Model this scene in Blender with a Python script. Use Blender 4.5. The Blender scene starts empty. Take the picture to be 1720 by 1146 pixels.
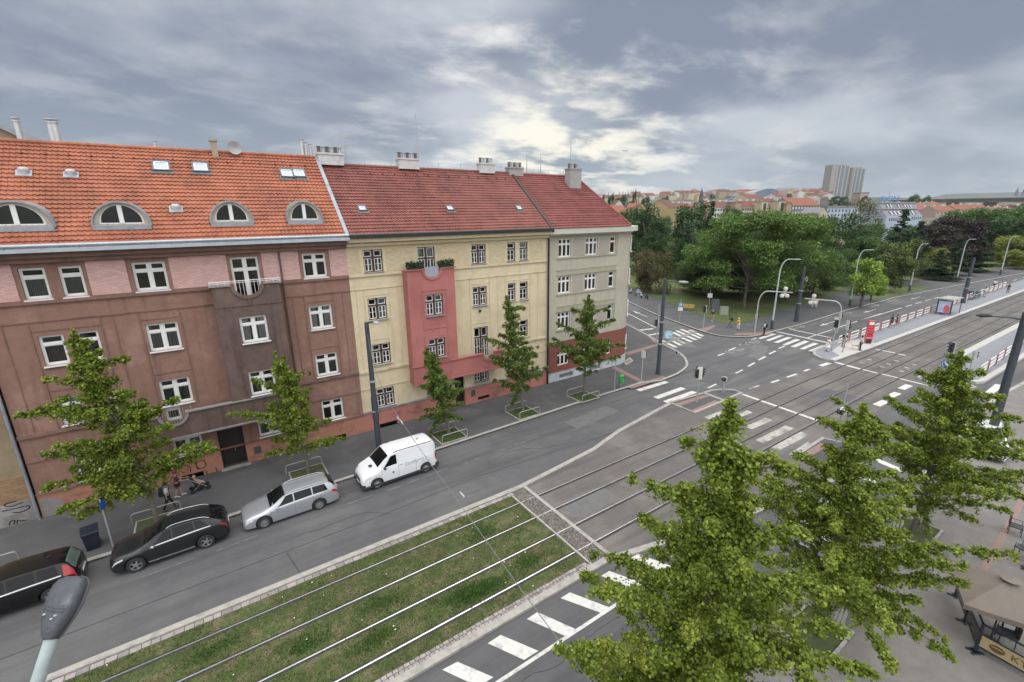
import bpy, bmesh, math, random
import numpy as np
from mathutils import Vector, Matrix
RD = math.radians
rnd = random.Random(7)
SC = bpy.context.scene

# ------------------------------------------------------------------ camera
FPX, CAMH = 765.0, 15.6
R3 = np.array([0.82747843, -0.56136784, -0.01206641])
U3 = np.array([0.15907527, 0.2137657, 0.96384609])
F3 = np.array([0.53849281, 0.79948132, -0.26618625])
CAM = np.array([0.0, 0.0, CAMH])
cd = bpy.data.cameras.new("camera")
cam = bpy.data.objects.new("camera", cd)
SC.collection.objects.link(cam)
cam.matrix_world = Matrix([[R3[0], U3[0], -F3[0], 0], [R3[1], U3[1], -F3[1], 0], [R3[2], U3[2], -F3[2], CAMH], [0, 0, 0, 1]])
cd.sensor_fit = 'HORIZONTAL'; cd.sensor_width = 36.0
cd.lens = 36.0 * FPX / 1720.0
cd.clip_start = 0.1; cd.clip_end = 30000.0
SC.camera = cam

# ------------------------------------------------------------------ light
SC.view_settings.view_transform = 'Standard'; SC.view_settings.look = 'None'
SC.view_settings.gamma = 1.0; SC.view_settings.exposure = 0.0
SC.cycles.max_bounces = 7; SC.cycles.diffuse_bounces = 3; SC.cycles.glossy_bounces = 3
SC.cycles.transparent_max_bounces = 8; SC.cycles.caustics_reflective = False; SC.cycles.caustics_refractive = False
SUN_EL, SUN_AZ = RD(52), RD(28)      # azimuth from +Y towards +X
sun_dir = Vector((math.sin(SUN_AZ) * math.cos(SUN_EL), math.cos(SUN_AZ) * math.cos(SUN_EL), math.sin(SUN_EL)))
sl = bpy.data.lights.new("sun", 'SUN'); sl.energy = 0.8; sl.angle = RD(25); sl.color = (1.0, 0.95, 0.87)
so = bpy.data.objects.new("sun", sl); SC.collection.objects.link(so)
so.rotation_euler = (-sun_dir).to_track_quat('-Z', 'Y').to_euler()

W = bpy.data.worlds.new("World"); SC.world = W; W.use_nodes = True
def N(nt, typ, **kw):
    n = nt.nodes.new(typ)
    for k, v in kw.items():
        if k.startswith('i_'):
            n.inputs[k[2:].replace('_', ' ')].default_value = v
        else: setattr(n, k, v)
    return n
def math_node(nt, op, a, b=None, c=None, clamp=False):
    n = nt.nodes.new('ShaderNodeMath'); n.operation = op; n.use_clamp = clamp
    for i, v in enumerate((a, b, c)):
        if v is None: continue
        if hasattr(v, 'links') or hasattr(v, 'is_linked'): nt.links.new(v, n.inputs[i])
        else: n.inputs[i].default_value = v
    return n.outputs[0]
def mixc(nt, fac, a, b, blend='MIX'):
    n = nt.nodes.new('ShaderNodeMix'); n.data_type = 'RGBA'; n.blend_type = blend
    for sock, v in ((n.inputs[0], fac), (n.inputs[6], a), (n.inputs[7], b)):
        if hasattr(v, 'is_linked'): nt.links.new(v, sock)
        else: sock.default_value = v if not isinstance(v, tuple) else (*v[:3], 1)
    return n.outputs[2]
def maprange(nt, v, a, b, c=0.0, d=1.0, smooth=True):
    n = nt.nodes.new('ShaderNodeMapRange'); n.interpolation_type = 'SMOOTHSTEP' if smooth else 'LINEAR'
    nt.links.new(v, n.inputs[0])
    for i, x in enumerate((a, b, c, d)): n.inputs[i + 1].default_value = x
    return n.outputs[0]
def build_world():
    nt = W.node_tree; nt.nodes.clear()
    out = N(nt, 'ShaderNodeOutputWorld'); bg = N(nt, 'ShaderNodeBackground'); bg.inputs[1].default_value = 0.1
    sky = N(nt, 'ShaderNodeTexSky', sky_type='NISHITA', sun_disc=False, sun_elevation=SUN_EL, sun_rotation=SUN_AZ)
    tc = N(nt, 'ShaderNodeTexCoord'); sep = N(nt, 'ShaderNodeSeparateXYZ'); nt.links.new(tc.outputs['Generated'], sep.inputs[0])
    z = math_node(nt, 'MAXIMUM', sep.outputs[2], 0.0)
    zz = math_node(nt, 'ADD', z, 0.20)
    px = math_node(nt, 'DIVIDE', sep.outputs[0], zz); py = math_node(nt, 'DIVIDE', sep.outputs[1], zz)
    cmb = N(nt, 'ShaderNodeCombineXYZ'); nt.links.new(px, cmb.inputs[0]); nt.links.new(py, cmb.inputs[1])
    mp = N(nt, 'ShaderNodeMapping'); nt.links.new(cmb.outputs[0], mp.inputs[0])
    mp.inputs['Rotation'].default_value = (0, 0, RD(18)); mp.inputs['Scale'].default_value = (0.9, 1.1, 1); mp.inputs['Location'].default_value = (4.4, 1.7, 0)
    n1 = N(nt, 'ShaderNodeTexNoise'); nt.links.new(mp.outputs[0], n1.inputs[0])
    n1.inputs['Scale'].default_value = 0.75; n1.inputs['Detail'].default_value = 8; n1.inputs['Roughness'].default_value = 0.52; n1.inputs['Distortion'].default_value = 0.25
    n2 = N(nt, 'ShaderNodeTexNoise'); nt.links.new(mp.outputs[0], n2.inputs[0])
    n2.inputs['Scale'].default_value = 2.3; n2.inputs['Detail'].default_value = 8; n2.inputs['Roughness'].default_value = 0.56; n2.inputs['Distortion'].default_value = 0.18
    # direction of the bright opening low over the roofs
    g = np.array(F3) * FPX + np.array(R3) * (945 - 860) - np.array(U3) * (262 - 573); g /= np.linalg.norm(g)
    vd = N(nt, 'ShaderNodeVectorMath', operation='DOT_PRODUCT'); nt.links.new(tc.outputs['Generated'], vd.inputs[0]); vd.inputs[1].default_value = tuple(g)
    glow = maprange(nt, vd.outputs['Value'], 0.89, 1.0)
    glow2 = maprange(nt, vd.outputs['Value'], 0.972, 1.0)
    body = maprange(nt, n1.outputs[0], 0.40, 0.64)
    c = mixc(nt, body, (0.225, 0.265, 0.350), (0.60, 0.635, 0.69))
    # low clear band, smooth and hazy
    low = maprange(nt, sep.outputs[2], 0.22, 0.0)
    c = mixc(nt, math_node(nt, 'MULTIPLY', low, 0.65), c, (0.37, 0.455, 0.53))
    # bright wisps
    w = maprange(nt, n2.outputs[0], 0.46, 0.72)
    w = math_node(nt, 'MULTIPLY', w, math_node(nt, 'ADD', math_node(nt, 'MULTIPLY', glow, 0.95), 0.30))
    c = mixc(nt, w, c, (0.90, 0.90, 0.88))
    w2 = maprange(nt, n2.outputs[0], 0.42, 0.62)
    w2 = math_node(nt, 'MULTIPLY', w2, math_node(nt, 'MULTIPLY', glow2, maprange(nt, sep.outputs[2], 0.42, 0.10)))
    c = mixc(nt, w2, c, (1.10, 1.05, 0.88))
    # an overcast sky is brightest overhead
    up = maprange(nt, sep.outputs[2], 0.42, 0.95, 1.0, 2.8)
    # added boost to the unseen sky behind the camera, to light the facades
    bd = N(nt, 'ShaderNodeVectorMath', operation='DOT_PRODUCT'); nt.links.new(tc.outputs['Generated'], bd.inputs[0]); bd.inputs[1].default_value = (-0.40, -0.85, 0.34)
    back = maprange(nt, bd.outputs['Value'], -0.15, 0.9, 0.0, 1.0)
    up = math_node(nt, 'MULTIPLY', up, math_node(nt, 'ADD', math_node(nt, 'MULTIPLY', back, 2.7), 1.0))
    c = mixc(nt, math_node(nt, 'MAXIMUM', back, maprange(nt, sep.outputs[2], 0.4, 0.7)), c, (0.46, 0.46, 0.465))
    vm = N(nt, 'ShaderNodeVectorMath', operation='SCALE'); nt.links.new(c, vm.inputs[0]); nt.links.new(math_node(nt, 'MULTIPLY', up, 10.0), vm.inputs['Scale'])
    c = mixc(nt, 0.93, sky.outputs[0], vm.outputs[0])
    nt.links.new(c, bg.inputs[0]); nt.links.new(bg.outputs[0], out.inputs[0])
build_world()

# ------------------------------------------------------------------ pixel -> place helpers (full-size photograph pixels)
def ray(x, y): return F3 * FPX + R3 * (x - 860.0) - U3 * (y - 573.0)
def G(x, y, z=0.0):
    d = ray(x, y); t = (z - CAMH) / d[2]; p = CAM + d * t
    return (float(p[0]), float(p[1]))
def AY(x, y, Y):
    d = ray(x, y); t = Y / d[1]; p = CAM + d * t
    return (float(p[0]), Y, float(p[2]))
def AD(x, y, depth):
    p = CAM + ray(x, y) * (depth / FPX); return tuple(float(v) for v in p)
def ATZ(x, y, bx, by):           # height where the pixel's ray passes nearest the upright line at (bx,by)
    d = ray(x, y); t = (bx * d[0] + by * d[1]) / (d[0] ** 2 + d[1] ** 2); return float(CAMH + d[2] * t)
def zone(ox, oy, s): return lambda x, y: (ox + x / s, oy + y / s)

# ------------------------------------------------------------------ materials
MATS = {}
def rgb(h):
    h = h.lstrip('#'); v = [int(h[i:i + 2], 16) / 255 for i in (0, 2, 4)]
    return tuple((x / 12.92 if x <= .04045 else ((x + .055) / 1.055) ** 2.4) for x in v)
def mat(name, col, rough=0.8, var=0.12, scale=3.0, metal=0.0, bump=0.0, bscale=30.0, col2=None, s2=0.6, f2=(0.45, 0.7), spec=0.5, island=0.0, transl=0.0, coat=0.0, grime=0.0, stretch=None, emit=None, streak=None):
    if name in MATS: return MATS[name]
    m = bpy.data.materials.new(name); m.use_nodes = True; nt = m.node_tree
    b = nt.nodes['Principled BSDF']; out = nt.nodes['Material Output']
    b.inputs['Roughness'].default_value = rough; b.inputs['Metallic'].default_value = metal; b.inputs['Specular IOR Level'].default_value = spec
    if coat: b.inputs['Coat Weight'].default_value = coat; b.inputs['Coat Roughness'].default_value = 0.05
    tc = N(nt, 'ShaderNodeTexCoord'); src = tc.outputs['Object']
    if stretch:
        mp = N(nt, 'ShaderNodeMapping'); mp.inputs['Scale'].default_value = stretch; nt.links.new(src, mp.inputs[0]); src = mp.outputs[0]
    c = None
    if var or col2 or grime:
        n1 = N(nt, 'ShaderNodeTexNoise'); n1.inputs['Scale'].default_value = scale; n1.inputs['Detail'].default_value = 6; n1.inputs['Roughness'].default_value = .62
        nt.links.new(src, n1.inputs[0])
        lo = tuple(x * (1 - var) for x in col); hi = tuple(min(1, x * (1 + var)) for x in col)
        c = mixc(nt, maprange(nt, n1.outputs[0], .3, .7, smooth=False), lo, hi)
        if col2:
            n2 = N(nt, 'ShaderNodeTexNoise'); n2.inputs['Scale'].default_value = s2; n2.inputs['Detail'].default_value = 7; n2.inputs['Roughness'].default_value = .68
            nt.links.new(src, n2.inputs[0])
            c = mixc(nt, maprange(nt, n2.outputs[0], *f2), c, col2)
    if streak:      # (scale vector, strength, low, high): long stains, wheel tracks and runs in the surface itself
        mp2 = N(nt, 'ShaderNodeMapping'); mp2.inputs['Scale'].default_value = streak[0]; nt.links.new(tc.outputs['Object'], mp2.inputs[0])
        n3 = N(nt, 'ShaderNodeTexNoise'); n3.inputs['Scale'].default_value = 1; n3.inputs['Detail'].default_value = 5; n3.inputs['Roughness'].default_value = .6; nt.links.new(mp2.outputs[0], n3.inputs[0])
        c = mixc(nt, math_node(nt, 'MULTIPLY', maprange(nt, n3.outputs[0], streak[2], streak[3]), streak[1]), c, tuple(x * .45 for x in col))
    if island:
        geo = N(nt, 'ShaderNodeNewGeometry')
        k = maprange(nt, geo.outputs['Random Per Island'], 0, 1, 1 - island, 1 + island, smooth=False)
        vm = N(nt, 'ShaderNodeVectorMath', operation='SCALE'); nt.links.new(k, vm.inputs['Scale'])
        if c is not None: nt.links.new(c, vm.inputs[0])
        else: vm.inputs[0].default_value = col
        c = vm.outputs[0]
    if c is not None: nt.links.new(c, b.inputs['Base Color'])
    else: b.inputs['Base Color'].default_value = (*col, 1)
    if bump:
        nb = N(nt, 'ShaderNodeTexNoise'); nb.inputs['Scale'].default_value = bscale; nb.inputs['Detail'].default_value = 5
        nt.links.new(tc.outputs['Object'], nb.inputs[0])
        bp = N(nt, 'ShaderNodeBump'); bp.inputs['Strength'].default_value = bump; bp.inputs['Distance'].default_value = .05
        nt.links.new(nb.outputs[0], bp.inputs['Height']); nt.links.new(bp.outputs[0], b.inputs['Normal'])
    if transl:
        tr = N(nt, 'ShaderNodeBsdfTranslucent'); ms = N(nt, 'ShaderNodeMixShader'); ms.inputs[0].default_value = transl
        if c is not None: nt.links.new(c, tr.inputs[0])
        else: tr.inputs[0].default_value = (*col, 1)
        nt.links.new(b.outputs[0], ms.inputs[1]); nt.links.new(tr.outputs[0], ms.inputs[2]); nt.links.new(ms.outputs[0], out.inputs[0])
    if emit: b.inputs['Emission Color'].default_value = (*col, 1); b.inputs['Emission Strength'].default_value = emit
    MATS[name] = m; return m
def glass(name, tint=(0.75, 0.8, 0.8), t=0.55):
    if name in MATS: return MATS[name]
    m = bpy.data.materials.new(name); m.use_nodes = True; nt = m.node_tree; nt.nodes.clear()
    out = N(nt, 'ShaderNodeOutputMaterial'); gl = N(nt, 'ShaderNodeBsdfGlossy'); gl.inputs['Roughness'].default_value = .03
    tr = N(nt, 'ShaderNodeBsdfTransparent'); tr.inputs[0].default_value = (*tint, 1)
    lw = N(nt, 'ShaderNodeFresnel'); lw.inputs[0].default_value = 1.6
    ms = N(nt, 'ShaderNodeMixShader'); nt.links.new(math_node(nt, 'MULTIPLY', lw.outputs[0], 1.6, clamp=True), ms.inputs[0]); nt.links.new(tr.outputs[0], ms.inputs[1]); nt.links.new(gl.outputs[0], ms.inputs[2])
    nt.links.new(ms.outputs[0], out.inputs[0]); MATS[name] = m; return m
def bricks(name, col, mortar, sx=.25, sz=.075, bump=.4, m_=.02, var=.12, axis='XZ'):
    if name in MATS: return MATS[name]
    m = bpy.data.materials.new(name); m.use_nodes = True; nt = m.node_tree; b = nt.nodes['Principled BSDF']; b.inputs['Roughness'].default_value = .85
    tc = N(nt, 'ShaderNodeTexCoord'); sep = N(nt, 'ShaderNodeSeparateXYZ'); nt.links.new(tc.outputs['Object'], sep.inputs[0])
    cb = N(nt, 'ShaderNodeCombineXYZ'); nt.links.new(sep.outputs['XYZ'.index(axis[0])], cb.inputs[0]); nt.links.new(sep.outputs['XYZ'.index(axis[1])], cb.inputs[1])
    br = N(nt, 'ShaderNodeTexBrick'); nt.links.new(cb.outputs[0], br.inputs[0])
    br.inputs['Scale'].default_value = 1; br.inputs['Brick Width'].default_value = sx; br.inputs['Row Height'].default_value = sz; br.inputs['Mortar Size'].default_value = m_ * .5
    br.inputs['Color1'].default_value = (*[x * (1 - var) for x in col], 1); br.inputs['Color2'].default_value = (*[min(1, x * (1 + var)) for x in col], 1); br.inputs['Mortar'].default_value = (*mortar, 1)
    nt.links.new(br.outputs[0], b.inputs['Base Color'])
    bp = N(nt, 'ShaderNodeBump'); bp.inputs['Strength'].default_value = bump; bp.inputs['Distance'].default_value = .02; bp.invert = True
    nt.links.new(br.outputs['Fac'], bp.inputs['Height']); nt.links.new(bp.outputs[0], b.inputs['Normal'])
    MATS[name] = m; return m
def tiles_mat(name, col, col2, sx=.23, sy=.33):
    m = bpy.data.materials.new(name); m.use_nodes = True; nt = m.node_tree; b = nt.nodes['Principled BSDF']; b.inputs['Roughness'].default_value = .72
    geo = N(nt, 'ShaderNodeNewGeometry'); tc = N(nt, 'ShaderNodeTexCoord'); sep = N(nt, 'ShaderNodeSeparateXYZ'); nt.links.new(tc.outputs['Object'], sep.inputs[0])
    a = math_node(nt, 'FLOOR', math_node(nt, 'DIVIDE', sep.outputs[0], sx)); c_ = math_node(nt, 'FLOOR', math_node(nt, 'DIVIDE', sep.outputs[1], sy * .755))
    cb = N(nt, 'ShaderNodeCombineXYZ'); nt.links.new(a, cb.inputs[0]); nt.links.new(c_, cb.inputs[1])
    wn = N(nt, 'ShaderNodeTexWhiteNoise', noise_dimensions='2D'); nt.links.new(cb.outputs[0], wn.inputs[0])
    st = N(nt, 'ShaderNodeTexNoise'); st.inputs['Scale'].default_value = 1.1; st.inputs['Detail'].default_value = 8; st.inputs['Roughness'].default_value = .7; nt.links.new(tc.outputs['Object'], st.inputs[0])
    k = math_node(nt, 'MULTIPLY', maprange(nt, wn.outputs[0], 0, 1, .89, 1.11, smooth=False), maprange(nt, st.outputs[0], .50, .72, 1.0, .66))
    nz = N(nt, 'ShaderNodeTexNoise'); nz.inputs['Scale'].default_value = .5; nz.inputs['Detail'].default_value = 6; nt.links.new(tc.outputs['Object'], nz.inputs[0])
    c = mixc(nt, maprange(nt, nz.outputs[0], .35, .7), col, col2)
    vm = N(nt, 'ShaderNodeVectorMath', operation='SCALE'); nt.links.new(c, vm.inputs[0]); nt.links.new(k, vm.inputs['Scale']); nt.links.new(vm.outputs[0], b.inputs['Base Color'])
    return m

# ------------------------------------------------------------------ mesh builder
def link(o, parent=None):
    SC.collection.objects.link(o)
    if parent is not None: o.parent = parent
    return o
def origin_of(o):
    v = Vector((0, 0, 0))
    while o is not None: v = v + o.location; o = o.parent
    return v
class MB:
    def __init__(s): s.v = []; s.f = []; s.mi = []; s.m = 0
    def add(s, vs, fs):
        b = len(s.v); s.v += [tuple(map(float, v)) for v in vs]; s.f += [tuple(b + i for i in f) for f in fs]; s.mi += [s.m] * len(fs); return s
    def quad(s, a, b, c, d): return s.add([a, b, c, d], [(0, 1, 2, 3)])
    def poly(s, pts): return s.add(pts, [tuple(range(len(pts)))])
    def box(s, x0, x1, y0, y1, z0, z1, skip=''):
        v = [(x0, y0, z0), (x1, y0, z0), (x1, y1, z0), (x0, y1, z0), (x0, y0, z1), (x1, y0, z1), (x1, y1, z1), (x0, y1, z1)]
        f = {'b': (0, 3, 2, 1), 't': (4, 5, 6, 7), 'f': (0, 1, 5, 4), 'r': (1, 2, 6, 5), 'k': (2, 3, 7, 6), 'l': (3, 0, 4, 7)}
        return s.add(v, [f[k] for k in f if k not in skip])
    def prism(s, pts, z0, z1):
        a = sum(pts[i][0] * pts[(i + 1) % len(pts)][1] - pts[(i + 1) % len(pts)][0] * pts[i][1] for i in range(len(pts)))
        if a < 0: pts = pts[::-1]
        n = len(pts); v = [(x, y, z0) for x, y in pts] + [(x, y, z1) for x, y in pts]
        return s.add(v, [tuple(range(n))[::-1], tuple(range(n, 2 * n))] + [(i, (i + 1) % n, n + (i + 1) % n, n + i) for i in range(n)])
    def tube(s, pts, r, n=8, caps=True):
        pts = [Vector(p) for p in pts]; rs = r if isinstance(r, (list, tuple)) else [r] * len(pts); vs = []; fs = []
        up = None
        for i, p in enumerate(pts):
            d = (pts[min(i + 1, len(pts) - 1)] - pts[max(i - 1, 0)]);
            if d.length < 1e-9: d = Vector((0, 0, 1))
            d.normalize()
            if up is None:
                a = Vector((0, 0, 1)) if abs(d.z) < .9 else Vector((1, 0, 0)); u = d.cross(a).normalized()
            else:
                u = (up - d * up.dot(d)); u = u.normalized() if u.length > 1e-6 else d.orthogonal().normalized()
            up = u; w = d.cross(u)
            for k in range(n):
                an = 2 * math.pi * k / n; q = p + (u * math.cos(an) + w * math.sin(an)) * rs[i]; vs.append(tuple(q))
        for i in range(len(pts) - 1):
            for k in range(n):
                a = i * n + k; b = i * n + (k + 1) % n; fs.append((a, b, b + n, a + n))
        if caps: fs.append(tuple(range(n))[::-1]); fs.append(tuple(range((len(pts) - 1) * n, len(pts) * n)))
        return s.add(vs, fs)
    def cyl(s, c, r, z0, z1, n=12, r2=None): return s.tube([(c[0], c[1], z0), (c[0], c[1], z1)], [r, r if r2 is None else r2], n)
    def disc(s, c, nrm, r, th, n=20):
        c = Vector(c); nrm = Vector(nrm).normalized(); return s.tube([c - nrm * th / 2, c + nrm * th / 2], r, n)
    def lathe(s, prof, c=(0, 0, 0), n=16, axis='z'):
        vs = []; fs = []
        for r, z in prof:
            for k in range(n):
                a = 2 * math.pi * k / n; x, y = r * math.cos(a), r * math.sin(a)
                vs.append((c[0] + x, c[1] + y, c[2] + z) if axis == 'z' else (c[0] + x, c[1] + z, c[2] + y))
        for i in range(len(prof) - 1):
            for k in range(n):
                a = i * n + k; b = i * n + (k + 1) % n; fs.append((a, b, b + n, a + n))
        return s.add(vs, fs)
    def strip(s, pts, w, z0, z1, side=0):
        """raised band along a polyline; side 0 centred, +1 to the left, -1 to the right"""
        L, R = [], []
        for i, p in enumerate(pts):
            a = Vector(pts[max(i - 1, 0)]); b = Vector(pts[min(i + 1, len(pts) - 1)]); d = (b - a).normalized(); nrm = Vector((-d.y, d.x)); p = Vector(p)
            l, r_ = (w / 2, -w / 2) if side == 0 else ((w, 0) if side > 0 else (0, -w))
            L.append(p + nrm * l); R.append(p + nrm * r_)
        for i in range(len(pts) - 1):
            a, b, c, d = R[i], R[i + 1], L[i + 1], L[i]
            v = [(a.x, a.y, z0), (b.x, b.y, z0), (c.x, c.y, z0), (d.x, d.y, z0), (a.x, a.y, z1), (b.x, b.y, z1), (c.x, c.y, z1), (d.x, d.y, z1)]
            f = [(4, 5, 6, 7), (0, 1, 5, 4), (2, 3, 7, 6)]
            if i == 0: f.append((3, 0, 4, 7))
            if i == len(pts) - 2: f.append((1, 2, 6, 5))
            s.add(v, f)
        return s
    def xf(s, M, start=0):
        s.v[start:] = [tuple(M @ Vector(v)) for v in s.v[start:]]; return s
    def build(s, name, mats, parent=None, smooth=False, wd=1, flip=False):
        me = bpy.data.meshes.new(name)
        o_ = origin_of(parent) if (wd and parent is not None) else Vector((0, 0, 0))
        v = np.array(s.v, dtype=np.float32).reshape(-1, 3) - np.array(o_, dtype=np.float32)
        me.from_pydata(v.tolist(), [], s.f)
        if not isinstance(mats, (list, tuple)): mats = [mats]
        for m in mats: me.materials.append(m)
        if len(mats) > 1: me.polygons.foreach_set('material_index', s.mi)
        if smooth:
            me.polygons.foreach_set('use_smooth', [True] * len(me.polygons))
            if smooth != 'all':
                try: me.set_sharp_from_angle(angle=RD(smooth if smooth is not True else 40))
                except Exception: pass
        me.update()
        return link(bpy.data.objects.new(name, me), parent)
def thing(name, label, cat, loc=(0, 0, 0), rz=0.0, group=None):
    o = bpy.data.objects.new(name, None); o.empty_display_size = .2; link(o); o.location = loc; o.rotation_euler = (0, 0, rz)
    o['label'] = label; o['category'] = cat
    if group: o['group'] = group
    return o
def tag(o, label, cat, group=None):
    o['label'] = label; o['category'] = cat
    if group: o['group'] = group
    return o
def struct(o): o['kind'] = 'structure'; return o
def dup(root, loc, rz=0.0, label=None, group=None, scale=None):
    def cp(o, par):
        c = o.copy(); SC.collection.objects.link(c)
        if par is not None: c.parent = par
        for ch in o.children: cp(ch, c)
        return c
    r = cp(root, None); r.location = loc; r.rotation_euler = (0, 0, rz)
    if label: r['label'] = label
    if group: r['group'] = group
    if scale: r.scale = scale if isinstance(scale, tuple) else (scale,) * 3
    return r
def textmesh(txt, size, mat_, name='lettering', parent=None, M=None, ext=.01):
    cu = bpy.data.curves.new('t', 'FONT'); cu.body = txt; cu.size = size; cu.extrude = ext; cu.align_x = 'CENTER'; cu.align_y = 'CENTER'
    o = bpy.data.objects.new('t', cu); SC.collection.objects.link(o); bpy.context.view_layer.update()
    me = bpy.data.meshes.new_from_object(o.evaluated_get(bpy.context.evaluated_depsgraph_get())); bpy.data.objects.remove(o)
    me.materials.clear(); me.materials.append(mat_); me.name = name
    p = bpy.data.objects.new(name, me)
    if M is not None: me.transform(M)
    if parent is not None: me.transform(Matrix.Translation(-origin_of(parent)))
    return link(p, parent)

M_ASPH = mat('asphalt', (0.094, 0.094, 0.097), .85, .10, 1.2, bump=.35, bscale=60, col2=(0.124, 0.123, 0.122), s2=.12, f2=(.45, .62), streak=((.05, .9, 1), .42, .46, .66))
M_ASPH2 = mat('tram_asphalt', (0.112, 0.104, 0.097), .85, .10, 1.6, bump=.35, bscale=60, col2=(0.16, 0.145, 0.13), s2=.25, f2=(.45, .65), streak=((.05, 1.3, 1), .45, .48, .66))
M_PAVE = mat('sidewalk_asphalt', (0.083, 0.083, 0.086), .9, .12, 1.0, bump=.3, bscale=60, col2=(0.108, 0.108, 0.108), s2=.4, f2=(.5, .7), streak=((.3, .5, 1), .35, .52, .66))
M_CURB = mat('granite_curb', (0.34, 0.32, 0.29), .85, .14, 5, col2=(.24, .23, .21), s2=2)
M_PAINT = mat('road_paint', (0.56, 0.55, 0.52), .7, .10, 5, col2=(.30, .295, .285), s2=2.2, f2=(.48, .72))
M_WORN = mat('worn_paint', (0.40, 0.385, 0.35), .75, .15, 5, col2=(.17, .165, .16), s2=1.3, f2=(.42, .66))
M_STEEL = mat('rail_steel', (0.62, 0.62, 0.62), .32, .12, 3, metal=.9, col2=(.40, .38, .36), s2=.8, f2=(.5, .75))
M_DARK = mat('dark_rubber', (0.03, 0.03, 0.032), .8, .1)
M_GALV = mat('galvanised', (0.42, 0.44, 0.45), .5, .1, 6, metal=.5)
M_POLE = mat('grey_mast_paint', (0.045, 0.055, 0.068), .45, .15, 4)
M_LAMP = mat('pale_lamp_paint', (0.40, 0.47, 0.46), .45, .15, 3)
M_WHITE = mat('white_paint', (0.72, 0.72, 0.70), .5, .06, 4)
M_FRAME = mat('window_white', (0.74, 0.74, 0.72), .45, .05, 3)
M_RED = mat('signal_red', (0.50, 0.03, 0.035), .45, .08)
M_REDPAVE = mat('red_paving', (0.235, 0.155, 0.135), .85, .15, 6, bump=.2)
M_ZINC = mat('zinc', (0.30, 0.33, 0.36), .45, .15, 2, metal=.3, col2=(.22, .24, .26), s2=1.5)
M_GLASS = glass('window_glass')
M_CONC = mat('light_plaster', (0.52, 0.50, 0.47), .85, .12, 3, col2=(.36, .34, .32), s2=1.5, f2=(.5, .8))
M_BLACK = mat('black_plastic', (0.02, 0.021, 0.023), .5, .1)
# ------------------------------------------------------------------ ground
ZA = zone(1240, 460, 7.1625); ZB = zone(1000, 600, 4.3); ZC = zone(1090, 540, 11.456); ZD = zone(1000, 440, 4.4083); ZE = zone(780, 760, 2.969); ZF = zone(1440, 440, 4.407)
ZG_ = zone(1360, 260, 4.775); ZH = zone(1380, 600, 3.82); ZI = zone(1540, 560, 8.183); ZJ = zone(1560, 470, 10.42); ZK = zone(1140, 480, 9.55)
FH = np.array([F3[0], F3[1]]); FH /= np.linalg.norm(FH); RH = np.array([FH[1], -FH[0]])
def sstep(a, b, x):
    t = min(1, max(0, (x - a) / (b - a))); return t * t * (3 - 2 * t)
def pxof(x, y):
    dep = x * FH[0] + y * FH[1]; lat = x * RH[0] + y * RH[1]
    if dep < 1: return 860
    return 860 + FPX * lat / dep * 1.0367
def terrain(x, y):
    d = math.hypot(x, y); p = pxof(x, y)
    left = 1 - sstep(1380, 1500, p)
    h = 58 * sstep(330, 1500, d) * left + (1 - left) * (10 * sstep(420, 700, d) + 55 * sstep(1200, 4200, d))
    h += 5 * sstep(300, 500, d) * math.sin(x * .011 + 1.3) * math.sin(y * .009)
    return h - .05
gr = MB(); rings = [0, 60, 130, 200, 260, 320, 380, 450, 530, 620, 730, 860, 1010, 1200, 1400, 1700, 2100, 2700, 3500, 4500, 6500, 12000, 20000]
NA = 96
gv = [(0, 0, -.05)]
for r_ in rings[1:]:
    for k in range(NA):
        a = 2 * math.pi * k / NA; x, y = r_ * math.cos(a), r_ * math.sin(a); gv.append((x, y, terrain(x, y) - (0 if r_ < 5000 else 30)))
gf = [(0, 1 + k, 1 + (k + 1) % NA) for k in range(NA)]
for i in range(len(rings) - 2):
    for k in range(NA):
        a = 1 + i * NA + k; b = 1 + i * NA + (k + 1) % NA; gf.append((a, a + NA, b + NA, b))
gr.add(gv, gf)
M_GROUND = mat('ground_earth', (0.075, 0.09, 0.045), .95, .3, .02, col2=(0.16, 0.14, 0.12), s2=.006, f2=(.42, .6))
struct(gr.build('ground', M_GROUND, smooth='all'))

road = MB(); road.quad((-120, -6, 0), (420, -6, 0), (420, 33, 0), (-120, 33, 0)); road.quad((36, 33, 0), (66, 33, 0), (150, 200, 0), (118, 200, 0))
struct(road.build('road', M_ASPH))

def pts(Z, *a, z=0.0): return [G(*Z(*p), z=z) for p in a]
# tram reservation asphalt
t = MB()
left = [(13.5, 19.45)] + [G(*p) for p in ((982, 760), (1040, 725), (1127, 678))] + [(35.5, 20.05), (60, 19.0), (160, 16.6), (400, 11.5)]
right = [(400, 5.5), (160, 9.6), (98, 11.95), (66, 12.3), (40, 11.3), (33, 8.9), (28, 9.4), (20, 10.7), (13.5, 12.35)]
t.poly([(x, y, .004) for x, y in (left + right)[::-1]])
struct(t.build('tram_reservation', M_ASPH2))
b = MB(); b.strip([(-120, 19.47), (13.6, 19.47), (20.3, 20.25), G(1040, 725), G(1127, 678)], .30, 0, .10)
struct(b.build('reservation_kerb', M_CURB))
b = MB(); b.strip([(-120, 12.33), (13.4, 12.33), (20, 10.75), (28, 9.4), (33, 8.9)], .32, 0, .11)
struct(b.build('reservation_kerb', M_CURB))
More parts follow.
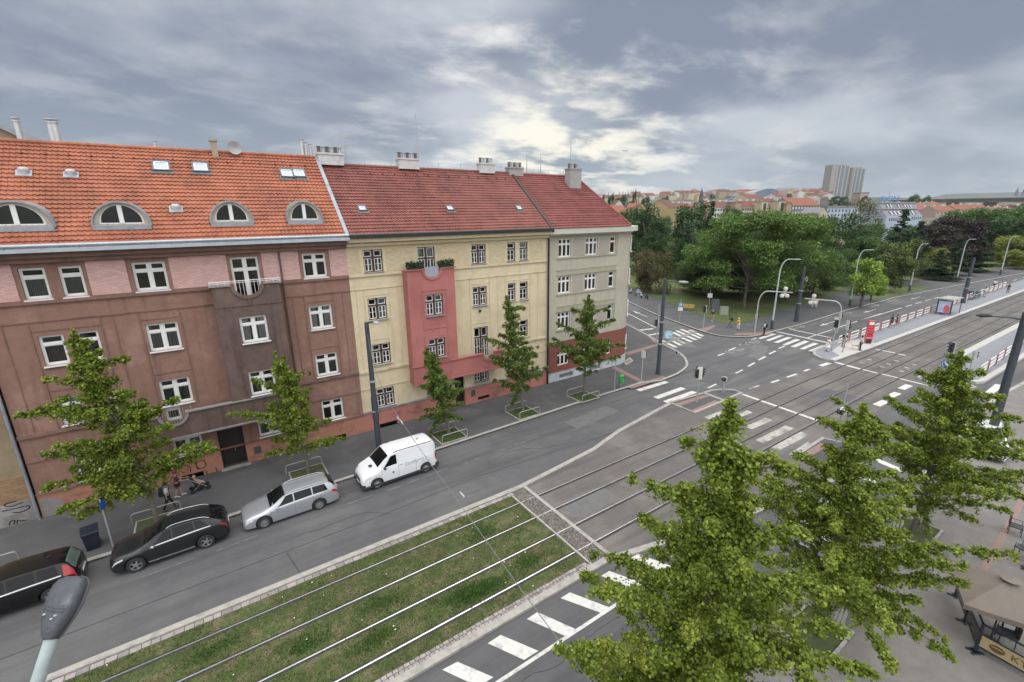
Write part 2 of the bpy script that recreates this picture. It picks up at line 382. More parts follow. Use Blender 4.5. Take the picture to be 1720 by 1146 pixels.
# ballast strip and its edge boards
M_BALLAST = mat('ballast', (0.10, 0.085, 0.07), .95, .4, 14, bump=.8, bscale=25, col2=(.20, .18, .16), s2=9, f2=(.5, .65))
b = MB(); b.poly([(12.72, 12.5, .03), (13.75, 12.5, .03), (13.75, 19.3, .03), (12.72, 19.3, .03)]); struct(b.build('ballast_bed', M_BALLAST))
b = MB(); b.box(12.62, 12.72, 12.5, 19.3, 0, .10); b.box(13.72, 13.92, 12.5, 19.4, 0, .07); struct(b.build('ballast_edging', M_CURB))
def scatter_stones(name, n, x0, x1, y0, y1, z, s, m, avoid=()):
    vs = []; fs = []; q = MB()
    for i in range(n):
        x = rnd.uniform(x0, x1); y = rnd.uniform(y0, y1)
        if any(a - .06 < y < c + .06 for a, c in avoid): continue
        r_ = s * rnd.uniform(.5, 1.4); k = len(q.v)
        a = rnd.uniform(0, 3.14); P = []
        for j in range(5):
            an = a + j * 1.2566; rr = r_ * rnd.uniform(.7, 1.2); P.append((x + rr * math.cos(an), y + rr * math.sin(an), z))
        P2 = [(x + (p[0] - x) * .6, y + (p[1] - y) * .6, z + r_ * rnd.uniform(.4, .9)) for p in P]
        q.add(P + P2, [(5, 6, 7, 8, 9)] + [(j, (j + 1) % 5, 5 + (j + 1) % 5, 5 + j) for j in range(5)])
    o = q.build(name, m); o['kind'] = 'stuff'; return o
M_STONES = mat('ballast_stone', (0.17, 0.155, 0.14), .9, .2, 8, island=.6)
o = scatter_stones('ballast_stones', 2600, 12.75, 13.7, 12.55, 19.25, .03, .035, M_STONES); tag(o, 'loose ballast stones in the strip between grass and asphalt', 'stones')

# rails
RA = [(-120, 18.23), (0, 18.23), (45, 18.25), (60, 18.0), (110, 17.1), (180, 15.5), (400, 9.5)]
def off(P, d): return [(x, y + d) for x, y in P]
for dy in (0, -1.53, -3.16, -4.68):
    P = off(RA, dy)
    if dy < -3: P = [(x, y - (max(0, x - 55) * .004)) for x, y in P]
    b = MB(); b.strip(P, .050, .0, .055)
    struct(b.build('tram_rail', M_STEEL))
    b = MB(); b.strip([(x, y - .045) for x, y in P if x < 14] + [(13.0, P[1][1] - .045)], .20, .0, .030) if False else None
    b = MB(); b.strip([(x, y - .03) for x, y in P], .17, .0, .022); struct(b.build('rail_groove', M_DARK))

# grass strip
M_SOIL = mat('grass_soil', (0.062, 0.085, 0.024), .95, .35, 2.2, bump=.6, bscale=20, col2=(.14, .12, .065), s2=1.3, f2=(.46, .66))
b = MB()
ys = [12.82, 13.42, 13.68, 14.95, 15.19, 16.58, 16.82, 18.11, 18.35, 19.02]
for i in range(0, 10, 2): b.box(-60, 12.62, ys[i], ys[i + 1], 0, .035, skip='b')
struct(b.build('grass_bed', M_SOIL))
M_BLADE = mat('grass_blade', (0.095, 0.135, 0.030), .7, .3, .9, col2=(.20, .165, .085), s2=.8, f2=(.46, .63), island=.42, transl=.25)
def blades(name, n, sampler, h, m, z0=.03):
    g = np.random.default_rng(3); P = sampler(g, n); n = len(P)
    a = g.uniform(0, 6.283, n); w = h * g.uniform(.10, .22, n); hh = h * g.uniform(.5, 1.3, n); le = g.uniform(0, .9, n) * hh; la = g.uniform(0, 6.283, n)
    V = np.zeros((n, 3, 3)); V[:, 0, 0] = P[:, 0] - np.cos(a) * w; V[:, 0, 1] = P[:, 1] - np.sin(a) * w; V[:, 1, 0] = P[:, 0] + np.cos(a) * w; V[:, 1, 1] = P[:, 1] + np.sin(a) * w
    V[:, 0, 2] = V[:, 1, 2] = z0; V[:, 2, 0] = P[:, 0] + np.cos(la) * le; V[:, 2, 1] = P[:, 1] + np.sin(la) * le; V[:, 2, 2] = z0 + hh
    return facemesh(name, V.reshape(-1, 3), 3, m)
def facemesh(name, V, k, m, parent=None):
    me = bpy.data.meshes.new(name); nv = len(V); nf = nv // k
    me.vertices.add(nv); me.loops.add(nv); me.polygons.add(nf)
    me.vertices.foreach_set('co', np.ascontiguousarray(V, dtype=np.float32).ravel())
    me.loops.foreach_set('vertex_index', np.arange(nv, dtype=np.int32))
    me.polygons.foreach_set('loop_start', np.arange(0, nv, k, dtype=np.int32)); me.polygons.foreach_set('loop_total', np.full(nf, k, dtype=np.int32))
    me.materials.append(m); me.update(calc_edges=True); return link(bpy.data.objects.new(name, me), parent)
def samp(g, n):
    X = g.uniform(-9, 12.55, n); Y = g.uniform(12.8, 19.0, n); ok = np.zeros(n, bool)
    for i in range(0, 10, 2): ok |= (Y > ys[i] - .03) & (Y < ys[i + 1] + .03)
    thin = (np.sin(X * 1.7 + Y) + np.sin(Y * 2.9 - X * .8) + np.sin(X * .53 - 1)) > -1.5
    ok &= thin | (g.uniform(0, 1, n) < .4)
    return np.stack([X, Y], 1)[ok]
o = blades('grass', 90000, samp, .075, M_BLADE); o['kind'] = 'stuff'; tag(o, 'short green and brown grass growing between the tram rails', 'grass')
M_WEED = mat('weed_leaf', (0.07, 0.15, 0.03), .6, .2, 2, island=.4, transl=.25)
def sampw(g, n):
    c = np.array([(7.6, 14.2), (6.9, 14.4), (8.3, 14.1), (7.2, 14.1), (1, 15.7), (-2, 17.4), (4, 15.9), (9.6, 17.3), (10.5, 14.3), (3.2, 14.4)]); k = g.integers(0, len(c), n)
    return c[k] + g.normal(0, 1, (n, 2)) * [.45, .22]
o = blades('weeds', 5000, sampw, .13, M_WEED); o['kind'] = 'stuff'; tag(o, 'taller dark green weeds in patches on the tram grass', 'weeds')
# cobble rows
M_COB = mat('cobble', (0.27, 0.245, 0.235), .85, .2, 8, island=.28)
b = MB()
for (y0, rows) in ((19.03, 1), (12.50, 2)):
    for r_ in range(rows):
        x = -14
        while x < 12.5:
            w = rnd.uniform(.15, .24) if rows == 2 else rnd.uniform(.28, .42); dd = .16 if rows == 2 else .26
            b.box(x, x + w - .025, y0 + r_ * dd + rnd.uniform(0, .015), y0 + r_ * dd + dd - .02, 0, .05 + rnd.uniform(0, .015), skip='b'); x += w
o = b.build('cobble_border', M_COB); struct(o)
b = MB(); b.box(-60, 12.6, 19.02, 19.33, 0, .03); b.box(-60, 12.6, 12.48, 12.84, 0, .03); struct(b.build('border_soil', M_BALLAST))
g_ = np.random.default_rng(5)
V = []
for i in range(34):
    x, y = g_.uniform(-6, 12), g_.uniform(12.9, 18.9); s = g_.uniform(.015, .04); a = g_.uniform(0, 3)
    for k in range(4): V.append((x + s * math.cos(a + k * 1.57), y + s * math.sin(a + k * 1.57), .10))
o = facemesh('litter_scraps', np.array(V), 4, M_WHITE); o['kind'] = 'stuff'; tag(o, 'tiny white scraps and daisies on the tram grass', 'litter')

# pavements
curbA = [(-120, 26.1), (-1, 26.15), (11.4, 26.35)] + [G(*p, z=.12) for p in ((1000, 668), (1080, 643))] + pts(ZC, (240, 1146), (350, 1100), (560, 1015), (690, 930), (755, 860), (757, 790), (715, 700), (620, 610), (540, 560), (260, 412), z=.12) + [G(1088.8, 563, .12), G(1053.6, 544, .12), (118, 178)]
b = MB(); b.prism([(x, y) for x, y in curbA] + [(60, 200), (-120, 200)], -.02, .12); struct(b.build('pavement', M_PAVE))
b = MB(); b.strip([(x, y) for x, y in curbA], .26, -.01, .135, side=1); struct(b.build('kerb', M_CURB))
curbP = [(150, 178)] + [G(*p, z=.12) for p in ((1053.6, 506.3), (1100, 528), (1168, 552.9), (1184, 558), (1200, 562.5), (1215, 565), (1245, 566.3), (1262, 565.5), (1277, 563), (1304, 556), (1351.7, 543.8), (1421.5, 522), (1480, 506.8), (1504, 500), (1600, 481.5), (1720, 459))] + [(420, -12)]
b = MB(); b.prism(curbP + [(420, 200), (200, 260)], -.02, .12); struct(b.build('pavement', M_PAVE))
b = MB(); b.strip(curbP, .26, -.01, .135, side=1); struct(b.build('kerb', M_CURB))
lawn = [(155, 220)] + [G(*p, z=.15) for p in ((1060, 484), (1078, 492), (1115, 505), (1139, 516), (1172, 527), (1204, 540), (1227, 545.5), (1247, 543), (1272, 535), (1302, 525), (1336, 512.6), (1389, 500), (1429, 482), (1517, 471.5), (1553, 469.2), (1632, 455), (1720, 448.5))] + [(420, 25), (420, 330), (260, 330)]
M_LAWN = mat('lawn', (0.075, 0.105, 0.030), .9, .25, .6, bump=.4, bscale=8, col2=(.15, .125, .055), s2=.12, f2=(.5, .62))
b = MB(); b.prism(lawn, .10, .16); struct(b.build('lawn', M_LAWN))
b = MB(); b.prism([G(*p, z=.15) for p in ((1452, 504), (1475, 489), (1490, 484), (1519, 480), (1545, 480), (1566, 483), (1530, 491), (1506, 498))], .10, .16); struct(b.build('lawn', M_LAWN))
# near pavement (camera side)
M_NEAR = mat('terrace_paving', (0.165, 0.155, 0.145), .9, .1, 2, bump=.25, bscale=40, col2=(.20, .19, .175), s2=.5)
b = MB(); b.prism([(-120, -30), (420, -40), (420, -4), (120, 3.4), (62, 6.2), (55, 6.8), (47, 6.9), (38, 6.4), (-120, 6.4)], -.02, .12); struct(b.build('near_pavement', M_NEAR))
b = MB(); b.strip([(-120, 6.4), (38, 6.4), (47, 6.9), (55, 6.8), (62, 6.2), (120, 3.4)], .28, -.01, .135); struct(b.build('kerb', M_CURB))
b = MB(); b.strip([(25, 2.2), (60, 2.9)], .25, .118, .126); struct(b.build('red_paving_band', M_REDPAVE))

# platforms and islands
M_PLAT = mat('platform_paving', (0.215, 0.225, 0.245), .9, .08, 3, bump=.2, bscale=50, col2=(.19, .2, .215), s2=.6)
M_PEDGE = mat('platform_edge', (0.42, 0.41, 0.38), .8, .08, 3)
pl = pts(ZA, (905, 930), (925, 972), (1000, 1010), (1165, 1043), z=.22) + [G(1462, 585, .22), G(1720, 489, .22), (190, 15.6), (230, 14), (230, 18), (190, 19.5)] + [G(*p, z=.22) for p in ((1694, 477.7), (1671, 485), (1570, 521), (1400, 574))]
b = MB(); b.prism(pl, 0, .22); struct(b.build('tram_platform', M_PLAT))
b = MB(); b.strip([G(1402, 606, .23), G(1462, 585, .23), G(1720, 489, .23), (190, 15.6)], .55, .20, .232, side=1); struct(b.build('platform_edge_slab', M_PEDGE))
b = MB(); b.strip(pts(ZA, (1150, 815), (905, 928), (925, 972), (1000, 1010), (1165, 1043), z=.23), .3, 0, .236); struct(b.build('platform_edge_slab', M_CURB))
b = MB(); b.strip([G(*p, z=.23) for p in ((1400, 574), (1570, 521), (1671, 485), (1694, 477.7))], .3, 0, .236); struct(b.build('platform_edge_slab', M_CURB))
b = MB(); P = pts(ZA, (1290, 800), (1530, 790), (1640, 840), (1240, 1000), (1130, 930), z=.22); b.prism(P, .21, .228); struct(b.build('tactile_slab', M_PEDGE))
pr = [G(1612, 592, .22), G(1720, 537.6, .22), (160, 10.4), (220, 8.6), (220, 3), (160, 5.3), G(1720, 600, .22), G(1655, 640, .22), G(1640, 642, .22), G(1600, 606, .22)]
b = MB(); b.prism(pr, 0, .22); struct(b.build('tram_platform', M_PLAT))
b = MB(); b.strip([G(1600, 599, .23), G(1612, 592, .23), G(1720, 537.6, .23), (160, 10.4)], .7, .20, .232, side=-1); struct(b.build('platform_edge_slab', M_PEDGE))
b = MB(); b.strip([G(1640, 642, .23), G(1655, 640, .23), G(1680, 625, .23), G(1720, 600, .23), (160, 5.3)], .45, 0, .236, side=1); struct(b.build('platform_edge_slab', M_PEDGE))
def island(P, m=M_PAVE, kerb=.22):
    b = MB(); b.prism(P, 0, .11); struct(b.build('traffic_island', m))
    b = MB(); b.strip(P + P[:1], kerb, 0, .125); struct(b.build('island_kerb', M_CURB))
island(pts(ZB, (540, 335), (715, 408), (925, 322), (775, 268)))
island(pts(ZB, (785, 265), (930, 318), (1055, 262), (1000, 245), (920, 240), (840, 247)))
island([G(*p) for p in ((1340, 765), (1382, 738), (1440, 752), (1410, 790))])
island([G(*p) for p in ((1542, 636), (1552, 629), (1598, 631), (1638, 652), (1600, 656), (1566, 645))])
def patch(P, m, z, name='red_paving_band'):
    b = MB(); a = sum(P[i][0] * P[(i + 1) % len(P)][1] - P[(i + 1) % len(P)][0] * P[i][1] for i in range(len(P)))
    if a < 0: P = P[::-1]
    b.poly([(x, y, z) for x, y in P]); return struct(b.build(name, m))
patch(pts(ZB, (575, 335), (620, 350), (830, 280), (780, 275), z=.115), M_REDPAVE, .118)
patch(pts(ZB, (690, 385), (722, 398), (905, 325), (865, 312), z=.115), M_REDPAVE, .118)
patch([G(*p, z=.125) for p in ((1346, 764), (1378, 744), (1392, 748), (1360, 768))], M_REDPAVE, .128)
patch(pts(ZD, (120, 785), (150, 775), (370, 885), (330, 893), z=.125), M_REDPAVE, .126)
patch(pts(ZD, (235, 928), (500, 845), (530, 858), (270, 940), z=.125), M_REDPAVE, .126)
patch(pts(ZD, (225, 670), (440, 610), (462, 622), (235, 693), z=.125), M_REDPAVE, .126)
patch(pts(ZC, (0, 300), (95, 410), (200, 420), (160, 370), (30, 290), z=.125), M_REDPAVE, .130)
patch(pts(ZK, (300, 700), (560, 635), (600, 650), (440, 735), z=.125), M_REDPAVE, .126)
patch(pts(ZK, (890, 770), (1440, 735), (1500, 745), (1440, 790), (900, 790), z=.125), M_REDPAVE, .126)
patch([G(*p, z=.125) for p in ((1048, 608), (1058, 600), (1064, 606), (1052, 614))], M_CURB, .128, 'gully_slab'); patch([G(*p, z=.125) for p in ((1050, 608), (1057, 603), (1061, 606), (1053, 611))], M_REDPAVE, .132, 'gully_grate')

# repaired patches and cracks in the asphalt
M_FIX = mat('asphalt_repair', (0.085, 0.085, 0.088), .85, .12, 2, bump=.35, bscale=60)
M_FIX2 = mat('asphalt_repair_pale', (0.130, 0.129, 0.127), .88, .12, 2, bump=.35, bscale=60)
for k, (x, y, w, d, a, m_) in enumerate(((9, 23.6, 4.2, 1.1, 0, M_FIX), (24, 24.2, 5, 1.4, .08, M_FIX2), (40, 23.5, 4, 2.2, .2, M_FIX), (52, 26, 6, 1.6, .4, M_FIX2), (44, 15, 3, 2.4, 0, M_FIX), (9, 8.6, 3.5, .8, -.02, M_FIX), (30, 13.2, 4, 1.2, 0, M_FIX2), (70, 24, 9, 1.5, -.05, M_FIX), (48, 33, 3, 2, .9, M_FIX2), (16, 16, 3.2, 1.3, 0, M_FIX2))):
    c, s = math.cos(a), math.sin(a); patch([(x + c * u - s * v, y + s * u + c * v) for u, v in ((-w / 2, -d / 2), (w / 2, -d / 2), (w / 2, d / 2), (-w / 2, d / 2))], m_, .0055, 'asphalt_patch')
for k, (x, y, a, L) in enumerate(((2, 22.6, .1, 5), (14, 23.2, -.1, 7), (34, 24.8, .5, 6), (46, 20.4, 1.2, 5), (57, 25, .2, 8), (26, 17.3, 1.5, 3), (38, 12.5, .3, 6), (6, 9.4, .05, 6), (50, 30, 1.9, 6), (62, 21.6, -.1, 9))):
    P = [(x, y)]
    for j in range(int(L / .4)): a += rnd.uniform(-.45, .45); P.append((P[-1][0] + .4 * math.cos(a), P[-1][1] + .4 * math.sin(a))); a *= .85
    bb = MB(); bb.strip(P, .022, .003, .0075); struct(bb.build('asphalt_crack', mat('crack_fill', (.04, .04, .042), .8, .1)))
# seams, manholes
b = MB()
for P in ([(-30, 21.35), (6, 21.7), (12, 22.0), (21.5, 21.4), (53, 20.9)], [G(*ZD(820, 770)), G(*ZD(1130, 680)), G(*ZD(1250, 620)), G(*ZD(1590, 560))], [G(*ZD(640, 830)), G(*ZD(960, 750)), G(*ZD(1180, 660))], [(1.2, 21.6), (1.5, 19.8)], [(-4, 28.6), (12, 28.9)]):
    b.strip(P, .035, .001, .006)
struct(b.build('asphalt_seam', mat('bitumen', (.035, .035, .037), .7, .1)))
for c in (G(862, 723), G(1378, 0 + 560)):
    b = MB(); b.cyl(c, .33, .002, .008, 20); b2 = b
    struct(b.build('manhole_cover', mat('cast_iron', (.09, .088, .085), .6, .2, 9)))
b = MB(); c = G(1027, 705); b.box(c[0] - .4, c[0] + .4, c[1] - .3, c[1] + .3, .001, .007); struct(b.build('road_drain', MATS['cast_iron']))

# ------------------------------------------------------------------ road markings
def line(p, q, w, m=M_PAINT, z=.009, name='road_marking'):
    b = MB(); b.strip([p, q], w, z - .003, z); return struct(b.build(name, m))
def zl(Z, a, b_, w, m=M_PAINT, z=.009): return line(G(*Z(*a)), G(*Z(*b_)), w, m, z)
def zq(Z, P, m=M_PAINT, z=.009): return patch([G(*Z(*p)) for p in P], m, z, 'road_marking')
for P in (((235, 778), (400, 720), (462, 728), (275, 785)), ((328, 800), (500, 738), (552, 745), (372, 810)), ((420, 827), (590, 760), (652, 768), (478, 833)), ((530, 853), (690, 785), (752, 795), (580, 861)),
          ((625, 877), (795, 805), (857, 815), (688, 886)), ((735, 905), (905, 830), (964, 842), (790, 911)), ((840, 928), (1010, 860), (1050, 870), (888, 935))): zq(ZA, P)
zl(ZA, (465, 697), (1112, 838), .38); zl(ZA, (590, 655), (690, 682), .3); zl(ZA, (690, 682), (1135, 775), .30)
zl(ZA, (830, 772), (1130, 672), .16); zl(ZA, (1150, 665), (1719, 478), .16)
zl(ZA, (920, 998), (1480, 1150), .42)
for a, c, w in (((120, 1115), (200, 1070), .2), ((245, 1040), (330, 995), .2), ((370, 968), (450, 930), .2), ((490, 900), (560, 868), .2), ((20, 860), (95, 825), .18), ((145, 798), (212, 774), .18), ((988, 1108), (1098, 1075), .45)): zl(ZA, a, c, w)
def arrow(a, b_):
    p = Vector(G(*a)); q = Vector(G(*b_)); d = (p - q); L = d.length; d.normalize(); n = Vector((-d.y, d.x)); m = MB()
    P = [q + n * .07, q - n * .07, p - d * L * .38 - n * .07, p - d * L * .42 - n * .34, p, p - d * L * .42 + n * .34, p - d * L * .38 + n * .07]
    m.poly([(v.x, v.y, .009) for v in P][::-1]); o = m.build('road_marking', M_PAINT); struct(o)
arrow(ZA(975, 628), ZA(1165, 572)); arrow(ZA(1505, 470), ZA(1660, 425)); arrow(ZF(395, 278), ZF(465, 260)); arrow(ZD(275, 362), ZD(390, 410))
zl(ZF, (0, 440), (330, 340), .16); zl(ZF, (358, 332), (405, 318), .16); zl(ZF, (430, 310), (478, 297), .16); zl(ZF, (500, 290), (545, 278), .16); zl(ZF, (568, 272), (605, 262), .16)
for k in range(8):
    x = 135 + k * 8; line((x, 22.3 - k * .35), (x + 3, 22.2 - k * .35), .16)
# bicycle pictograms
def bike(p, ang):
    m = MB(); c, s = math.cos(ang), math.sin(ang)
    def T(x, y): return (p[0] + c * x - s * y, p[1] + s * x + c * y)
    for cx in (-.55, .55):
        m.strip([T(cx + .32 * math.cos(k * .7854), .32 * math.sin(k * .7854)) for k in range(9)], .09, .006, .009)
    m.strip([T(-.55, 0), T(-.2, .5), T(.4, .5), T(0, 0), T(-.2, .5)], .09, .006, .0095); m.strip([T(.55, 0), T(.35, .65), T(.6, .7)], .09, .006, .009)
    m.strip([T(1.3, -.4), T(1.8, 0), T(1.3, .4)], .1, .006, .009); m.strip([T(1.8, -.4), T(2.3, 0), T(1.8, .4)], .1, .006, .009)
    struct(m.build('bicycle_marking', M_WORN))
for a in (ZA(745, 635), ZA(1125, 525), ZA(1310, 470), ZA(1650, 380), ZD(1060, 650), ZD(1180, 592), ZF(130, 320), ZF(270, 283), ZF(445, 237), ZF(545, 215), ZF(635, 197)):
    bike(G(*a), math.pi - .05)
# side street crossing
for a, c, w in (((770, 168), (870, 195), .5), ((615, 152), (782, 222), .5), ((532, 180), (695, 255), .5), ((458, 210), (615, 285), .5), ((440, 300), (510, 325), .5), ((250, 372), (310, 395), .5),
                ((905, 225), (1035, 285), .5), ((820, 250), (995, 325), .5), ((732, 282), (910, 358), .5), ((640, 318), (818, 392), .5), ((548, 352), (693, 430), .42), ((468, 384), (613, 460), .45), ((362, 424), (525, 500), .5)):
    zl(ZC, a, c, w, M_PAINT if a[0] not in (548, 440) else M_WORN)
zl(ZC, (320, 415), (900, 200), .5, mat('worn_asphalt_band', (.2, .195, .18), .9, .1, 4), z=.011)
Z8 = zone(1040, 470, 8.81)
zl(Z8, (120, 322), (530, 510), .22); zl(Z8, (590, 540), (1130, 732), .22); zl(Z8, (110, 488), (550, 715), .18); zl(Z8, (310, 748), (500, 725), .5); zl(Z8, (430, 822), (600, 795), .4)
# crossing to the left island, crossing over the tram
for a, c, w in (((318, 953), (530, 888), .5), ((448, 1008), (652, 934), .55), ((520, 1040), (735, 962), .55)): zl(ZD, a, c, w)
for a, c, w in (((800, 442), (925, 398), .5), ((1030, 425), (1118, 393), .5), ((1105, 512), (1255, 448), .55), ((1185, 612), (1405, 505), .6), ((1295, 662), (1515, 550), .6), ((1420, 715), (1560, 625), .5)): zl(ZB, a, c, w, M_WORN, .012)
zl(ZB, (895, 608), (1218, 752), .55, z=.012); zl(ZB, (1060, 268), (1690, 488), .30, z=.012)
zl(ZF, (0, 787), (150, 825), .26, z=.012); zl(ZF, (180, 830), (310, 862), .26, z=.012); zl(ZF, (315, 865), (530, 918), .26, z=.012)
zl(ZF, (135, 648), (280, 675), .3, z=.012); zl(ZF, (290, 680), (358, 693), .3, z=.012)
for a in ((70, 722), (20, 745), (215, 755), (170, 775), (270, 730), (310, 808), (350, 783), (400, 758)): zl(ZF, a, (a[0] + 35, a[1] + 5), .35, M_WORN, .012)
for a, c, w in (((905, 695), (955, 678), .2), ((990, 655), (1040, 635), .22), ((1070, 615), (1115, 598), .22), ((1150, 580), (1190, 568), .22), ((1040, 825), (1090, 800), .18), ((1140, 940), (1215, 915), .22),
                ((1300, 895), (1362, 875), .22), ((1418, 855), (1492, 830), .22), ((1545, 810), (1587, 795), .22), ((835, 935), (895, 905), .18)): zl(ZD, a, c, w, M_PAINT if a[0] != 1140 else M_WORN)
for a, c in (((325, 942), (385, 912)), ((237, 1000), (300, 970)), ((140, 1063), (212, 1030))): zl(ZF, a, c, .55)
for P in (((1045, 228), (1115, 172), (1168, 182), (1100, 240)), ((1155, 258), (1225, 200), (1275, 212), (1200, 266)), ((1262, 285), (1320, 240), (1370, 250), (1310, 300))): zq(ZH, P)
# near road: hatching and edge line
for P in (((480, 728), (526, 699), (728, 776), (688, 804)), ((312, 832), (364, 797), (553, 882), (505, 918)), ((117, 953), (181, 911), (369, 991), (298, 1036)), ((-110, 1085), (-35, 1045), (145, 1122), (70, 1170))): zq(ZE, P)
line((-3, 10.42), (12.4, 10.32), .14, z=.012); line((12.6, 10.32), (26, 8.0), .14, z=.012)
for x in (12.6, 14.5, 16.6): patch([(x, 11.8), (x + .5, 11.8), (x + 1.2, 10.5 - (x - 12) * .08), (x + .6, 10.5 - (x - 12) * .08)], M_PAINT, .009, 'road_marking')
for x in (31, 34, 37, 40): line((x, 7.2), (x + .4, 9.2), .5)
# worn parking line
M_FAINT = mat('faint_paint', (0.17, 0.168, 0.16), .8, .15, 5, col2=(.105, .105, .105), s2=2.5, f2=(.38, .55))
for k, (x0, x1) in enumerate(((-7.5, -6.7), (-4.5, -2.5), (-1.6, 0.2), (2.5, 6.2), (7, 11), (12, 18.5))): line((x0, 23.55 + k * .05), (x1, 23.6 + k * .08), .10, M_FAINT)
# ------------------------------------------------------------------ the three houses across the street
YW = 32.0
def wall_grid(b, x0, x1, z0, z1, Y, holes, depth=.22, face=-1):
    """upright wall facing -Y with rectangular holes and their reveals"""
    xs = sorted({x0, x1, *[h[0] for h in holes], *[h[1] for h in holes]}); zs = sorted({z0, z1, *[h[2] for h in holes], *[h[3] for h in holes]})
    xs = [x for x in xs if x0 <= x <= x1]; zs = [z for z in zs if z0 <= z <= z1]
    for i in range(len(xs) - 1):
        for j in range(len(zs) - 1):
            cx, cz = (xs[i] + xs[i + 1]) / 2, (zs[j] + zs[j + 1]) / 2
            if any(h[0] < cx < h[1] and h[2] < cz < h[3] for h in holes): continue
            b.quad((xs[i], Y, zs[j]), (xs[i + 1], Y, zs[j]), (xs[i + 1], Y, zs[j + 1]), (xs[i], Y, zs[j + 1]))
    for h in holes:
        a, c, d, e = max(h[0], x0), min(h[1], x1), max(h[2], z0), min(h[3], z1)
        if c <= a or e <= d: continue
        if d > z0 or h[2] > z0 + .01: b.quad((a, Y, d), (a, Y + depth, d), (c, Y + depth, d), (c, Y, d)) if False else b.quad((a, Y, d), (c, Y, d), (c, Y + depth, d), (a, Y + depth, d))
        b.quad((a, Y, e), (a, Y + depth, e), (c, Y + depth, e), (c, Y, e))
        b.quad((a, Y, d), (a, Y + depth, d), (a, Y + depth, e), (a, Y, e)); b.quad((c, Y, d), (c, Y, e), (c, Y + depth, e), (c, Y + depth, d))
    return b
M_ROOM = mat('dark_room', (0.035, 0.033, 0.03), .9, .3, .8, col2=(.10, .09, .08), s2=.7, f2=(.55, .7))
M_CURTAIN = mat('curtain', (0.50, 0.49, 0.46), .9, .2, 2, stretch=(14, 1, 1))
M_BLIND = bricks('blind_slats', (0.42, 0.47, 0.55), (.2, .22, .28), sx=9, sz=.06, m_=.02)
M_BROWNFR = mat('brown_window_frame', (0.055, 0.028, 0.022), .5, .15, 5)
WCACHE = {}
def win_meshes(kind, w, h):
    k = (kind, round(w, 2), round(h, 2))
    if k in WCACHE: return WCACHE[k]
    f = MB(); D = .07
    def bar(x0, x1, z0, z1, y0=0, y1=D): f.box(x0, x1, y0, y1, z0, z1)
    if kind == 'white':
        tr = h * .70; e = .075
        f.m = 0; bar(0, w, 0, e + .03); bar(0, w, h - e, h); bar(0, e, e, h - e); bar(w - e, w, e, h - e); bar(e, w - e, tr - .06, tr + .06, -.01)
        if w > 1.15: bar(w / 2 - .075, w / 2 + .075, e, h - e, -.015, D - .003)
        # inner sash edges
        cols = ((e, w / 2 - .075), (w / 2 + .075, w - e)) if w > 1.15 else ((e, w - e),)
        for c in cols:
            for z0, z1 in ((e + .03, tr - .06), (tr + .06, h - e)):
                s = .045; bar(c[0], c[0] + s, z0, z1, .012, .05); bar(c[1] - s, c[1], z0, z1, .012, .05); bar(c[0] + s, c[1] - s, z0, z0 + s, .012, .05); bar(c[0] + s, c[1] - s, z1 - s, z1, .012, .05)
    elif kind == 'box':
        tr = h * .66; e = .065; f.m = 0
        bar(0, w, 0, e); bar(0, w, h - e, h); bar(0, e, e, h - e); bar(w - e, w, e, h - e); bar(e, w - e, tr - .07, tr + .05, -.012)
        n = 2 if w > 1.1 else 1
        if n == 2: bar(w / 2 - .085, w / 2 + .085, e, h - e, -.016, D - .003)
        cols = ((e, w / 2 - .085), (w / 2 + .085, w - e)) if n == 2 else ((e, w - e),)
        for c in cols:      # white inner sashes
            f.m = 1; s = .05
            for z0, z1 in ((e, tr - .07), (tr + .05, h - e)):
                bar(c[0], c[0] + s, z0, z1, .015, .06); bar(c[1] - s, c[1], z0, z1, .015, .06); bar(c[0] + s, c[1] - s, z0, z0 + s, .015, .06); bar(c[0] + s, c[1] - s, z1 - s, z1, .015, .06)
            mx = (c[0] + c[1]) / 2; bar(mx - .035, mx + .035, e + s, tr - .07 - s, .018, .055); zm = (e + tr) / 2; bar(c[0] + s, c[1] - s, zm - .02, zm + .01, .02, .05)
    elif kind == 'triple':
        tr = h * .70; e = .06; n = 3 if w > 1 else 1; f.m = 0
        bar(0, w, 0, e); bar(0, w, h - e, h); bar(0, e, e, h - e); bar(w - e, w, e, h - e); bar(e, w - e, tr - .05, tr + .05, -.01)
        for i in range(1, n):
            x = w * i / n; bar(x - .05, x + .05, e, h - e, -.014, D - .003)
        for i in range(n):
            a, c = w * i / n + (.05 if i else e), w * (i + 1) / n - (.05 if i < n - 1 else e)
            for z0, z1 in ((e, tr - .05), (tr + .05, h - e)):
                s = .035; bar(a, a + s, z0, z1, .012, .05); bar(c - s, c, z0, z1, .012, .05); bar(a + s, c - s, z0, z0 + s, .012, .05); bar(a + s, c - s, z1 - s, z1, .012, .05)
    fr = f.build('window', [M_FRAME, M_FRAME] if kind != 'box' else [M_BROWNFR, M_FRAME], wd=0)
    p = MB(); p.quad((.05, .045, .05), (w - .05, .045, .05), (w - .05, .045, h - .05), (.05, .045, h - .05)); pa = p.build('pane', M_GLASS, wd=0)
    s = MB(); s.box(-.06, w + .06, -.27, .0, -.06, -.005); si = s.build('sill', M_ZINC if kind != 'white' else M_FRAME, wd=0)
    m = (fr.data, pa.data, si.data)
    for o in (fr, pa, si): bpy.data.objects.remove(o)
    WCACHE[k] = m; return m
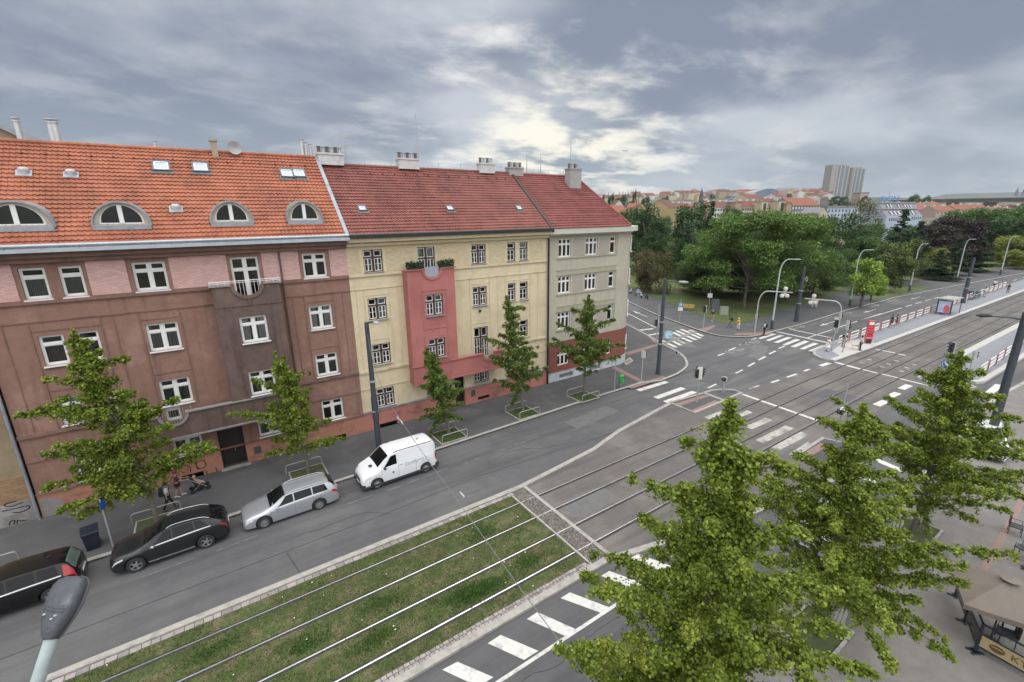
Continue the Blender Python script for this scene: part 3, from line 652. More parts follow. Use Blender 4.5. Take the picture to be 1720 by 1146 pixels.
def window(root, kind, x0, x1, z0, z1, Y, inside=None, sill=True, rz=0, org=None):
    fr, pa, si = win_meshes(kind, x1 - x0, z1 - z0); R = origin_of(root)
    o = link(bpy.data.objects.new('window', fr), root); o.location = Vector((x0, Y, z0)) - R if org is None else Vector(org) - R; o.rotation_euler = (0, 0, rz)
    link(bpy.data.objects.new('pane', pa), o)
    if sill: link(bpy.data.objects.new('sill', si), o)
    if inside:
        w, h = x1 - x0, z1 - z0; b = MB()
        if inside == 'curtains':
            for a, c in ((.04, w * .34), (w * .66, w - .04)):
                n = 8
                for i in range(n):
                    u0, u1 = a + (c - a) * i / n, a + (c - a) * (i + 1) / n; b.quad((u0, .12 + .03 * (i % 2), .03), (u1, .12 + .03 * ((i + 1) % 2), .03), (u1, .12 + .03 * ((i + 1) % 2), h - .03), (u0, .12 + .03 * (i % 2), h - .03))
            b.build('curtain', M_CURTAIN, o, wd=0)
        elif inside == 'sheer':
            n = 22
            for i in range(n):
                u0, u1 = .04 + (w - .08) * i / n, .04 + (w - .08) * (i + 1) / n; b.quad((u0, .12 + .03 * (i % 2), .03), (u1, .12 + .03 * ((i + 1) % 2), .03), (u1, .12 + .03 * ((i + 1) % 2), h * .7), (u0, .12 + .03 * (i % 2), h * .7))
            b.build('curtain', mat('grey_curtain', (.17, .175, .175), .9, .2, 2, stretch=(14, 1, 1)), o, wd=0)
        elif inside == 'blind':
            b.quad((.04, .10, .03), (w * .5, .10, .03), (w * .5, .10, h - .03), (.04, .10, h - .03)) if w < 1 else b.quad((w * .5, .10, .03), (w - .04, .10, .03), (w - .04, .10, h - .03), (w * .5, .10, h - .03))
            b.build('blind', M_BLIND, o, wd=0)
        elif inside == 'shade':
            b.quad((.04, .10, .03), (w - .04, .10, .03), (w - .04, .10, h - .03), (.04, .10, h - .03)); b.build('blind', mat('pale_shade', (.42, .50, .52), .9, .05), o, wd=0)
    return o
EAVE_Y, RIDGE_Y = 31.35, 37.5
def roofz(y, ze, zr): return ze + (y - EAVE_Y) / (RIDGE_Y - EAVE_Y) * (zr - ze)
def tile_roof(name, root, xl, xr, ze, zr, m, holes=(), sx=.235):
    """pantiled front slope: real overlapping courses with a wavy profile; xl, xr are functions of y"""
    L = math.hypot(RIDGE_Y - EAVE_Y, zr - ze); n = int(L / .335); dy, dz = (RIDGE_Y - EAVE_Y) / n, (zr - ze) / n; nl = Vector((0, -(zr - ze), RIDGE_Y - EAVE_Y)).normalized()
    V = []; F = []
    for j in range(n):
        y0, z0 = EAVE_Y + j * dy, ze + j * dz; a, c = xl(y0 + dy / 2), xr(y0 + dy / 2); k = max(2, int((c - a) / sx * 4)); base = len(V)
        for i in range(k + 1):
            x = a + (c - a) * i / k; ph = (x / sx) % 1.0; wv = .028 * math.sin(ph * 2 * math.pi) + .012 * math.sin(ph * 4 * math.pi)
            lift = .058; jx = .006 * math.sin(j * 12.9 + int(x / sx) * 7.1)
            p0 = Vector((x, y0 - .02, z0)) + nl * (lift + wv + jx); p1 = Vector((x, y0 + dy, z0 + dz)) + nl * (.004 + wv)
            pb = Vector((x, y0 - .02, z0)) + nl * (wv + jx - .004)
            V += [tuple(pb), tuple(p0), tuple(p1)]
        for i in range(k):
            q = base + i * 3; F += [(q, q + 3, q + 4, q + 1), (q + 1, q + 4, q + 5, q + 2)]
    b = MB(); b.add(V, F); return b.build(name, m, root)
def ridge_caps(b, p, q, r=.13, step=.4):
    p, q = Vector(p), Vector(q); L = (q - p).length; d = (q - p) / L; n = int(L / step)
    for i in range(n):
        a = p + d * (i * L / n); c = p + d * ((i + 1) * L / n + .03); b.tube([a, c], [r * 1.12, r * .92], 8)
def chimney(root, x0, x1, y0, y1, z0, z1, m, pots, name='chimney'):
    b = MB(); b.box(x0, x1, y0, y1, z0, z1 - .12); b.box(x0 - .06, x1 + .06, y0 - .06, y1 + .06, z1 - .12, z1)
    o = b.build(name, m, root)
    for i in range(pots):
        x = x0 + (x1 - x0) * (i + .5) / pots; c = MB(); c.cyl((x, (y0 + y1) / 2), .13, z1, z1 + .34, 10, .12); c.cyl((x, (y0 + y1) / 2), .17, z1 + .38, z1 + .44, 10); c.cyl((x, (y0 + y1) / 2), .02, z1 + .3, z1 + .4, 5)
        c.build('chimney_pot', mat('clay_pot', (.12, .10, .09), .8, .2) if i % 2 == 0 else M_GALV, o)
    return o
def strip_x(b, x0, x1, z0, z1, Y, proud): b.box(x0, x1, Y - proud, Y - .002, z0, z1)

# ---------- brown house
BX0, BX1, YX1 = -9.25, 8.2, 25.45
M_BROWN = mat('brown_render', (0.262, 0.148, 0.114), .9, .12, 2.5, bump=.5, bscale=45, col2=(0.335, 0.198, 0.155), s2=.45, f2=(.50, .64), streak=((2.2, 1, .22), .42, .50, .72))
M_BROWND = mat('weathered_brown_render', (0.125, 0.085, 0.074), .9, .2, 2.5, bump=.5, bscale=45, col2=(0.175, 0.115, 0.098), s2=.5, f2=(.45, .7), streak=((2.5, 1, .25), .6, .48, .7))
M_TRIMB = mat('brown_trim', (0.215, 0.125, 0.10), .9, .12, 3, col2=(.10, .07, .06), s2=.8, f2=(.5, .7))
M_SALMON = mat('salmon_plinth', (0.40, 0.185, 0.125), .9, .12, 1.2, bump=.3, bscale=30, col2=(0.24, 0.13, 0.10), s2=.7, f2=(.48, .68), streak=((1.2, 1, .8), .45, .5, .68))
M_PINKBR = bricks('pink_brick_cladding', (0.60, 0.385, 0.35), (.47, .29, .26), .27, .085)
M_TILE_O = tiles_mat('orange_tiles', (0.365, 0.128, 0.070), (0.285, 0.096, 0.054))
M_TILE_R = tiles_mat('red_tiles', (0.235, 0.082, 0.064), (0.185, 0.064, 0.052))
M_TILE_G = tiles_mat('dark_red_tiles', (0.215, 0.062, 0.054), (0.17, 0.05, 0.044))
M_DOOR = mat('dark_door', (0.02, 0.016, 0.014), .5, .3, 6)

br = thing('apartment_building', 'brown rendered building with bright orange tiled roof and four arched dormers', 'building', (-.5, YW, 0))
cols = {'a': (-7.45, -6.5), 'b': (-6.03, -5.13), 'c': (-3.12, -1.66), 'e': (5.42, 6.86)}
rows = [(11.82, 13.38), (8.36, 9.96), (5.04, 6.6), (1.68, 3.2)]
holes = [(x0, x1, z0, z1) for x0, x1 in cols.values() for z0, z1 in rows] + [(1.45, 2.92, 10.9, 13.38), (1.42, 2.86, 1.68, 3.1), (-.86, .52, 0, 2.75)]
holes = [h for h in holes if not (h[0] == -3.12 and h[2] == 5.04)] + [(-3.12, -1.66, 5.04, 6.6), (-3.12, -2.38, 4.05, 5.04)]
b = MB(); wall_grid(b, BX0, BX1, 1.45, 13.75, YW, [h for h in holes if not(h[2] == 0)] + [(-.86, .52, 1.0, 2.75)])
b.build('wall', M_BROWN, br); b = MB(); b.box(BX0, BX1, 43.8, 44, 0, 14); b.box(BX0, BX0 + .2, YW + .3, 43.8, 0, 14.2); b.build('rear_wall', M_BROWN, br)
b = MB(); wall_grid(b, BX0, BX1, 0, 1.45, YW - .07, [(-.86, .52, -.1, 1.6), (-7.0, -5.87, .12, .42), (-3.08, -1.93, .12, .42), (5.6, 6.8, .12, .42)], .3)
b.build('plinth', M_SALMON, br)
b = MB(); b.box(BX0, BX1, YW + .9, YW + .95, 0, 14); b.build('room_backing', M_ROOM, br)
for x0, x1 in ((-7.0, -5.87), (-3.08, -1.93), (5.6, 6.8)):
    b = MB(); b.box(x0 - .12, x1 + .12, YW - .10, YW - .072, .42, .56); b.box(x0 - .12, x0, YW - .10, YW - .072, .04, .42); b.box(x1, x1 + .12, YW - .10, YW - .072, .04, .42)
    b.build('basement_window_surround', M_SALMON, br)
# pink panels and mouldings
for x0, x1 in ((BX0, -7.64), (-4.95, -3.35), (-1.47, 1.27), (3.12, 5.2), (7.08, BX1)):
    b = MB(); strip_x(b, x0, x1, 11.80, 13.58, YW, .035); b.build('brick_panel', M_PINKBR, br)
b = MB()
for x0, x1 in ((BX0, .24), (3.76, BX1)):
    strip_x(b, x0, x1, 11.60, 11.78, YW, .12); strip_x(b, x0, x1, 10.68, 10.74, YW, .05)
strip_x(b, BX0, -3.92, 4.72, 4.90, YW, .12); strip_x(b, 3.78, BX1, 4.72, 4.90, YW, .12)
strip_x(b, BX0, -3.92, 3.32, 3.38, YW, .05); strip_x(b, 3.78, BX1, 3.32, 3.38, YW, .05)
strip_x(b, BX0, -.95, 1.45, 1.56, YW, .14); strip_x(b, .62, BX1, 1.45, 1.56, YW, .14)
for x0, x1 in ((-7.7, -4.9), (-3.35, -1.43), (5.18, 7.1)):
    for xx in (x0, x1 - .07): strip_x(b, xx, xx + .07, 4.92, 10.66, YW, .045)
    for z in (7.0, 10.2): strip_x(b, x0 + .07, x1 - .07, z, z + .05, YW, .03)
    for z in (4.95, 8.2): strip_x(b, x0 + .07, x1 - .07, z - .02, z + .03, YW, .03) if x0 != -3.35 else None
for x in (-8.6, -4.4, 4.5, 7.6): strip_x(b, x, x + .045, 4.92, 10.66, YW, .03)
b.build('moulding', M_TRIMB, br)
# cornice and gutter
b = MB(); b.box(BX0, BX1, YW - .28, YW, 13.62, 13.86); b.box(BX0, BX1, YW - .52, YW, 13.86, 14.14); b.build('cornice', M_TRIMB, br)
b = MB(); b.box(BX0, BX1 + .1, 31.12, 31.42, 14.145, 14.22); b.quad((BX0, 31.06, 14.23), (BX1 + .1, 31.06, 14.23), (BX1 + .1, 31.42, 14.50), (BX0, 31.42, 14.50)); b.box(BX0, BX1 + .1, 31.04, 31.10, 14.145, 14.30)
for x in np.arange(BX0 + .4, BX1, 1.3): b.box(x, x + .05, 31.02, 31.36, 14.30, 14.36)
b.tube([(BX0, 31.2, 14.47), (BX1 + .1, 31.2, 14.47)], .075, 8)
b.build('gutter', mat('zinc_light', (.42, .46, .50), .4, .12, 2, metal=.3), br)
RZ0, RZ1 = 14.42, 19.80
rf = tile_roof('roof', br, lambda y: BX0, lambda y: 8.12, RZ0, RZ1, M_TILE_O)
b = MB(); b.quad((BX0, RIDGE_Y, RZ1), (8.2, RIDGE_Y, RZ1), (8.2, 44, 14.4), (BX0, 44, 14.4)); b.poly([(BX0, EAVE_Y, RZ0 - .05), (BX0, 44, 14.4), (BX0, RIDGE_Y, RZ1)]); b.poly([(BX1, EAVE_Y, RZ0 - .05), (BX1, 44, 14.4), (BX1, RIDGE_Y, RZ1)]); b.build('rear_roof', M_TILE_O, rf)
b = MB(); ridge_caps(b, (BX0, RIDGE_Y, RZ1 + .03), (8.1, RIDGE_Y, RZ1 + .03)); b.build('ridge_cap', M_TILE_O, rf)
b = MB(); sl_ = (RZ1 - RZ0) / (RIDGE_Y - EAVE_Y)
b.add([(8.1, EAVE_Y - .1, RZ0 + .08), (8.34, EAVE_Y - .1, RZ0 + .08), (8.34, RIDGE_Y + .1, RZ1 + .20), (8.1, RIDGE_Y + .1, RZ1 + .20), (8.1, EAVE_Y - .1, RZ0 - .3), (8.34, EAVE_Y - .1, RZ0 - .3), (8.34, RIDGE_Y + .1, RZ1 - .2), (8.1, RIDGE_Y + .1, RZ1 - .2)], [(0, 1, 2, 3), (4, 5, 1, 0), (5, 6, 2, 1), (7, 4, 0, 3)])
b.build('party_wall_flashing', M_ZINC, br)
def roofpt(px, py, ze=RZ0, zr=RZ1):
    k = (zr - ze) / (RIDGE_Y - EAVE_Y); d = ray(px, py); t = (ze - k * EAVE_Y - CAMH) / (d[2] - k * d[1]); p = CAM + d * t; return (float(p[0]), float(p[1]), float(p[2]))
# arched dormers
def dormer(cx, w, zb, h):
    yb = EAVE_Y + (zb - RZ0) / sl_; d = MB(); n = 18; prof = []
    for i in range(n + 1):
        a = math.pi * i / n; prof.append((cx - w / 2 * math.cos(a) * (1 + .10 * abs(math.cos(a)) ** 3), zb + h * math.sin(a) ** .85))
    fy = yb - .05; inner = [(cx + (x - cx) * .80, zb + .11 + (z - zb) * .85) for x, z in prof]
    # front face ring
    for i in range(n): d.quad((prof[i][0], fy, prof[i][1]), (inner[i][0], fy, inner[i][1]), (inner[i + 1][0], fy, inner[i + 1][1]), (prof[i + 1][0], fy, prof[i + 1][1]))
    d.quad((prof[0][0], fy, zb), (prof[-1][0], fy, zb), (inner[-1][0], fy, inner[-1][1]), (inner[0][0], fy, inner[0][1]))
    for i in range(n): d.quad((inner[i][0], fy, inner[i][1]), (inner[i][0], fy + .14, inner[i][1]), (inner[i + 1][0], fy + .14, inner[i + 1][1]), (inner[i + 1][0], fy, inner[i + 1][1]))
    o = d.build('dormer', mat('dormer_plaster', (.40, .36, .31), .85, .12, 3), br)
    d = MB()
    out = [(cx + (x - cx) * 1.06, zb - .0 + (z - zb) * 1.08) for x, z in prof]
    for i in range(n):
        y1 = EAVE_Y + (out[i][1] - RZ0) / sl_ + .25; y2 = EAVE_Y + (out[i + 1][1] - RZ0) / sl_ + .25
        d.quad((out[i][0], fy - .10, out[i][1]), (out[i + 1][0], fy - .10, out[i + 1][1]), (out[i + 1][0], y2, out[i + 1][1] + .02), (out[i][0], y1, out[i][1] + .02))
        d.quad((prof[i][0], fy - .10, prof[i][1]), (prof[i + 1][0], fy - .10, prof[i + 1][1]), (out[i + 1][0], fy - .10, out[i + 1][1]), (out[i][0], fy - .10, out[i][1]))
        d.quad((prof[i][0], fy - .10, prof[i][1]), (prof[i][0], fy, prof[i][1]), (prof[i + 1][0], fy, prof[i + 1][1]), (prof[i + 1][0], fy - .10, prof[i + 1][1]))
    d.box(cx - w * .56, cx + w * .56, fy - .24, fy + .02, zb - .17, zb + .06); d.build('dormer_roof', M_ZINC, o)
    d = MB(); fw = [(cx + (x - cx) * .80, zb + .115 + (z - zb) * .845) for x, z in prof]; fi = [(cx + (x - cx) * .72, zb + .19 + (z - zb) * .74) for x, z in prof]
    for i in range(n): d.quad((fw[i][0], fy + .08, fw[i][1]), (fi[i][0], fy + .08, fi[i][1]), (fi[i + 1][0], fy + .08, fi[i + 1][1]), (fw[i + 1][0], fy + .08, fw[i + 1][1]))
    d.quad((fw[0][0], fy + .08, fw[0][1]), (fw[-1][0], fy + .08, fw[-1][1]), (fi[-1][0], fy + .08, fi[-1][1]), (fi[0][0], fy + .08, fi[0][1]))
    d.box(cx - .10, cx + .10, fy + .05, fy + .12, zb + .15, zb + .14 + h * .80)
    d.build('window', M_FRAME, o)
    d = MB(); d.poly([(x, fy + .10, z) for x, z in fi]); d.build('pane', mat('dormer_glass', (.015, .017, .018), .06, 0, spec=.8), o)
for px, py, w in ((31, 384, 2.35), (207, 381, 2.15), (391, 376, 1.95), (513, 373, 1.9)):
    p = roofpt(px, py); dormer(p[0], w, p[2] + .02, 1.20)
def slope_frame(px, py, ze=RZ0, zr=RZ1):
    x, y, z = roofpt(px, py, ze, zr); k = math.atan2(zr - ze, RIDGE_Y - EAVE_Y); return Matrix.Translation((x, y, z)) @ Matrix.Rotation(k, 4, 'X')
M_SKYG = mat('skylight_glass', (.42, .47, .53), .08, .05, 1, spec=.8)
def skylight(root, px, py, w, h, ze=RZ0, zr=RZ1, n=1):
    Mx = slope_frame(px, py, ze, zr); b = MB(); f = .09
    for (x0, x1, y0, y1) in ((-w / 2 - f, w / 2 + f, -h / 2 - f, -h / 2), (-w / 2 - f, w / 2 + f, h / 2, h / 2 + f), (-w / 2 - f, -w / 2, -h / 2, h / 2), (w / 2, w / 2 + f, -h / 2, h / 2)): b.box(x0, x1, y0, y1, 0, .16)
    b.box(-w / 2 - .2, w / 2 + .2, -h / 2 - .32, -h / 2 - f, .05, .085); b.xf(Mx); o = b.build('skylight', mat('skylight_frame', (.10, .105, .11), .5, .1), root)
    b = MB()
    for (x0, x1, y0, y1) in ((-w / 2, w / 2, -h / 2, -h / 2 + .07), (-w / 2, w / 2, h / 2 - .07, h / 2), (-w / 2, -w / 2 + .07, -h / 2, h / 2), (w / 2 - .07, w / 2, -h / 2, h / 2)): b.box(x0, x1, y0, y1, .05, .13)
    b.xf(Mx); b.build('sash', M_FRAME, o)
    b = MB(); b.box(-w / 2 + .07, w / 2 - .07, -h / 2 + .07, h / 2 - .07, .05, .10); b.xf(Mx); b.build('pane', M_SKYG, o)
for px, py in ((271, 281), (337, 283)): skylight(br, px, py, .72, .78)
for px in (481.5, 502): skylight(br, px, 293, .66, .72)
def vent(px, py):
    Mx = slope_frame(px, py); b = MB(); b.box(-.32, .32, -.28, .22, .04, .09); b.xf(Mx); o = b.build('roof_vent', MATS['zinc'], br)
    b = MB(); x, y, z = roofpt(px, py); b.lathe([(.02, .34), (.14, .33), (.22, .26), (.24, .18), (.20, .10), (.2, -.1)], (x, y, z), 14); b.build('vent_cap', mat('pale_cap', (.45, .46, .46), .5, .1), o, smooth=True)
for p in ((41, 292), (120, 295), (296, 353)): vent(*p)
# small step hooks near the ridge
def hooks(rf, xs, y, ze, zr):
    for x in xs: b = MB(); z = roofz(y, ze, zr); b.tube([(x, y, z + .05), (x, y - .15, z + .10)], .05, 6); b.build('snow_hook', mat('hook', (.20, .06, .035), .7, .1), rf)
hooks(rf, np.arange(-8, 8, .95), 36.7, RZ0, RZ1)
# roof furniture on the brown house
x, y, z = roofpt(363, 266); chimney(br, x - .17, x + .17, y, y + .35, z - .3, z + 1.15, mat('tan_chimney', (.36, .30, .22), .85, .12, 4), 0)
p = AY(12, 235, 45.0)
def flue(px, base_y, top_y, Y, r, n=1, cap=True, root=br, name='flue_pipe'):
    for i in range(n):
        a = AY(px + i * 7, base_y, Y); c = AY(px + i * 7, top_y, Y); b = MB(); zt = c[2]; b.cyl((a[0], Y), r, min(a[2], 19) - .6, zt, 10); b.cyl((a[0], Y), r * 1.3, zt - .05, zt + .02, 10)
        if cap: b.cyl((a[0], Y), r * 1.5, zt + .12, zt + .16, 10); b.cyl((a[0], Y), .02, zt, zt + .14, 5)
        b.build(name, mat('bright_flue', (.55, .56, .57), .35, .1, metal=.4), root, smooth=True)
flue(36, 238, 204, 38.2, .14); flue(92, 240, 206, 38.2, .16, 2); flue(262, 250, 241, 38.2, .10)
flue(509, 262, 238, 38.4, .13); flue(515, 262, 243, 38.4, .12); flue(523, 262, 246, 38.4, .11)
x, y, z = AY(396, 262, 37.3); b = MB(); b.tube([(x, y, z - .1), (x, y, z + .35)], .03, 6); o = b.build('satellite_dish', M_GALV, br)
b = MB(); dm = Matrix.Translation((x, y - .05, z + .45)) @ Matrix.Rotation(RD(80), 4, 'X'); b.lathe([(.02, 0), (.18, .02), (.32, .07), (.42, .13), (.43, .135), (.42, .16), (.3, .1), (.02, .03)], (0, 0, 0), 22); b.xf(dm); b.build('dish', mat('dish_grey', (.30, .30, .31), .5, .1), o, smooth=True)
for px in (400, 493): pass
# windows
ins = {('a', 0): 'sheer', ('b', 0): 'sheer', ('c', 0): None, ('e', 0): None, ('a', 1): None, ('b', 1): None, ('c', 1): 'sheer', ('e', 1): 'curtains', ('a', 2): 'shade', ('b', 2): 'shade', ('c', 2): 'sheer', ('e', 2): 'sheer', ('a', 3): 'sheer', ('b', 3): None, ('c', 3): 'sheer', ('e', 3): None}
for k, (x0, x1) in cols.items():
    for r_, (z0, z1) in enumerate(rows): window(br, 'white', x0, x1, z0, z1, YW + .14, ins[(k, r_)])
window(br, 'white', 1.45, 2.92, 10.9, 13.38, YW + .14, None, sill=False); window(br, 'white', -3.12, -2.38, 4.05, 5.04, YW + .14, 'sheer', sill=False); window(br, 'white', 1.42, 2.86, 1.68, 3.1, YW + .14, 'sheer')
# bay with balcony on top
BYF = 30.8
bh = [(1.35, 2.77, 8.38, 9.97), (1.33, 2.73, 5.02, 6.55)]
b = MB(); wall_grid(b, .25, 3.75, 4.9, 11.1, BYF, bh, .2)
for x, sgn in ((.25, -1), (3.75, 1)): b.quad((x, BYF, 4.9), (x, YW, 4.9), (x, YW, 11.85), (x, BYF, 11.85))
n = 14; arc = [(2.05 + .68 * math.cos(math.pi + math.pi * i / n), 11.85 + .62 * math.sin(math.pi + math.pi * i / n)) for i in range(n + 1)]
b.poly([(.25, BYF, 11.1), (3.75, BYF, 11.1), (3.75, BYF, 11.85)] + [(x, BYF, z) for x, z in arc[::-1]] + [(.25, BYF, 11.85)])
b.quad((.25, BYF, 11.0), (3.75, BYF, 11.0), (3.75, YW, 11.0), (.25, YW, 11.0)); b.quad((.25, BYF, 4.9), (.25, YW, 4.9), (3.75, YW, 4.9), (3.75, BYF, 4.9)); b.box(.3, 3.7, BYF + .7, BYF + .72, 4.95, 10.9)
b.quad((.45, BYF + .18, 11.0), (3.55, BYF + .18, 11.0), (3.55, BYF + .18, 11.2), (.45, BYF + .18, 11.2))
bay = b.build('bay', M_BROWND, br)
b = MB()
for i in range(n): # raised roll round the notch
    a0, a1 = math.pi + math.pi * i / n, math.pi + math.pi * (i + 1) / n
    q = lambda a, r, y: (2.05 + r * math.cos(a), y, 11.85 + r * .92 * math.sin(a))
    b.quad(q(a0, .68, BYF - .08), q(a0, .88, BYF - .08), q(a1, .88, BYF - .08), q(a1, .68, BYF - .08)); b.quad(q(a0, .88, BYF - .08), q(a0, .88, BYF), q(a1, .88, BYF), q(a1, .88, BYF - .08)); b.quad(q(a0, .68, BYF + .15), q(a0, .68, BYF - .08), q(a1, .68, BYF - .08), q(a1, .68, BYF + .15))
b.tube([(2.05, BYF - .03, 11.0), (2.05, BYF - .06, 10.6)], [.12, .03], 6)
b.build('notch_moulding', M_BROWND, bay)
b = MB(); b.box(.12, 1.2, BYF - .10, BYF + .14, 11.85, 11.93); b.box(2.9, 3.88, BYF - .10, BYF + .14, 11.85, 11.93); b.box(3.66, 3.88, BYF + .14, YW, 11.85, 11.93); b.box(.12, .34, BYF + .14, YW, 11.85, 11.93); b.build('coping', mat('pale_coping', (.27, .25, .24), .6, .2, 4), bay)
b = MB()
b.tube([(.2, BYF + .02, 12.12), (3.8, BYF + .02, 12.12)], .022, 6); b.tube([(.2, BYF + .02, 12.02), (3.8, BYF + .02, 12.02)], .015, 6)
for x in (.2, .6, .95, 3.1, 3.45, 3.8): b.tube([(x, BYF + .02, 11.9), (x, BYF + .02, 12.13)], .016, 5)
for i in range(7): x = 1.48 + i * .19; b.tube([(x, BYF + .02, 11.85 - .6 * math.sqrt(max(0, 1 - ((x - 2.05) / .68) ** 2))), (x, BYF + .02, 12.12)], .012, 5)
b.build('balcony_railing', M_WHITE, bay)
window(bay, 'white', 1.35, 2.77, 8.38, 9.97, BYF + .14, 'curtains'); window(bay, 'white', 1.33, 2.73, 5.02, 6.55, BYF + .14, 'sheer')
b = MB(); strip_x(b, .25, 3.75, 10.64, 10.70, BYF, .04)
for xx in (1.0, 3.05): strip_x(b, xx, xx + .06, 4.95, 10.62, BYF, .035)
b.build('moulding', M_BROWND, bay)
# lower balcony block with notch
def notch_block(root, x0, x1, yf, zb, zt, cx, r, m, name):
    b = MB(); n = 12; arc = [(cx + r * math.cos(math.pi + math.pi * i / n), zt + r * .95 * math.sin(math.pi + math.pi * i / n)) for i in range(n + 1)]
    b.poly([(x0, yf, zb), (x1, yf, zb), (x1, yf, zt)] + [(x, yf, z) for x, z in arc[::-1]] + [(x0, yf, zt)])
    bk = yf + .16; b.poly([(x0 + .1, bk, zb + .2), (x0 + .1, bk, zt)] + [(x, bk, z) for x, z in arc] + [(x1 - .1, bk, zt), (x1 - .1, bk, zb + .2)])
    for i in range(n): b.quad((arc[i][0], yf, arc[i][1]), (arc[i][0], bk, arc[i][1]), (arc[i + 1][0], bk, arc[i + 1][1]), (arc[i + 1][0], yf, arc[i + 1][1]))
    b.quad((x0, yf, zb), (x0, YW, zb), (x1, YW, zb), (x1, yf, zb)); b.quad((x0, yf, zb), (x0, yf, zt), (x0, YW, zt), (x0, YW, zb)); b.quad((x1, yf, zb), (x1, YW, zb), (x1, YW, zt), (x1, yf, zt))
    b.quad((x0, yf, zb + .35), (x1, yf, zb + .35), (x1, YW, zb + .35), (x0, YW, zb + .35))
    o = b.build(name, m, root)
    b = MB()
    for i in range(n):
        a0, a1 = math.pi + math.pi * i / n, math.pi + math.pi * (i + 1) / n; q = lambda a, rr, y: (cx + rr * math.cos(a), y, zt + rr * .95 * math.sin(a))
        b.quad(q(a0, r, yf - .07), q(a0, r + .17, yf - .07), q(a1, r + .17, yf - .07), q(a1, r, yf - .07)); b.quad(q(a0, r + .17, yf - .07), q(a0, r + .17, yf), q(a1, r + .17, yf), q(a1, r + .17, yf - .07))
    b.box(x0 - .07, cx - r, yf - .09, yf + .18, zt, zt + .08); b.box(cx + r, x1 + .07, yf - .09, yf + .18, zt, zt + .08); b.box(x0 - .05, x1 + .05, yf - .07, yf + .02, zb - .10, zb)
    b.build('coping', MATS['pale_coping'] if m is M_BROWND else m, o)
    b = MB()
    for i in range(9): x = cx - r + .08 + i * (2 * r - .16) / 8; b.tube([(x, yf + .05, zt - r * .95 * math.sqrt(max(0, 1 - ((x - cx) / r) ** 2))), (x, yf + .05, zt + .5)], .012, 5)
    b.tube([(cx - r - .3, yf + .05, zt + .5), (cx + r + .3, yf + .05, zt + .5)], .02, 6); b.tube([(cx - r - .3, yf + .05, zt + .06), (cx - r - .3, yf + .05, zt + .5)], .015, 5); b.tube([(cx + r + .3, yf + .05, zt + .06), (cx + r + .3, yf + .05, zt + .5)], .015, 5)
    b.build('balcony_railing', M_GALV, o)
    return o
notch_block(br, -3.85, 3.75, BYF, 3.42, 4.82, -2.68, .56, M_BROWND, 'balcony')
b = MB(); b.box(-.86, .52, YW + .45, YW + .5, 0, 2.75); b.box(-.22, -.16, YW + .42, YW + .45, .1, 2.6)
for x in (-.78, -.1):
    for z in (.25, 1.4): b.box(x, x + .5, YW + .43, YW + .45, z, z + .95)
o = b.build('door', M_DOOR, br)
b = MB(); b.tube([(-.05, YW + .40, 1.0), (-.05, YW + .40, 1.25)], .02, 6); b.build('handle', M_GALV, o)
b = MB(); b.box(-1.0, .66, YW - .35, YW + .1, 0, .13); b.build('doorstep', M_CURB, br)
b = MB(); b.box(.95, 1.35, YW - .10, YW - .072, .62, 1.12); b.box(-4.6, -4.2, YW - .09, YW - .072, .5, .9); b.build('meter_box', mat('meter_grey', (.07, .075, .08), .6, .1), br)
b = MB(); b.cyl((BX0 - .12, YW - .16), .07, 0, 14.1, 8); b.build('drainpipe', M_ZINC, br, smooth=True)
b = MB(); b.cyl((4.1, YW - .12), .055, 4.9, 13.7, 8); b.build('drainpipe', M_BROWND, br, smooth=True)
# graffiti on the plinth: thin raised strokes of paint
M_SPRAY = mat('black_spray_paint', (.035, .032, .032), .8, .2)
M_SPRAYR = mat('faded_spray_paint', (.19, .10, .085), .85, .2)
def stroke(b, P, Y, w=.03):
    for i in range(len(P) - 1):
        (x0, z0), (x1, z1) = P[i], P[i + 1]; d = Vector((x1 - x0, z1 - z0)); L = d.length
        if L < 1e-6: continue
        n = Vector((-d.y, d.x)) / L * w / 2; e = d / L * w * .3
        b.quad((x0 - e.x - n.x, Y, z0 - e.y - n.y), (x1 + e.x - n.x, Y, z1 + e.y - n.y), (x1 + e.x + n.x, Y, z1 + e.y + n.y), (x0 - e.x + n.x, Y, z0 - e.y + n.y))
Z7g = zone(230, 740, 8.188)
def onwall(P, Y=YW - .07):
    o = []
    for x, y in P: q = AY(*Z7g(x, y), Y); o.append((q[0], q[2]))
    return o
def curve(P, n=5):
    P = [Vector(p) for p in P]; out = []
    for i in range(len(P) - 1):
        p0, p1, p2, p3 = P[max(0, i - 1)], P[i], P[i + 1], P[min(len(P) - 1, i + 2)]
        for k in range(n):
            t = k / n; out.append(tuple(.5 * ((2 * p1) + (p2 - p0) * t + (2 * p0 - 5 * p1 + 4 * p2 - p3) * t * t + (3 * p1 - p0 - 3 * p2 + p3) * t ** 3)))
    out.append(tuple(P[-1])); return out
b = MB(); Yg = YW - .075
for P in (((950, 340), (930, 290), (880, 280), (830, 300), (815, 345), (850, 380), (910, 380), (950, 340)), ((815, 345), (840, 395), (900, 412), (945, 415), (970, 460), (1020, 500), (1070, 485), (1098, 430), (1085, 370)),
          ((610, 345), (680, 338), (735, 380), (730, 440), (670, 475), (590, 490), (570, 540), (575, 620)), ((600, 425), (650, 448), (700, 455)), ((560, 440), (590, 490)),
          ((400, 410), (440, 375), (510, 355)), ((370, 500), (400, 570), (450, 560), (530, 440)), ((235, 530), (270, 620), (325, 710)), ((60, 635), (130, 565)), ((50, 620), (130, 780))):
    stroke(b, curve(onwall(P)), Yg, .05)
b.build('graffiti', M_SPRAY, br)
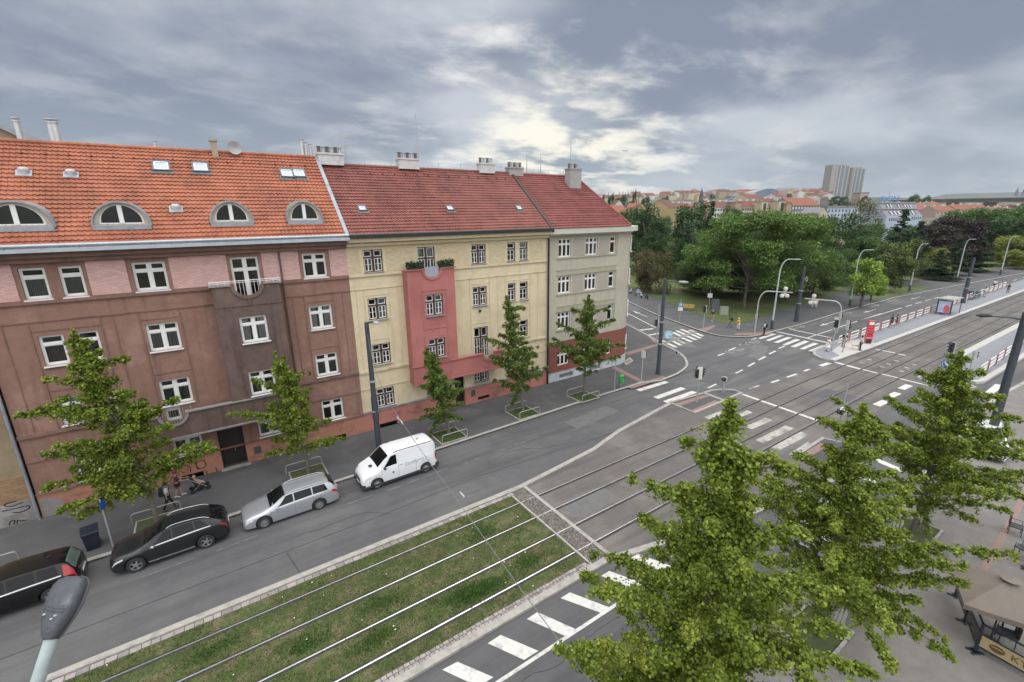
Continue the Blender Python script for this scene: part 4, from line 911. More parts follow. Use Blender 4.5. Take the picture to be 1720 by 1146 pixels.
def scribble(b, x, z, Y, s, n, seed, w=.02):
    r_ = random.Random(seed); P = [(x, z)]
    for i in range(n): P.append((x + s * .42 * (i + 1) + r_.uniform(-.1, .1) * s, z + r_.uniform(-.5, .5) * s))
    stroke(b, curve(P, 4), Y, w)
for i, (x, z) in enumerate(((6.4, .85), (6.4, .55), (4.6, .9), (-8.0, .95), (-6.9, 1.1), (2.4, .9))): b = MB(); scribble(b, x, z, Yg, .28, 9, i, .022); b.build('graffiti', M_SPRAYR, br)
b = MB(); P = [(-9.2 + .95 * math.sin(a) * (1 if a > 0 else 1), .62 + .62 * math.cos(a)) for a in np.linspace(0, math.pi, 12)]; b.poly([(-9.2, Yg, P[-1][1])] + [(x, Yg, z) for x, z in P][::-1]); b.build('paint_patch', mat('grey_patch', (.23, .21, .20), .9, .15, 3), br)

# ---------- yellow house
M_YEL = mat('yellow_render', (0.64, 0.545, 0.37), .9, .07, 2, bump=.35, bscale=45, col2=(0.53, 0.45, 0.305), s2=.35, f2=(.45, .7), streak=((2.6, 1, .22), .30, .52, .74))
M_YELT = mat('yellow_trim', (0.59, 0.50, 0.335), .9, .08, 2, col2=(.36, .29, .18), s2=.8, f2=(.5, .75))
M_YELBR = bricks('yellow_brick_cladding', (0.60, 0.505, 0.33), (.48, .40, .25), .27, .085)
M_PINK = mat('pink_render', (0.42, 0.155, 0.140), .9, .08, 1.5, bump=.3, bscale=45, col2=(0.34, 0.12, 0.112), s2=.35, f2=(.45, .7), streak=((2.6, 1, .22), .30, .52, .74))
M_PINKP = mat('pink_plinth', (0.42, 0.175, 0.14), .9, .12, 1.2, col2=(0.27, 0.12, 0.10), s2=.6, f2=(.48, .68))
ye = thing('apartment_building', 'pale yellow building with a pink bay, flower boxes and red tiled roof', 'building', (17, YW, 0))
ycols = [(9.31, 10.66), (17.78, 19.12), (21.18, 22.0), (22.43, 23.28)]
yrows = [(11.88, 13.42), (8.48, 10.04), (5.1, 6.66), (1.74, 3.2)]
yh = [(x0, x1, z0, z1) for x0, x1 in ycols for z0, z1 in yrows if not (x0 == 17.78 and z0 in (5.1, 1.74))] + [(13.27, 14.66, 11.0, 13.42), (17.78, 19.12, 4.1, 6.66), (17.66, 19.1, 1.9, 3.15), (13.3, 14.7, 1.74, 3.1), (15.78, 16.68, 0, 2.85)]
b = MB(); wall_grid(b, BX1, YX1, 1.55, 13.8, YW - .004, [h for h in yh if h[2] > 0] + [(15.78, 16.68, 1, 2.85)])
b.build('wall', M_YEL, ye); b = MB(); b.box(BX1, YX1, 43.8, 44, 0, 14); b.build('rear_wall', M_YEL, ye)
b = MB(); wall_grid(b, BX1, YX1, 0, 1.55, YW - .08, [(15.78, 16.68, -.1, 1.7), (9.3, 10.7, .12, .42), (17.9, 19.1, .2, .55), (21.3, 22.7, .15, .45)], .3); b.build('plinth', M_PINKP, ye)
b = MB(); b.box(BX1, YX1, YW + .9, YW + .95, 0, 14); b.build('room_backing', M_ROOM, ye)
for x0, x1 in ((BX1, 9.05), (10.92, 12.95), (14.95, 17.5), (19.4, 20.95), (23.5, 24.9)):
    b = MB(); strip_x(b, x0, x1, 11.86, 13.5, YW, .03); b.build('brick_panel', M_YELBR, ye)
b = MB()
strip_x(b, BX1, 11.95, 11.62, 11.80, YW, .12); strip_x(b, 15.8, YX1, 11.62, 11.80, YW, .12); strip_x(b, BX1, 11.95, 10.72, 10.78, YW, .05); strip_x(b, 15.8, YX1, 10.72, 10.78, YW, .05)
strip_x(b, BX1, 11.95, 4.62, 4.78, YW, .12); strip_x(b, 20.05, YX1, 4.62, 4.78, YW, .12); strip_x(b, BX1, 11.95, 3.36, 3.42, YW, .05); strip_x(b, 20.05, YX1, 3.36, 3.42, YW, .05)
for x0, x1 in ((9.05, 10.92), (17.5, 19.4), (20.9, 23.55)):
    for xx in (x0, x1 - .07): strip_x(b, xx, xx + .07, 4.82, 10.7, YW, .045)
    for z in (7.0, 10.25): strip_x(b, x0 + .07, x1 - .07, z, z + .05, YW, .03)
for x in (8.55, 11.5, 16.2, 20.1, 24.3): strip_x(b, x, x + .05, 4.82, 10.7, YW, .03)
b.build('moulding', M_YELT, ye)
b = MB(); strip_x(b, BX1, 15.7, 1.55, 1.64, YW - .004, .15); strip_x(b, 16.76, YX1, 1.55, 1.64, YW - .004, .15); b.build('plinth_ledge', M_ZINC, ye)
b = MB(); b.box(BX1, YX1, YW - .3, YW - .006, 13.7, 13.9); b.box(BX1, YX1, YW - .62, YW - .006, 13.96, 14.22); b.build('cornice', mat('cream_cornice', (.62, .53, .34), .85, .08, 2), ye)
b = MB(); b.box(BX1 + .1, YX1, 31.10, 31.34, 14.26, 14.40); b.tube([(BX1 + .1, 31.2, 14.44), (YX1, 31.2, 14.44)], .09, 8); b.build('gutter', M_BLACK, ye)
YZ0, YZ1 = 14.42, 19.36
rf = tile_roof('roof', ye, lambda y: 8.36, lambda y: YX1 - .12, YZ0, YZ1, M_TILE_R)
b = MB(); b.quad((8.3, RIDGE_Y, YZ1), (YX1, RIDGE_Y, YZ1), (YX1, 44, 14.4), (8.3, 44, 14.4)); b.build('rear_roof', M_TILE_R, rf)
b = MB(); ridge_caps(b, (8.4, RIDGE_Y, YZ1 + .03), (YX1, RIDGE_Y, YZ1 + .03)); b.build('ridge_cap', M_TILE_R, rf)
hooks(rf, np.arange(9, 25, .95), 36.75, YZ0, YZ1)
b = MB(); b.add([(25.30, EAVE_Y - .1, YZ0 + .06), (25.55, EAVE_Y - .1, YZ0 + .06), (25.55, RIDGE_Y, YZ1 + .16), (25.30, RIDGE_Y, YZ1 + .16), (25.30, EAVE_Y - .1, YZ0 - .2), (25.55, EAVE_Y - .1, YZ0 - .2), (25.55, RIDGE_Y, YZ1 - .2), (25.30, RIDGE_Y, YZ1 - .2)], [(0, 1, 2, 3), (4, 5, 1, 0), (5, 6, 2, 1), (7, 4, 0, 3)])
b.build('party_wall_flashing', mat('dark_flashing', (.05, .04, .04), .6, .1), ye)
for px, py in ((608, 352), (755, 351.5), (871, 351)): skylight(ye, px, py, .42, .40, YZ0, YZ1)
M_WCH = mat('white_chimney', (.55, .55, .54), .85, .1, 3, col2=(.38, .38, .38), s2=1.2, f2=(.5, .75))
def ridge_chimney(root, pxl, pxr, ytop, ybot, Y, pots, m=M_WCH, d=.7):
    a, c = AY(pxl, ytop, Y), AY(pxr, ytop, Y); zb = AY((pxl + pxr) / 2, ybot, Y)[2]; return chimney(root, a[0], c[0], Y, Y + d, zb, (a[2] + c[2]) / 2, m, pots)
ridge_chimney(ye, 534, 576, 257, 277, 37.1, 6); ridge_chimney(ye, 670, 704, 266, 284, 37.1, 5); ridge_chimney(ye, 807, 831, 274, 291, 37.1, 4)
def mast(root, px, ybot, ytop, Y, r=.02, name='lightning_rod', m=None):
    a = AY(px, ybot, Y); c = AY(px, ytop, Y); b = MB(); b.tube([(a[0], Y, a[2] - .3), (a[0], Y, c[2])], [r, r * .5], 6); return b.build(name, m or M_GALV, root), a[0], c[2]
mast(ye, 703.5, 283, 192, 37.6, .055)
o, x, z = mast(ye, 582, 274, 228, 37.6, .03, 'antenna_mast', M_GALV)
b = MB(); b.box(x - .45, x + .0, 37.5, 37.53, z - .2, z + .12); b.tube([(x, 37.6, z - .15), (x + .95, 37.6, z - .25)], .02, 5)
for i in range(7): b.tube([(x + .2 + i * .11, 37.45, z - .17 - i * .012), (x + .2 + i * .11, 37.8, z - .17 - i * .012)], .012, 4)
for zz in (.6, .85, 1.1): b.tube([(x - .2, 37.6, z - zz), (x + .2, 37.6, z - zz)], .018, 5); b.tube([(x - .15, 37.6, z - zz - .1), (x + .15, 37.6, z - zz - .1)], .018, 5)
b.build('antenna', M_GALV, o)
b = MB()
for x in np.arange(11.8, 25.4, 2.1): b.tube([(x, 37.7, YZ1 - .1), (x, 37.7, YZ1 + .62)], .018, 5)
b.tube([(11.5, 37.7, YZ1 + .6), (25.4, 37.7, YZ1 + .58)], .014, 5); b.build('ridge_wire', M_GALV, ye)
yin = {(0, 0): 'sheer', (0, 1): 'blind', (1, 0): None, (1, 1): None, (2, 0): None, (3, 0): 'shade', (2, 1): None, (3, 1): None}
for i, (x0, x1) in enumerate(ycols):
    for j, (z0, z1) in enumerate(yrows):
        if i == 1 and j in (2, 3): continue
        window(ye, 'box', x0, x1, z0, z1, YW + .12, yin.get((i, j)))
window(ye, 'box', 13.27, 14.66, 11.0, 13.42, YW + .12, 'curtains', sill=False); window(ye, 'box', 17.78, 19.12, 4.1, 6.66, YW + .12, None, sill=False)
window(ye, 'box', 17.66, 19.1, 1.9, 3.15, YW + .12); window(ye, 'box', 13.3, 14.7, 1.74, 3.1, YW + .12)
PYF = 31.1; b = MB(); ph = [(13.31, 14.71, 8.40, 9.99), (13.32, 14.70, 5.08, 6.60)]
b2 = wall_grid(b, 12.0, 15.76, 4.6, 11.0, PYF, ph, .2)
for x in (12.0, 15.76): b.quad((x, PYF, 4.6), (x, YW, 4.6), (x, YW, 11.85), (x, PYF, 11.85))
arc = [(13.95 + .62 * math.cos(math.pi + math.pi * i / n), 11.85 + .60 * math.sin(math.pi + math.pi * i / n)) for i in range(n + 1)]
b.poly([(12.0, PYF, 11.0), (15.76, PYF, 11.0), (15.76, PYF, 11.85)] + [(x, PYF, z) for x, z in arc[::-1]] + [(12.0, PYF, 11.85)])
b.quad((12.0, PYF, 11.0), (15.76, PYF, 11.0), (15.76, YW, 11.0), (12.0, YW, 11.0)); b.box(12.05, 15.7, PYF + .6, PYF + .62, 4.7, 10.9)
pb = b.build('bay', M_PINK, ye)
window(pb, 'box', 13.31, 14.71, 8.40, 9.99, PYF + .12, 'blind'); window(pb, 'box', 13.32, 14.70, 5.08, 6.60, PYF + .12)
b = MB()
for i in range(n):
    a0, a1 = math.pi + math.pi * i / n, math.pi + math.pi * (i + 1) / n; q = lambda a, r, y: (13.95 + r * math.cos(a), y, 11.85 + r * .96 * math.sin(a))
    b.quad(q(a0, .62, PYF - .08), q(a0, .80, PYF - .08), q(a1, .80, PYF - .08), q(a1, .62, PYF - .08)); b.quad(q(a0, .80, PYF - .08), q(a0, .80, PYF), q(a1, .80, PYF), q(a1, .80, PYF - .08)); b.quad(q(a0, .62, PYF + .15), q(a0, .62, PYF - .08), q(a1, .62, PYF - .08), q(a1, .62, PYF + .15))
b.box(11.9, 13.3, PYF - .10, PYF + .15, 11.85, 11.95); b.box(14.6, 15.86, PYF - .10, PYF + .15, 11.85, 11.95); strip_x(b, 12.9, 15.1, 4.75, 4.9, PYF, .06)
for xx in (13.02, 14.95): strip_x(b, xx, xx + .06, 4.9, 10.4, PYF, .035)
strip_x(b, 13.08, 14.95, 10.3, 10.36, PYF, .035); strip_x(b, 13.08, 14.95, 7.4, 7.46, PYF, .035)
b.build('moulding', M_PINK, pb)
b = MB(); b.box(13.4, 14.5, PYF + .05, PYF + .08, 11.3, 12.05); b.build('balcony_railing', mat('grey_board', (.30, .33, .38), .6, .15, 5), pb)
notch_block(ye, 12.0, 20.0, PYF - .003, 3.2, 4.60, 18.6, .52, M_PINK, 'balcony')
b = MB(); b.box(15.78, 16.68, YW + .4, YW + .45, 0, 2.85); b.build('door', M_DOOR, ye)
b = MB(); b.box(17.25, 17.65, YW - .11, YW - .082, .75, 1.3); b.build('meter_box', MATS['meter_grey'], ye)
b = MB(); b.cyl((25.42, YW - .2), .09, 0, 13.9, 8); b.tube([(25.42, YW - .2, 13.85), (25.6, 31.3, 14.3)], .08, 8); b.build('drainpipe', M_BLACK, ye, smooth=True)
b = MB(); b.box(18.3, 18.42, YW - .18, YW - .01, 7.95, 8.15); b.build('wall_lamp', M_BLACK, ye)
for i, (x, z, s, k) in enumerate(((10.2, .95, .30, 6), (12.0, .98, .3, 5), (12.0, .65, .3, 6), (11.5, .8, .3, 5), (19.0, .98, .32, 6), (19.9, 1.0, .30, 6), (20.0, .62, .36, 7))): b = MB(); scribble(b, x, z, YW - .086, s, k, 20 + i, .028); b.build('graffiti', M_SPRAY, ye)
for (x0, x1) in ((12.05, 13.25), (14.5, 15.7)):
    t_ = thing('flower_box', ('dark flower box with green plants on the left side of the pink balcony' if x0 < 13 else 'dark flower box with green plants on the right side of the pink balcony'), 'flower box', ((x0 + x1) / 2, PYF + .02, 11.95), group='flower boxes on the pink balcony')
    b = MB(); b.box(x0, x1, PYF - .1, PYF + .16, 11.955, 12.13); b.build('planter', M_BLACK, t_)
    g = np.random.default_rng(int(x0)); n_ = 900; c = np.stack([g.uniform(x0, x1, n_), g.normal(PYF + .02, .12, n_), 12.15 + abs(g.normal(0, .13, n_))], 1); s = .05
    V = (c[:, None, :] + g.normal(0, s, (n_, 4, 3))) - np.array(origin_of(t_)); facemesh('foliage', V.reshape(-1, 3), 4, mat('balcony_leaf', (.035, .065, .02), .7, .3, 2, island=.5), t_)

# ---------- grey-green corner house
M_GG = mat('grey_green_render', (0.43, 0.405, 0.32), .9, .07, 2, bump=.3, bscale=45, col2=(0.365, 0.345, 0.275), s2=.3, f2=(.45, .7), streak=((2.6, 1, .22), .30, .52, .74))
M_GGP = mat('grey_panel', (0.36, 0.325, 0.28), .9, .1, 14, bump=.4, bscale=60)
M_GGT = mat('grey_green_trim', (0.34, 0.32, 0.24), .9, .08, 2)
M_BRRED = bricks('red_brick', (0.23, 0.07, 0.055), (.2, .09, .075), .27, .085)
M_WPL = mat('whitewashed_plinth', (0.48, 0.50, 0.52), .85, .1, 1.5, col2=(.34, .35, .36), s2=1, f2=(.5, .7))
gg = thing('apartment_building', 'grey green rounded corner building with red brick ground floor', 'building', (31, YW, 0))
CX, CR = 34.95, 3.0; SD = Vector((.44, .90)).normalized(); a_end = math.atan2(SD.y, SD.x)
path = [(CX + CR * math.sin(a_end * i / 14), YW + CR * (1 - math.cos(a_end * i / 14))) for i in range(15)]
end = (path[-1][0] + SD.x * 26, path[-1][1] + SD.y * 26)
gcols = [(26.72, 28.2), (30.0, 31.52), (33.2, 33.95)]; grows = [(11.9, 13.5), (8.58, 10.13), (5.2, 6.78), (1.58, 3.02)]
gh = [(x0, x1, z0, z1) for x0, x1 in gcols for z0, z1 in grows]
def curved(b, z0, z1, offd=0.0):
    P = [(x + math.sin(a_end * i / 14) * offd, y - math.cos(a_end * i / 14) * offd) for i, (x, y) in enumerate(path)]; P = P + [(end[0] + SD.y * offd, end[1] - SD.x * offd)]
    for i in range(len(P) - 1): b.quad((*P[i], z0), (*P[i + 1], z0), (*P[i + 1], z1), (*P[i], z1))
    if offd:
        Q = path + [end]
        for i in range(len(P) - 1): b.quad((*P[i], z1), (*P[i + 1], z1), (*Q[i + 1], z1), (*Q[i], z1)); b.quad((*P[i], z0), (*Q[i], z0), (*Q[i + 1], z0), (*P[i + 1], z0))
b = MB(); wall_grid(b, YX1, CX, 4.0, 13.95, YW - .002, gh); curved(b, 4.0, 13.95); b.box(YX1, 44, 46, 46.2, 0, 14); b.build('wall', M_GG, gg, smooth=30)
b = MB(); wall_grid(b, YX1, CX, 1.0, 4.0, YW - .04, gh); curved(b, 1.0, 4.0, .04); b.build('brick_storey', M_BRRED, gg, smooth=30)
b = MB(); wall_grid(b, YX1, CX, 0, 1.0, YW - .10, [(26.95, 28.7, .25, .72), (31, 32.4, .25, .72)], .3); curved(b, 0, 1.0, .10); b.build('plinth', M_WPL, gg, smooth=30)
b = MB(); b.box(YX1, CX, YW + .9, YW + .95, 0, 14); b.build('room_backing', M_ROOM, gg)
b = MB()
for x0, x1 in ((26.95, 28.7), (31, 32.4)):
    for i in range(5): b.box(x0, x1, YW + .02, YW + .05, .28 + i * .09, .33 + i * .09)
b.build('basement_grille', M_GALV, gg)
for j, (z0, z1) in enumerate(grows[:3]):
    for x0, x1 in ((28.45, 29.78), (31.75, 33.0)):
        b = MB(); strip_x(b, x0, x1, z0 + .02, z1 - .02, YW, .03); b.build('wall_panel', M_GGP, gg)
b = MB()
for z0, z1 in grows[:3]:
    strip_x(b, 26.5, 34.15, z1 + .10, z1 + .17, YW, .09); strip_x(b, 26.6, 34.15, z1 + .17, z1 + .55, YW, .03); strip_x(b, 26.5, 34.2, z1 + .55, z1 + .60, YW, .06); strip_x(b, 26.5, 34.15, z0 - .16, z0 - .07, YW, .10)
    strip_x(b, 34.1, 34.18, z0 - .05, z1 + .1, YW, .06)
b.build('moulding', M_GGT, gg)
b = MB(); strip_x(b, YX1, CX, 4.0, 4.08, YW - .04, .05); strip_x(b, YX1, CX, 1.0, 1.05, YW - .10, .04); b.build('storey_ledge', M_GGT, gg)
for x0, x1 in gcols:
    for j, (z0, z1) in enumerate(grows): window(gg, 'triple', x0, x1, z0, z1, YW + .12, ['curtains', None, 'sheer', None][j] if x0 == 30.0 else None, sill=False)
for j, (z0, z1) in enumerate(grows):          # windows let into the rounded corner
    for k in (8, 13):
        an = a_end * k / 14; px_, py_ = path[k]; w = .75; ox, oy = px_ - math.cos(an) * w / 2 + math.sin(an) * .09, py_ - math.sin(an) * w / 2 - math.cos(an) * .09
        window(gg, 'triple', 0, w, z0, z1, 0, None, sill=False, rz=an, org=(ox, oy, z0))
        b = MB(); b.box(-.15, w + .15, -.12, .1, -.12, -.02); b.box(-.02, w + .02, .056, .12, 0, z1 - z0); b.xf(Matrix.Translation((ox, oy, z0)) @ Matrix.Rotation(an, 4, 'Z')); b.build('window_ledge', M_GGT, gg)
b = MB()
def ring(r0, r1, z0, z1):
    for dz, rr in ((z0, r1),): pass
    P = [(YX1, YW - r1)] + [(x + math.sin(a_end * i / 14) * r1, y - math.cos(a_end * i / 14) * r1) for i, (x, y) in enumerate(path)] + [(end[0] + SD.y * r1, end[1] - SD.x * r1)]
    Q = [(YX1, YW)] + path + [end]
    for i in range(len(P) - 1):
        b.quad((*P[i], z0), (*P[i + 1], z0), (*P[i + 1], z1), (*P[i], z1)); b.quad((*P[i], z1), (*P[i + 1], z1), (*Q[i + 1], z1), (*Q[i], z1)); b.quad((*P[i], z0), (*Q[i], z0), (*Q[i + 1], z0), (*P[i + 1], z0))
ring(0, .2, 13.8, 13.95); ring(0, .62, 13.95, 14.42); b.build('cornice', mat('pale_cornice', (.50, .49, .42), .85, .08, 2), gg)
GZ0, GZ1 = 14.45, 19.30; XE = AY(966, 295, RIDGE_Y)[0]; XC = AY(1060, 374, EAVE_Y)[0]
rf = tile_roof('roof', gg, lambda y: YX1 + .1, lambda y: XC + (XE - XC) * (y - EAVE_Y) / (RIDGE_Y - EAVE_Y), GZ0, GZ1, M_TILE_G)
b = MB(); e2 = (XE + SD.x * 22, RIDGE_Y + SD.y * 22); q0 = (XC, EAVE_Y); q1 = (end[0] + SD.y * .6, end[1] - SD.x * .6)
b.quad((*q0, GZ0), (*q1, GZ0), (*e2, GZ1), (XE, RIDGE_Y, GZ1)); b.quad((YX1, RIDGE_Y, GZ1), (XE, RIDGE_Y, GZ1), (XE - 2, 46, 14.4), (YX1, 46, 14.4)); b.quad((XE, RIDGE_Y, GZ1), (*e2, GZ1), (e2[0] - 6, e2[1] + 3, 14.4), (XE - 2, 46, 14.4)); b.build('rear_roof', M_TILE_G, rf)
b = MB(); ridge_caps(b, (YX1 + .3, RIDGE_Y, GZ1 + .03), (XE, RIDGE_Y, GZ1 + .03)); ridge_caps(b, (XE, RIDGE_Y, GZ1 + .05), (XC, EAVE_Y, GZ0 + .08)); b.build('ridge_cap', M_TILE_G, rf)
b = MB()
for i, x in enumerate(np.arange(27, 36.6, .33)): yy = EAVE_Y + .75 + (.33 if i % 2 else 0); b.tube([(x, yy, roofz(yy, GZ0, GZ1) + .03), (x, yy - .05, roofz(yy, GZ0, GZ1) + .16)], .025, 5)
b.build('snow_hook', MATS['hook'], rf)
ridge_chimney(gg, 856, 879, 281, 296, 37.2, 5, mat('grey_chimney', (.33, .32, .31), .85, .1, 3))
x, y, z = roofpt(969, 318, GZ0, GZ1); a = AY(958, 283, y)[0]; c = AY(977, 283, y)[0]; chimney(gg, a, c, y, y + .8, z - .5, AY(968, 283, y)[2], MATS['grey_chimney'], 4)
for px, y0, y1 in ((885, 293, 259), (908, 293, 258), (958, 288, 229)): mast(gg, px, y0, y1, 37.6, .045)
b = MB()
for xx in np.arange(26.2, XE, 1.9): b.tube([(xx, 37.7, GZ1 - .1), (xx, 37.7, GZ1 + .55)], .018, 5)
b.tube([(25.8, 37.7, GZ1 + .55), (XE, 37.7, GZ1 + .52)], .014, 5); b.build('ridge_wire', M_GALV, gg)

# ---------- neighbour on the left, edge of frame, and the house behind
lb = thing('apartment_building', 'tan building at the far left edge with grey graffiti on its base', 'building', (-15, YW, 0))
b = MB(); b.box(-22, BX0 - .22, YW + .02, 44, 2.75, 14.1); b.build('wall', mat('tan_render', (.27, .21, .13), .9, .15, 1.5, col2=(.20, .155, .10), s2=.5), lb)
b = MB(); b.box(-22, BX0 - .22, YW - .01, YW + .5, 1.35, 2.75); b.build('brick_storey', bricks('tan_brick', (.29, .18, .095), (.17, .12, .08), .5, .14), lb)
b = MB(); b.box(-22, BX0 - .22, YW - .05, YW + .5, 0, 1.35); b.build('plinth', mat('grey_stained', (.21, .20, .19), .9, .2, 2, col2=(.30, .30, .29), s2=1, f2=(.45, .6)), lb)
b = MB()
Z2g = zone(0, 840, 5.209)
for P in (((140, 10), (60, 30), (40, 50), (100, 55), (200, 20)), ((20, 100), (150, 70), (250, 50), (250, 75), (180, 105), (110, 110)), ((85, 220), (90, 190), (130, 180), (120, 215)), ((150, 210), (155, 180), (190, 185), (200, 180), (240, 175))):
    stroke(b, curve([(q[0], q[2]) for q in [AY(*Z2g(*p), YW - .05) for p in P]]), YW - .056, .05)
b.build('graffiti', M_SPRAY, lb)
b = MB(); b.box(-22, BX0 - .1, YW - .55, 44, 14.1, 14.4); b.build('cornice', M_TRIMB, lb)
hb = thing('apartment_building', 'tan building with slanted grey roof rising behind the orange roof', 'building', (-13, 48, 0))
p0, p1, p2 = AY(-60, 180, 48), AY(10, 213, 48), AY(72, 240, 48)
b = MB(); b.add([(p0[0], 48, 0), (p2[0], 48, 0), (p2[0], 48, p2[2] - .35), (p0[0], 48, p0[2] - .35), (p0[0], 58, 0), (p2[0], 58, 0), (p2[0], 58, p2[2] - .35), (p0[0], 58, p0[2] - .35)], [(0, 1, 2, 3), (1, 5, 6, 2), (5, 4, 7, 6), (4, 0, 3, 7)]); b.build('wall', mat('tan_gable', (.33, .27, .19), .9, .1, 1), hb)
b = MB(); b.add([(p0[0], 47.6, p0[2] - .35), (p2[0] + .3, 47.6, p2[2] - .4), (p2[0] + .3, 47.6, p2[2]), (p0[0], 47.6, p0[2] + .1), (p0[0], 58, p0[2] - .35), (p2[0] + .3, 58, p2[2] - .4), (p2[0] + .3, 58, p2[2]), (p0[0], 58, p0[2] + .1)], [(0, 1, 2, 3), (3, 2, 6, 7), (1, 5, 6, 2)]); b.build('roof', M_ZINC, hb)
# ------------------------------------------------------------------ trees
M_BARK = mat('bark', (0.13, 0.115, 0.095), .95, .25, 6, bump=.6, bscale=25)
M_GINK = mat('ginkgo_leaf', (0.200, 0.265, 0.036), .5, .2, .8, island=.6, transl=.46, spec=.4, col2=(0.32, 0.365, 0.058), s2=1.1, f2=(.5, .68))
M_GINKD = mat('ginkgo_leaf_deep', (0.140, 0.205, 0.040), .5, .2, .8, island=.5, transl=.43, spec=.35, col2=(0.17, 0.225, 0.05), s2=1.0, f2=(.48, .66))
def leafquads(P, D, size, g, up=.55):
    """P centres, D outward direction; small fan-like quads"""
    n = len(P); nr = g.normal(0, 1, (n, 3)); nr[:, 2] = np.abs(nr[:, 2]) + up; nr += D * .4; nr /= np.linalg.norm(nr, axis=1)[:, None]
    t = np.cross(nr, g.normal(0, 1, (n, 3))); t /= np.linalg.norm(t, axis=1)[:, None] + 1e-9; s = np.cross(nr, t); sz = size * g.uniform(.5, 1.4, (n, 1))
    V = np.stack([P - t * sz * .5, P + s * sz * .55 + t * sz * .15, P + t * sz * .5 + nr * sz * .12, P - s * sz * .55 + t * sz * .15], 1)
    return V.reshape(-1, 3)
def tip_at(base, px, py):
    """the point where the pixel's ray meets the upright plane through the trunk, square to the line of sight"""
    bx, by = base; n = np.array([bx, by]); n = n / np.linalg.norm(n); d = ray(px, py); t = (bx * n[0] + by * n[1]) / (d[0] * n[0] + d[1] * n[1]); p = CAM + d * t; return np.array([p[0] - bx, p[1] - by, p[2]])
def ginkgo(name, label, base, H, tips, seed, leaf=.075, dens=330, whorls=9, spread=2.2, m=None, group=None, lean=(0, 0), h0=2.3, rbr=.30, trunk_r=.13, gapz=(), pw=1.15):
    g = np.random.default_rng(seed); root = thing(name, label, 'tree', (base[0], base[1], .1), group=group); tb = MB(); B = []
    top = np.array([lean[0], lean[1], H]); tb.tube([(lean[0] * (k / 8) ** 1.5 + .04 * math.sin(k * 1.7 + seed), lean[1] * (k / 8) ** 1.5 + .04 * math.cos(k * 1.3 + seed), H * k / 8 * .99) for k in range(9)], [trunk_r * (1 - k / 8) ** .8 + .012 for k in range(9)], 8)
    def axis(z): k = (z / H); return np.array([lean[0] * k ** 1.5, lean[1] * k ** 1.5, z])
    for t in tips:
        t = np.array(t, float); L = math.hypot(t[0], t[1]); z0 = max(h0 * .75, min(H - .3, t[2] - L * g.uniform(.25, .55))); B.append((axis(z0), t, 1.0))
    az = g.uniform(0, 6.28)
    for i in range(whorls):
        f = (i + .3) / whorls; z = h0 + (H - h0 - .35) * f ** .95
        for j in range(3 if f < .85 else 2):
            az += 2.4 + g.uniform(-.35, .35); L = spread * (1 - f) ** pw * g.uniform(.4, 1.1) + .24
            if any(a < z < c for a, c in gapz): L *= .45
            B.append((axis(z), axis(z) + np.array([math.cos(az) * L, math.sin(az) * L, L * g.uniform(.15, .55) + (.25 if f > .7 else 0)]), .85))
    B.append((axis(H * .72), top + [0, 0, .12], .62))
    LP = []; LD = []
    for s, e, k in B:
        L = np.linalg.norm(e - s); mid = (s + e) / 2 + np.array([0, 0, .12 * L * (1 if k == 1 else .6)]) + g.normal(0, .05 * L, 3) * (k > .7); n = max(4, int(L * 3))
        ts = np.linspace(0, 1, n + 1); C = ((1 - ts) ** 2)[:, None] * s + (2 * ts * (1 - ts))[:, None] * mid + (ts ** 2)[:, None] * e
        if k > .7: tb.tube([tuple(c) for c in C], [.035 * (1 - .8 * t) * (1 + L * .12) for t in ts], 5)
        nt = int(L * 11) + 3
        for q in range(nt):
            t = g.uniform(.10, 1.0) if k > .7 else g.uniform(0, 1); c = (1 - t) ** 2 * s + 2 * t * (1 - t) * mid + t * t * e
            rr = rbr * (1.15 - .75 * t) * (1.25 if k > .7 else .75) * (1 + .12 * L)
            d = g.normal(0, 1, 3); d[2] = d[2] * .6 - .28; d /= np.linalg.norm(d); d = d * rr * g.uniform(.5, 1.6)
            if t > .8: d = d * .6 + (e - mid) / L * .18
            m_ = max(3, int(dens / 11 * g.uniform(.6, 1.4))); u = g.uniform(0, 1, (m_, 1)); P = c + d * u + g.normal(0, .05 + .03 * (1 - t), (m_, 3)); P[:, 2] -= .10 * u[:, 0] ** 2
            LP.append(P); LD.append(np.repeat((d / (np.linalg.norm(d) + 1e-6))[None], m_, 0))
    P = np.concatenate(LP); D = np.concatenate(LD)
    facemesh('crown', leafquads(P, D, leaf, g), 4, m or M_GINK, root); tb.build('trunk', M_BARK, root, wd=0, smooth=True)
    return root, len(P)
NL = 0
A_ = (8.4, 4.6); H_A = ATZ(1231, 690, *A_)
tips = [tip_at(A_, *p) for p in ((1062, 806), (1152, 746), (1105, 905), (968, 962), (1000, 935), (1048, 1000), (940, 1092), (985, 1125), (1325, 792), (1300, 770), (1270, 850), (1150, 828), (1010, 1080), (1290, 980), (1060, 960), (1130, 990), (1185, 1060), (1350, 900), (1400, 1000), (1425, 1065), (1350, 1085), (1455, 1130), (1300, 1120), (1240, 1130), (1110, 1120), (1060, 1100), (1190, 960), (1280, 920))]
r_, n_ = ginkgo('ginkgo_tree', 'large bright green ginkgo in the foreground with long arms over the hatched lane', A_, H_A, tips, 11, leaf=.068, dens=800, whorls=19, spread=5.4, h0=2.6, rbr=.225, trunk_r=.16, pw=1.6); NL += n_
B_ = (17.2, 5.0); H_B = ATZ(1441, 688, *B_)
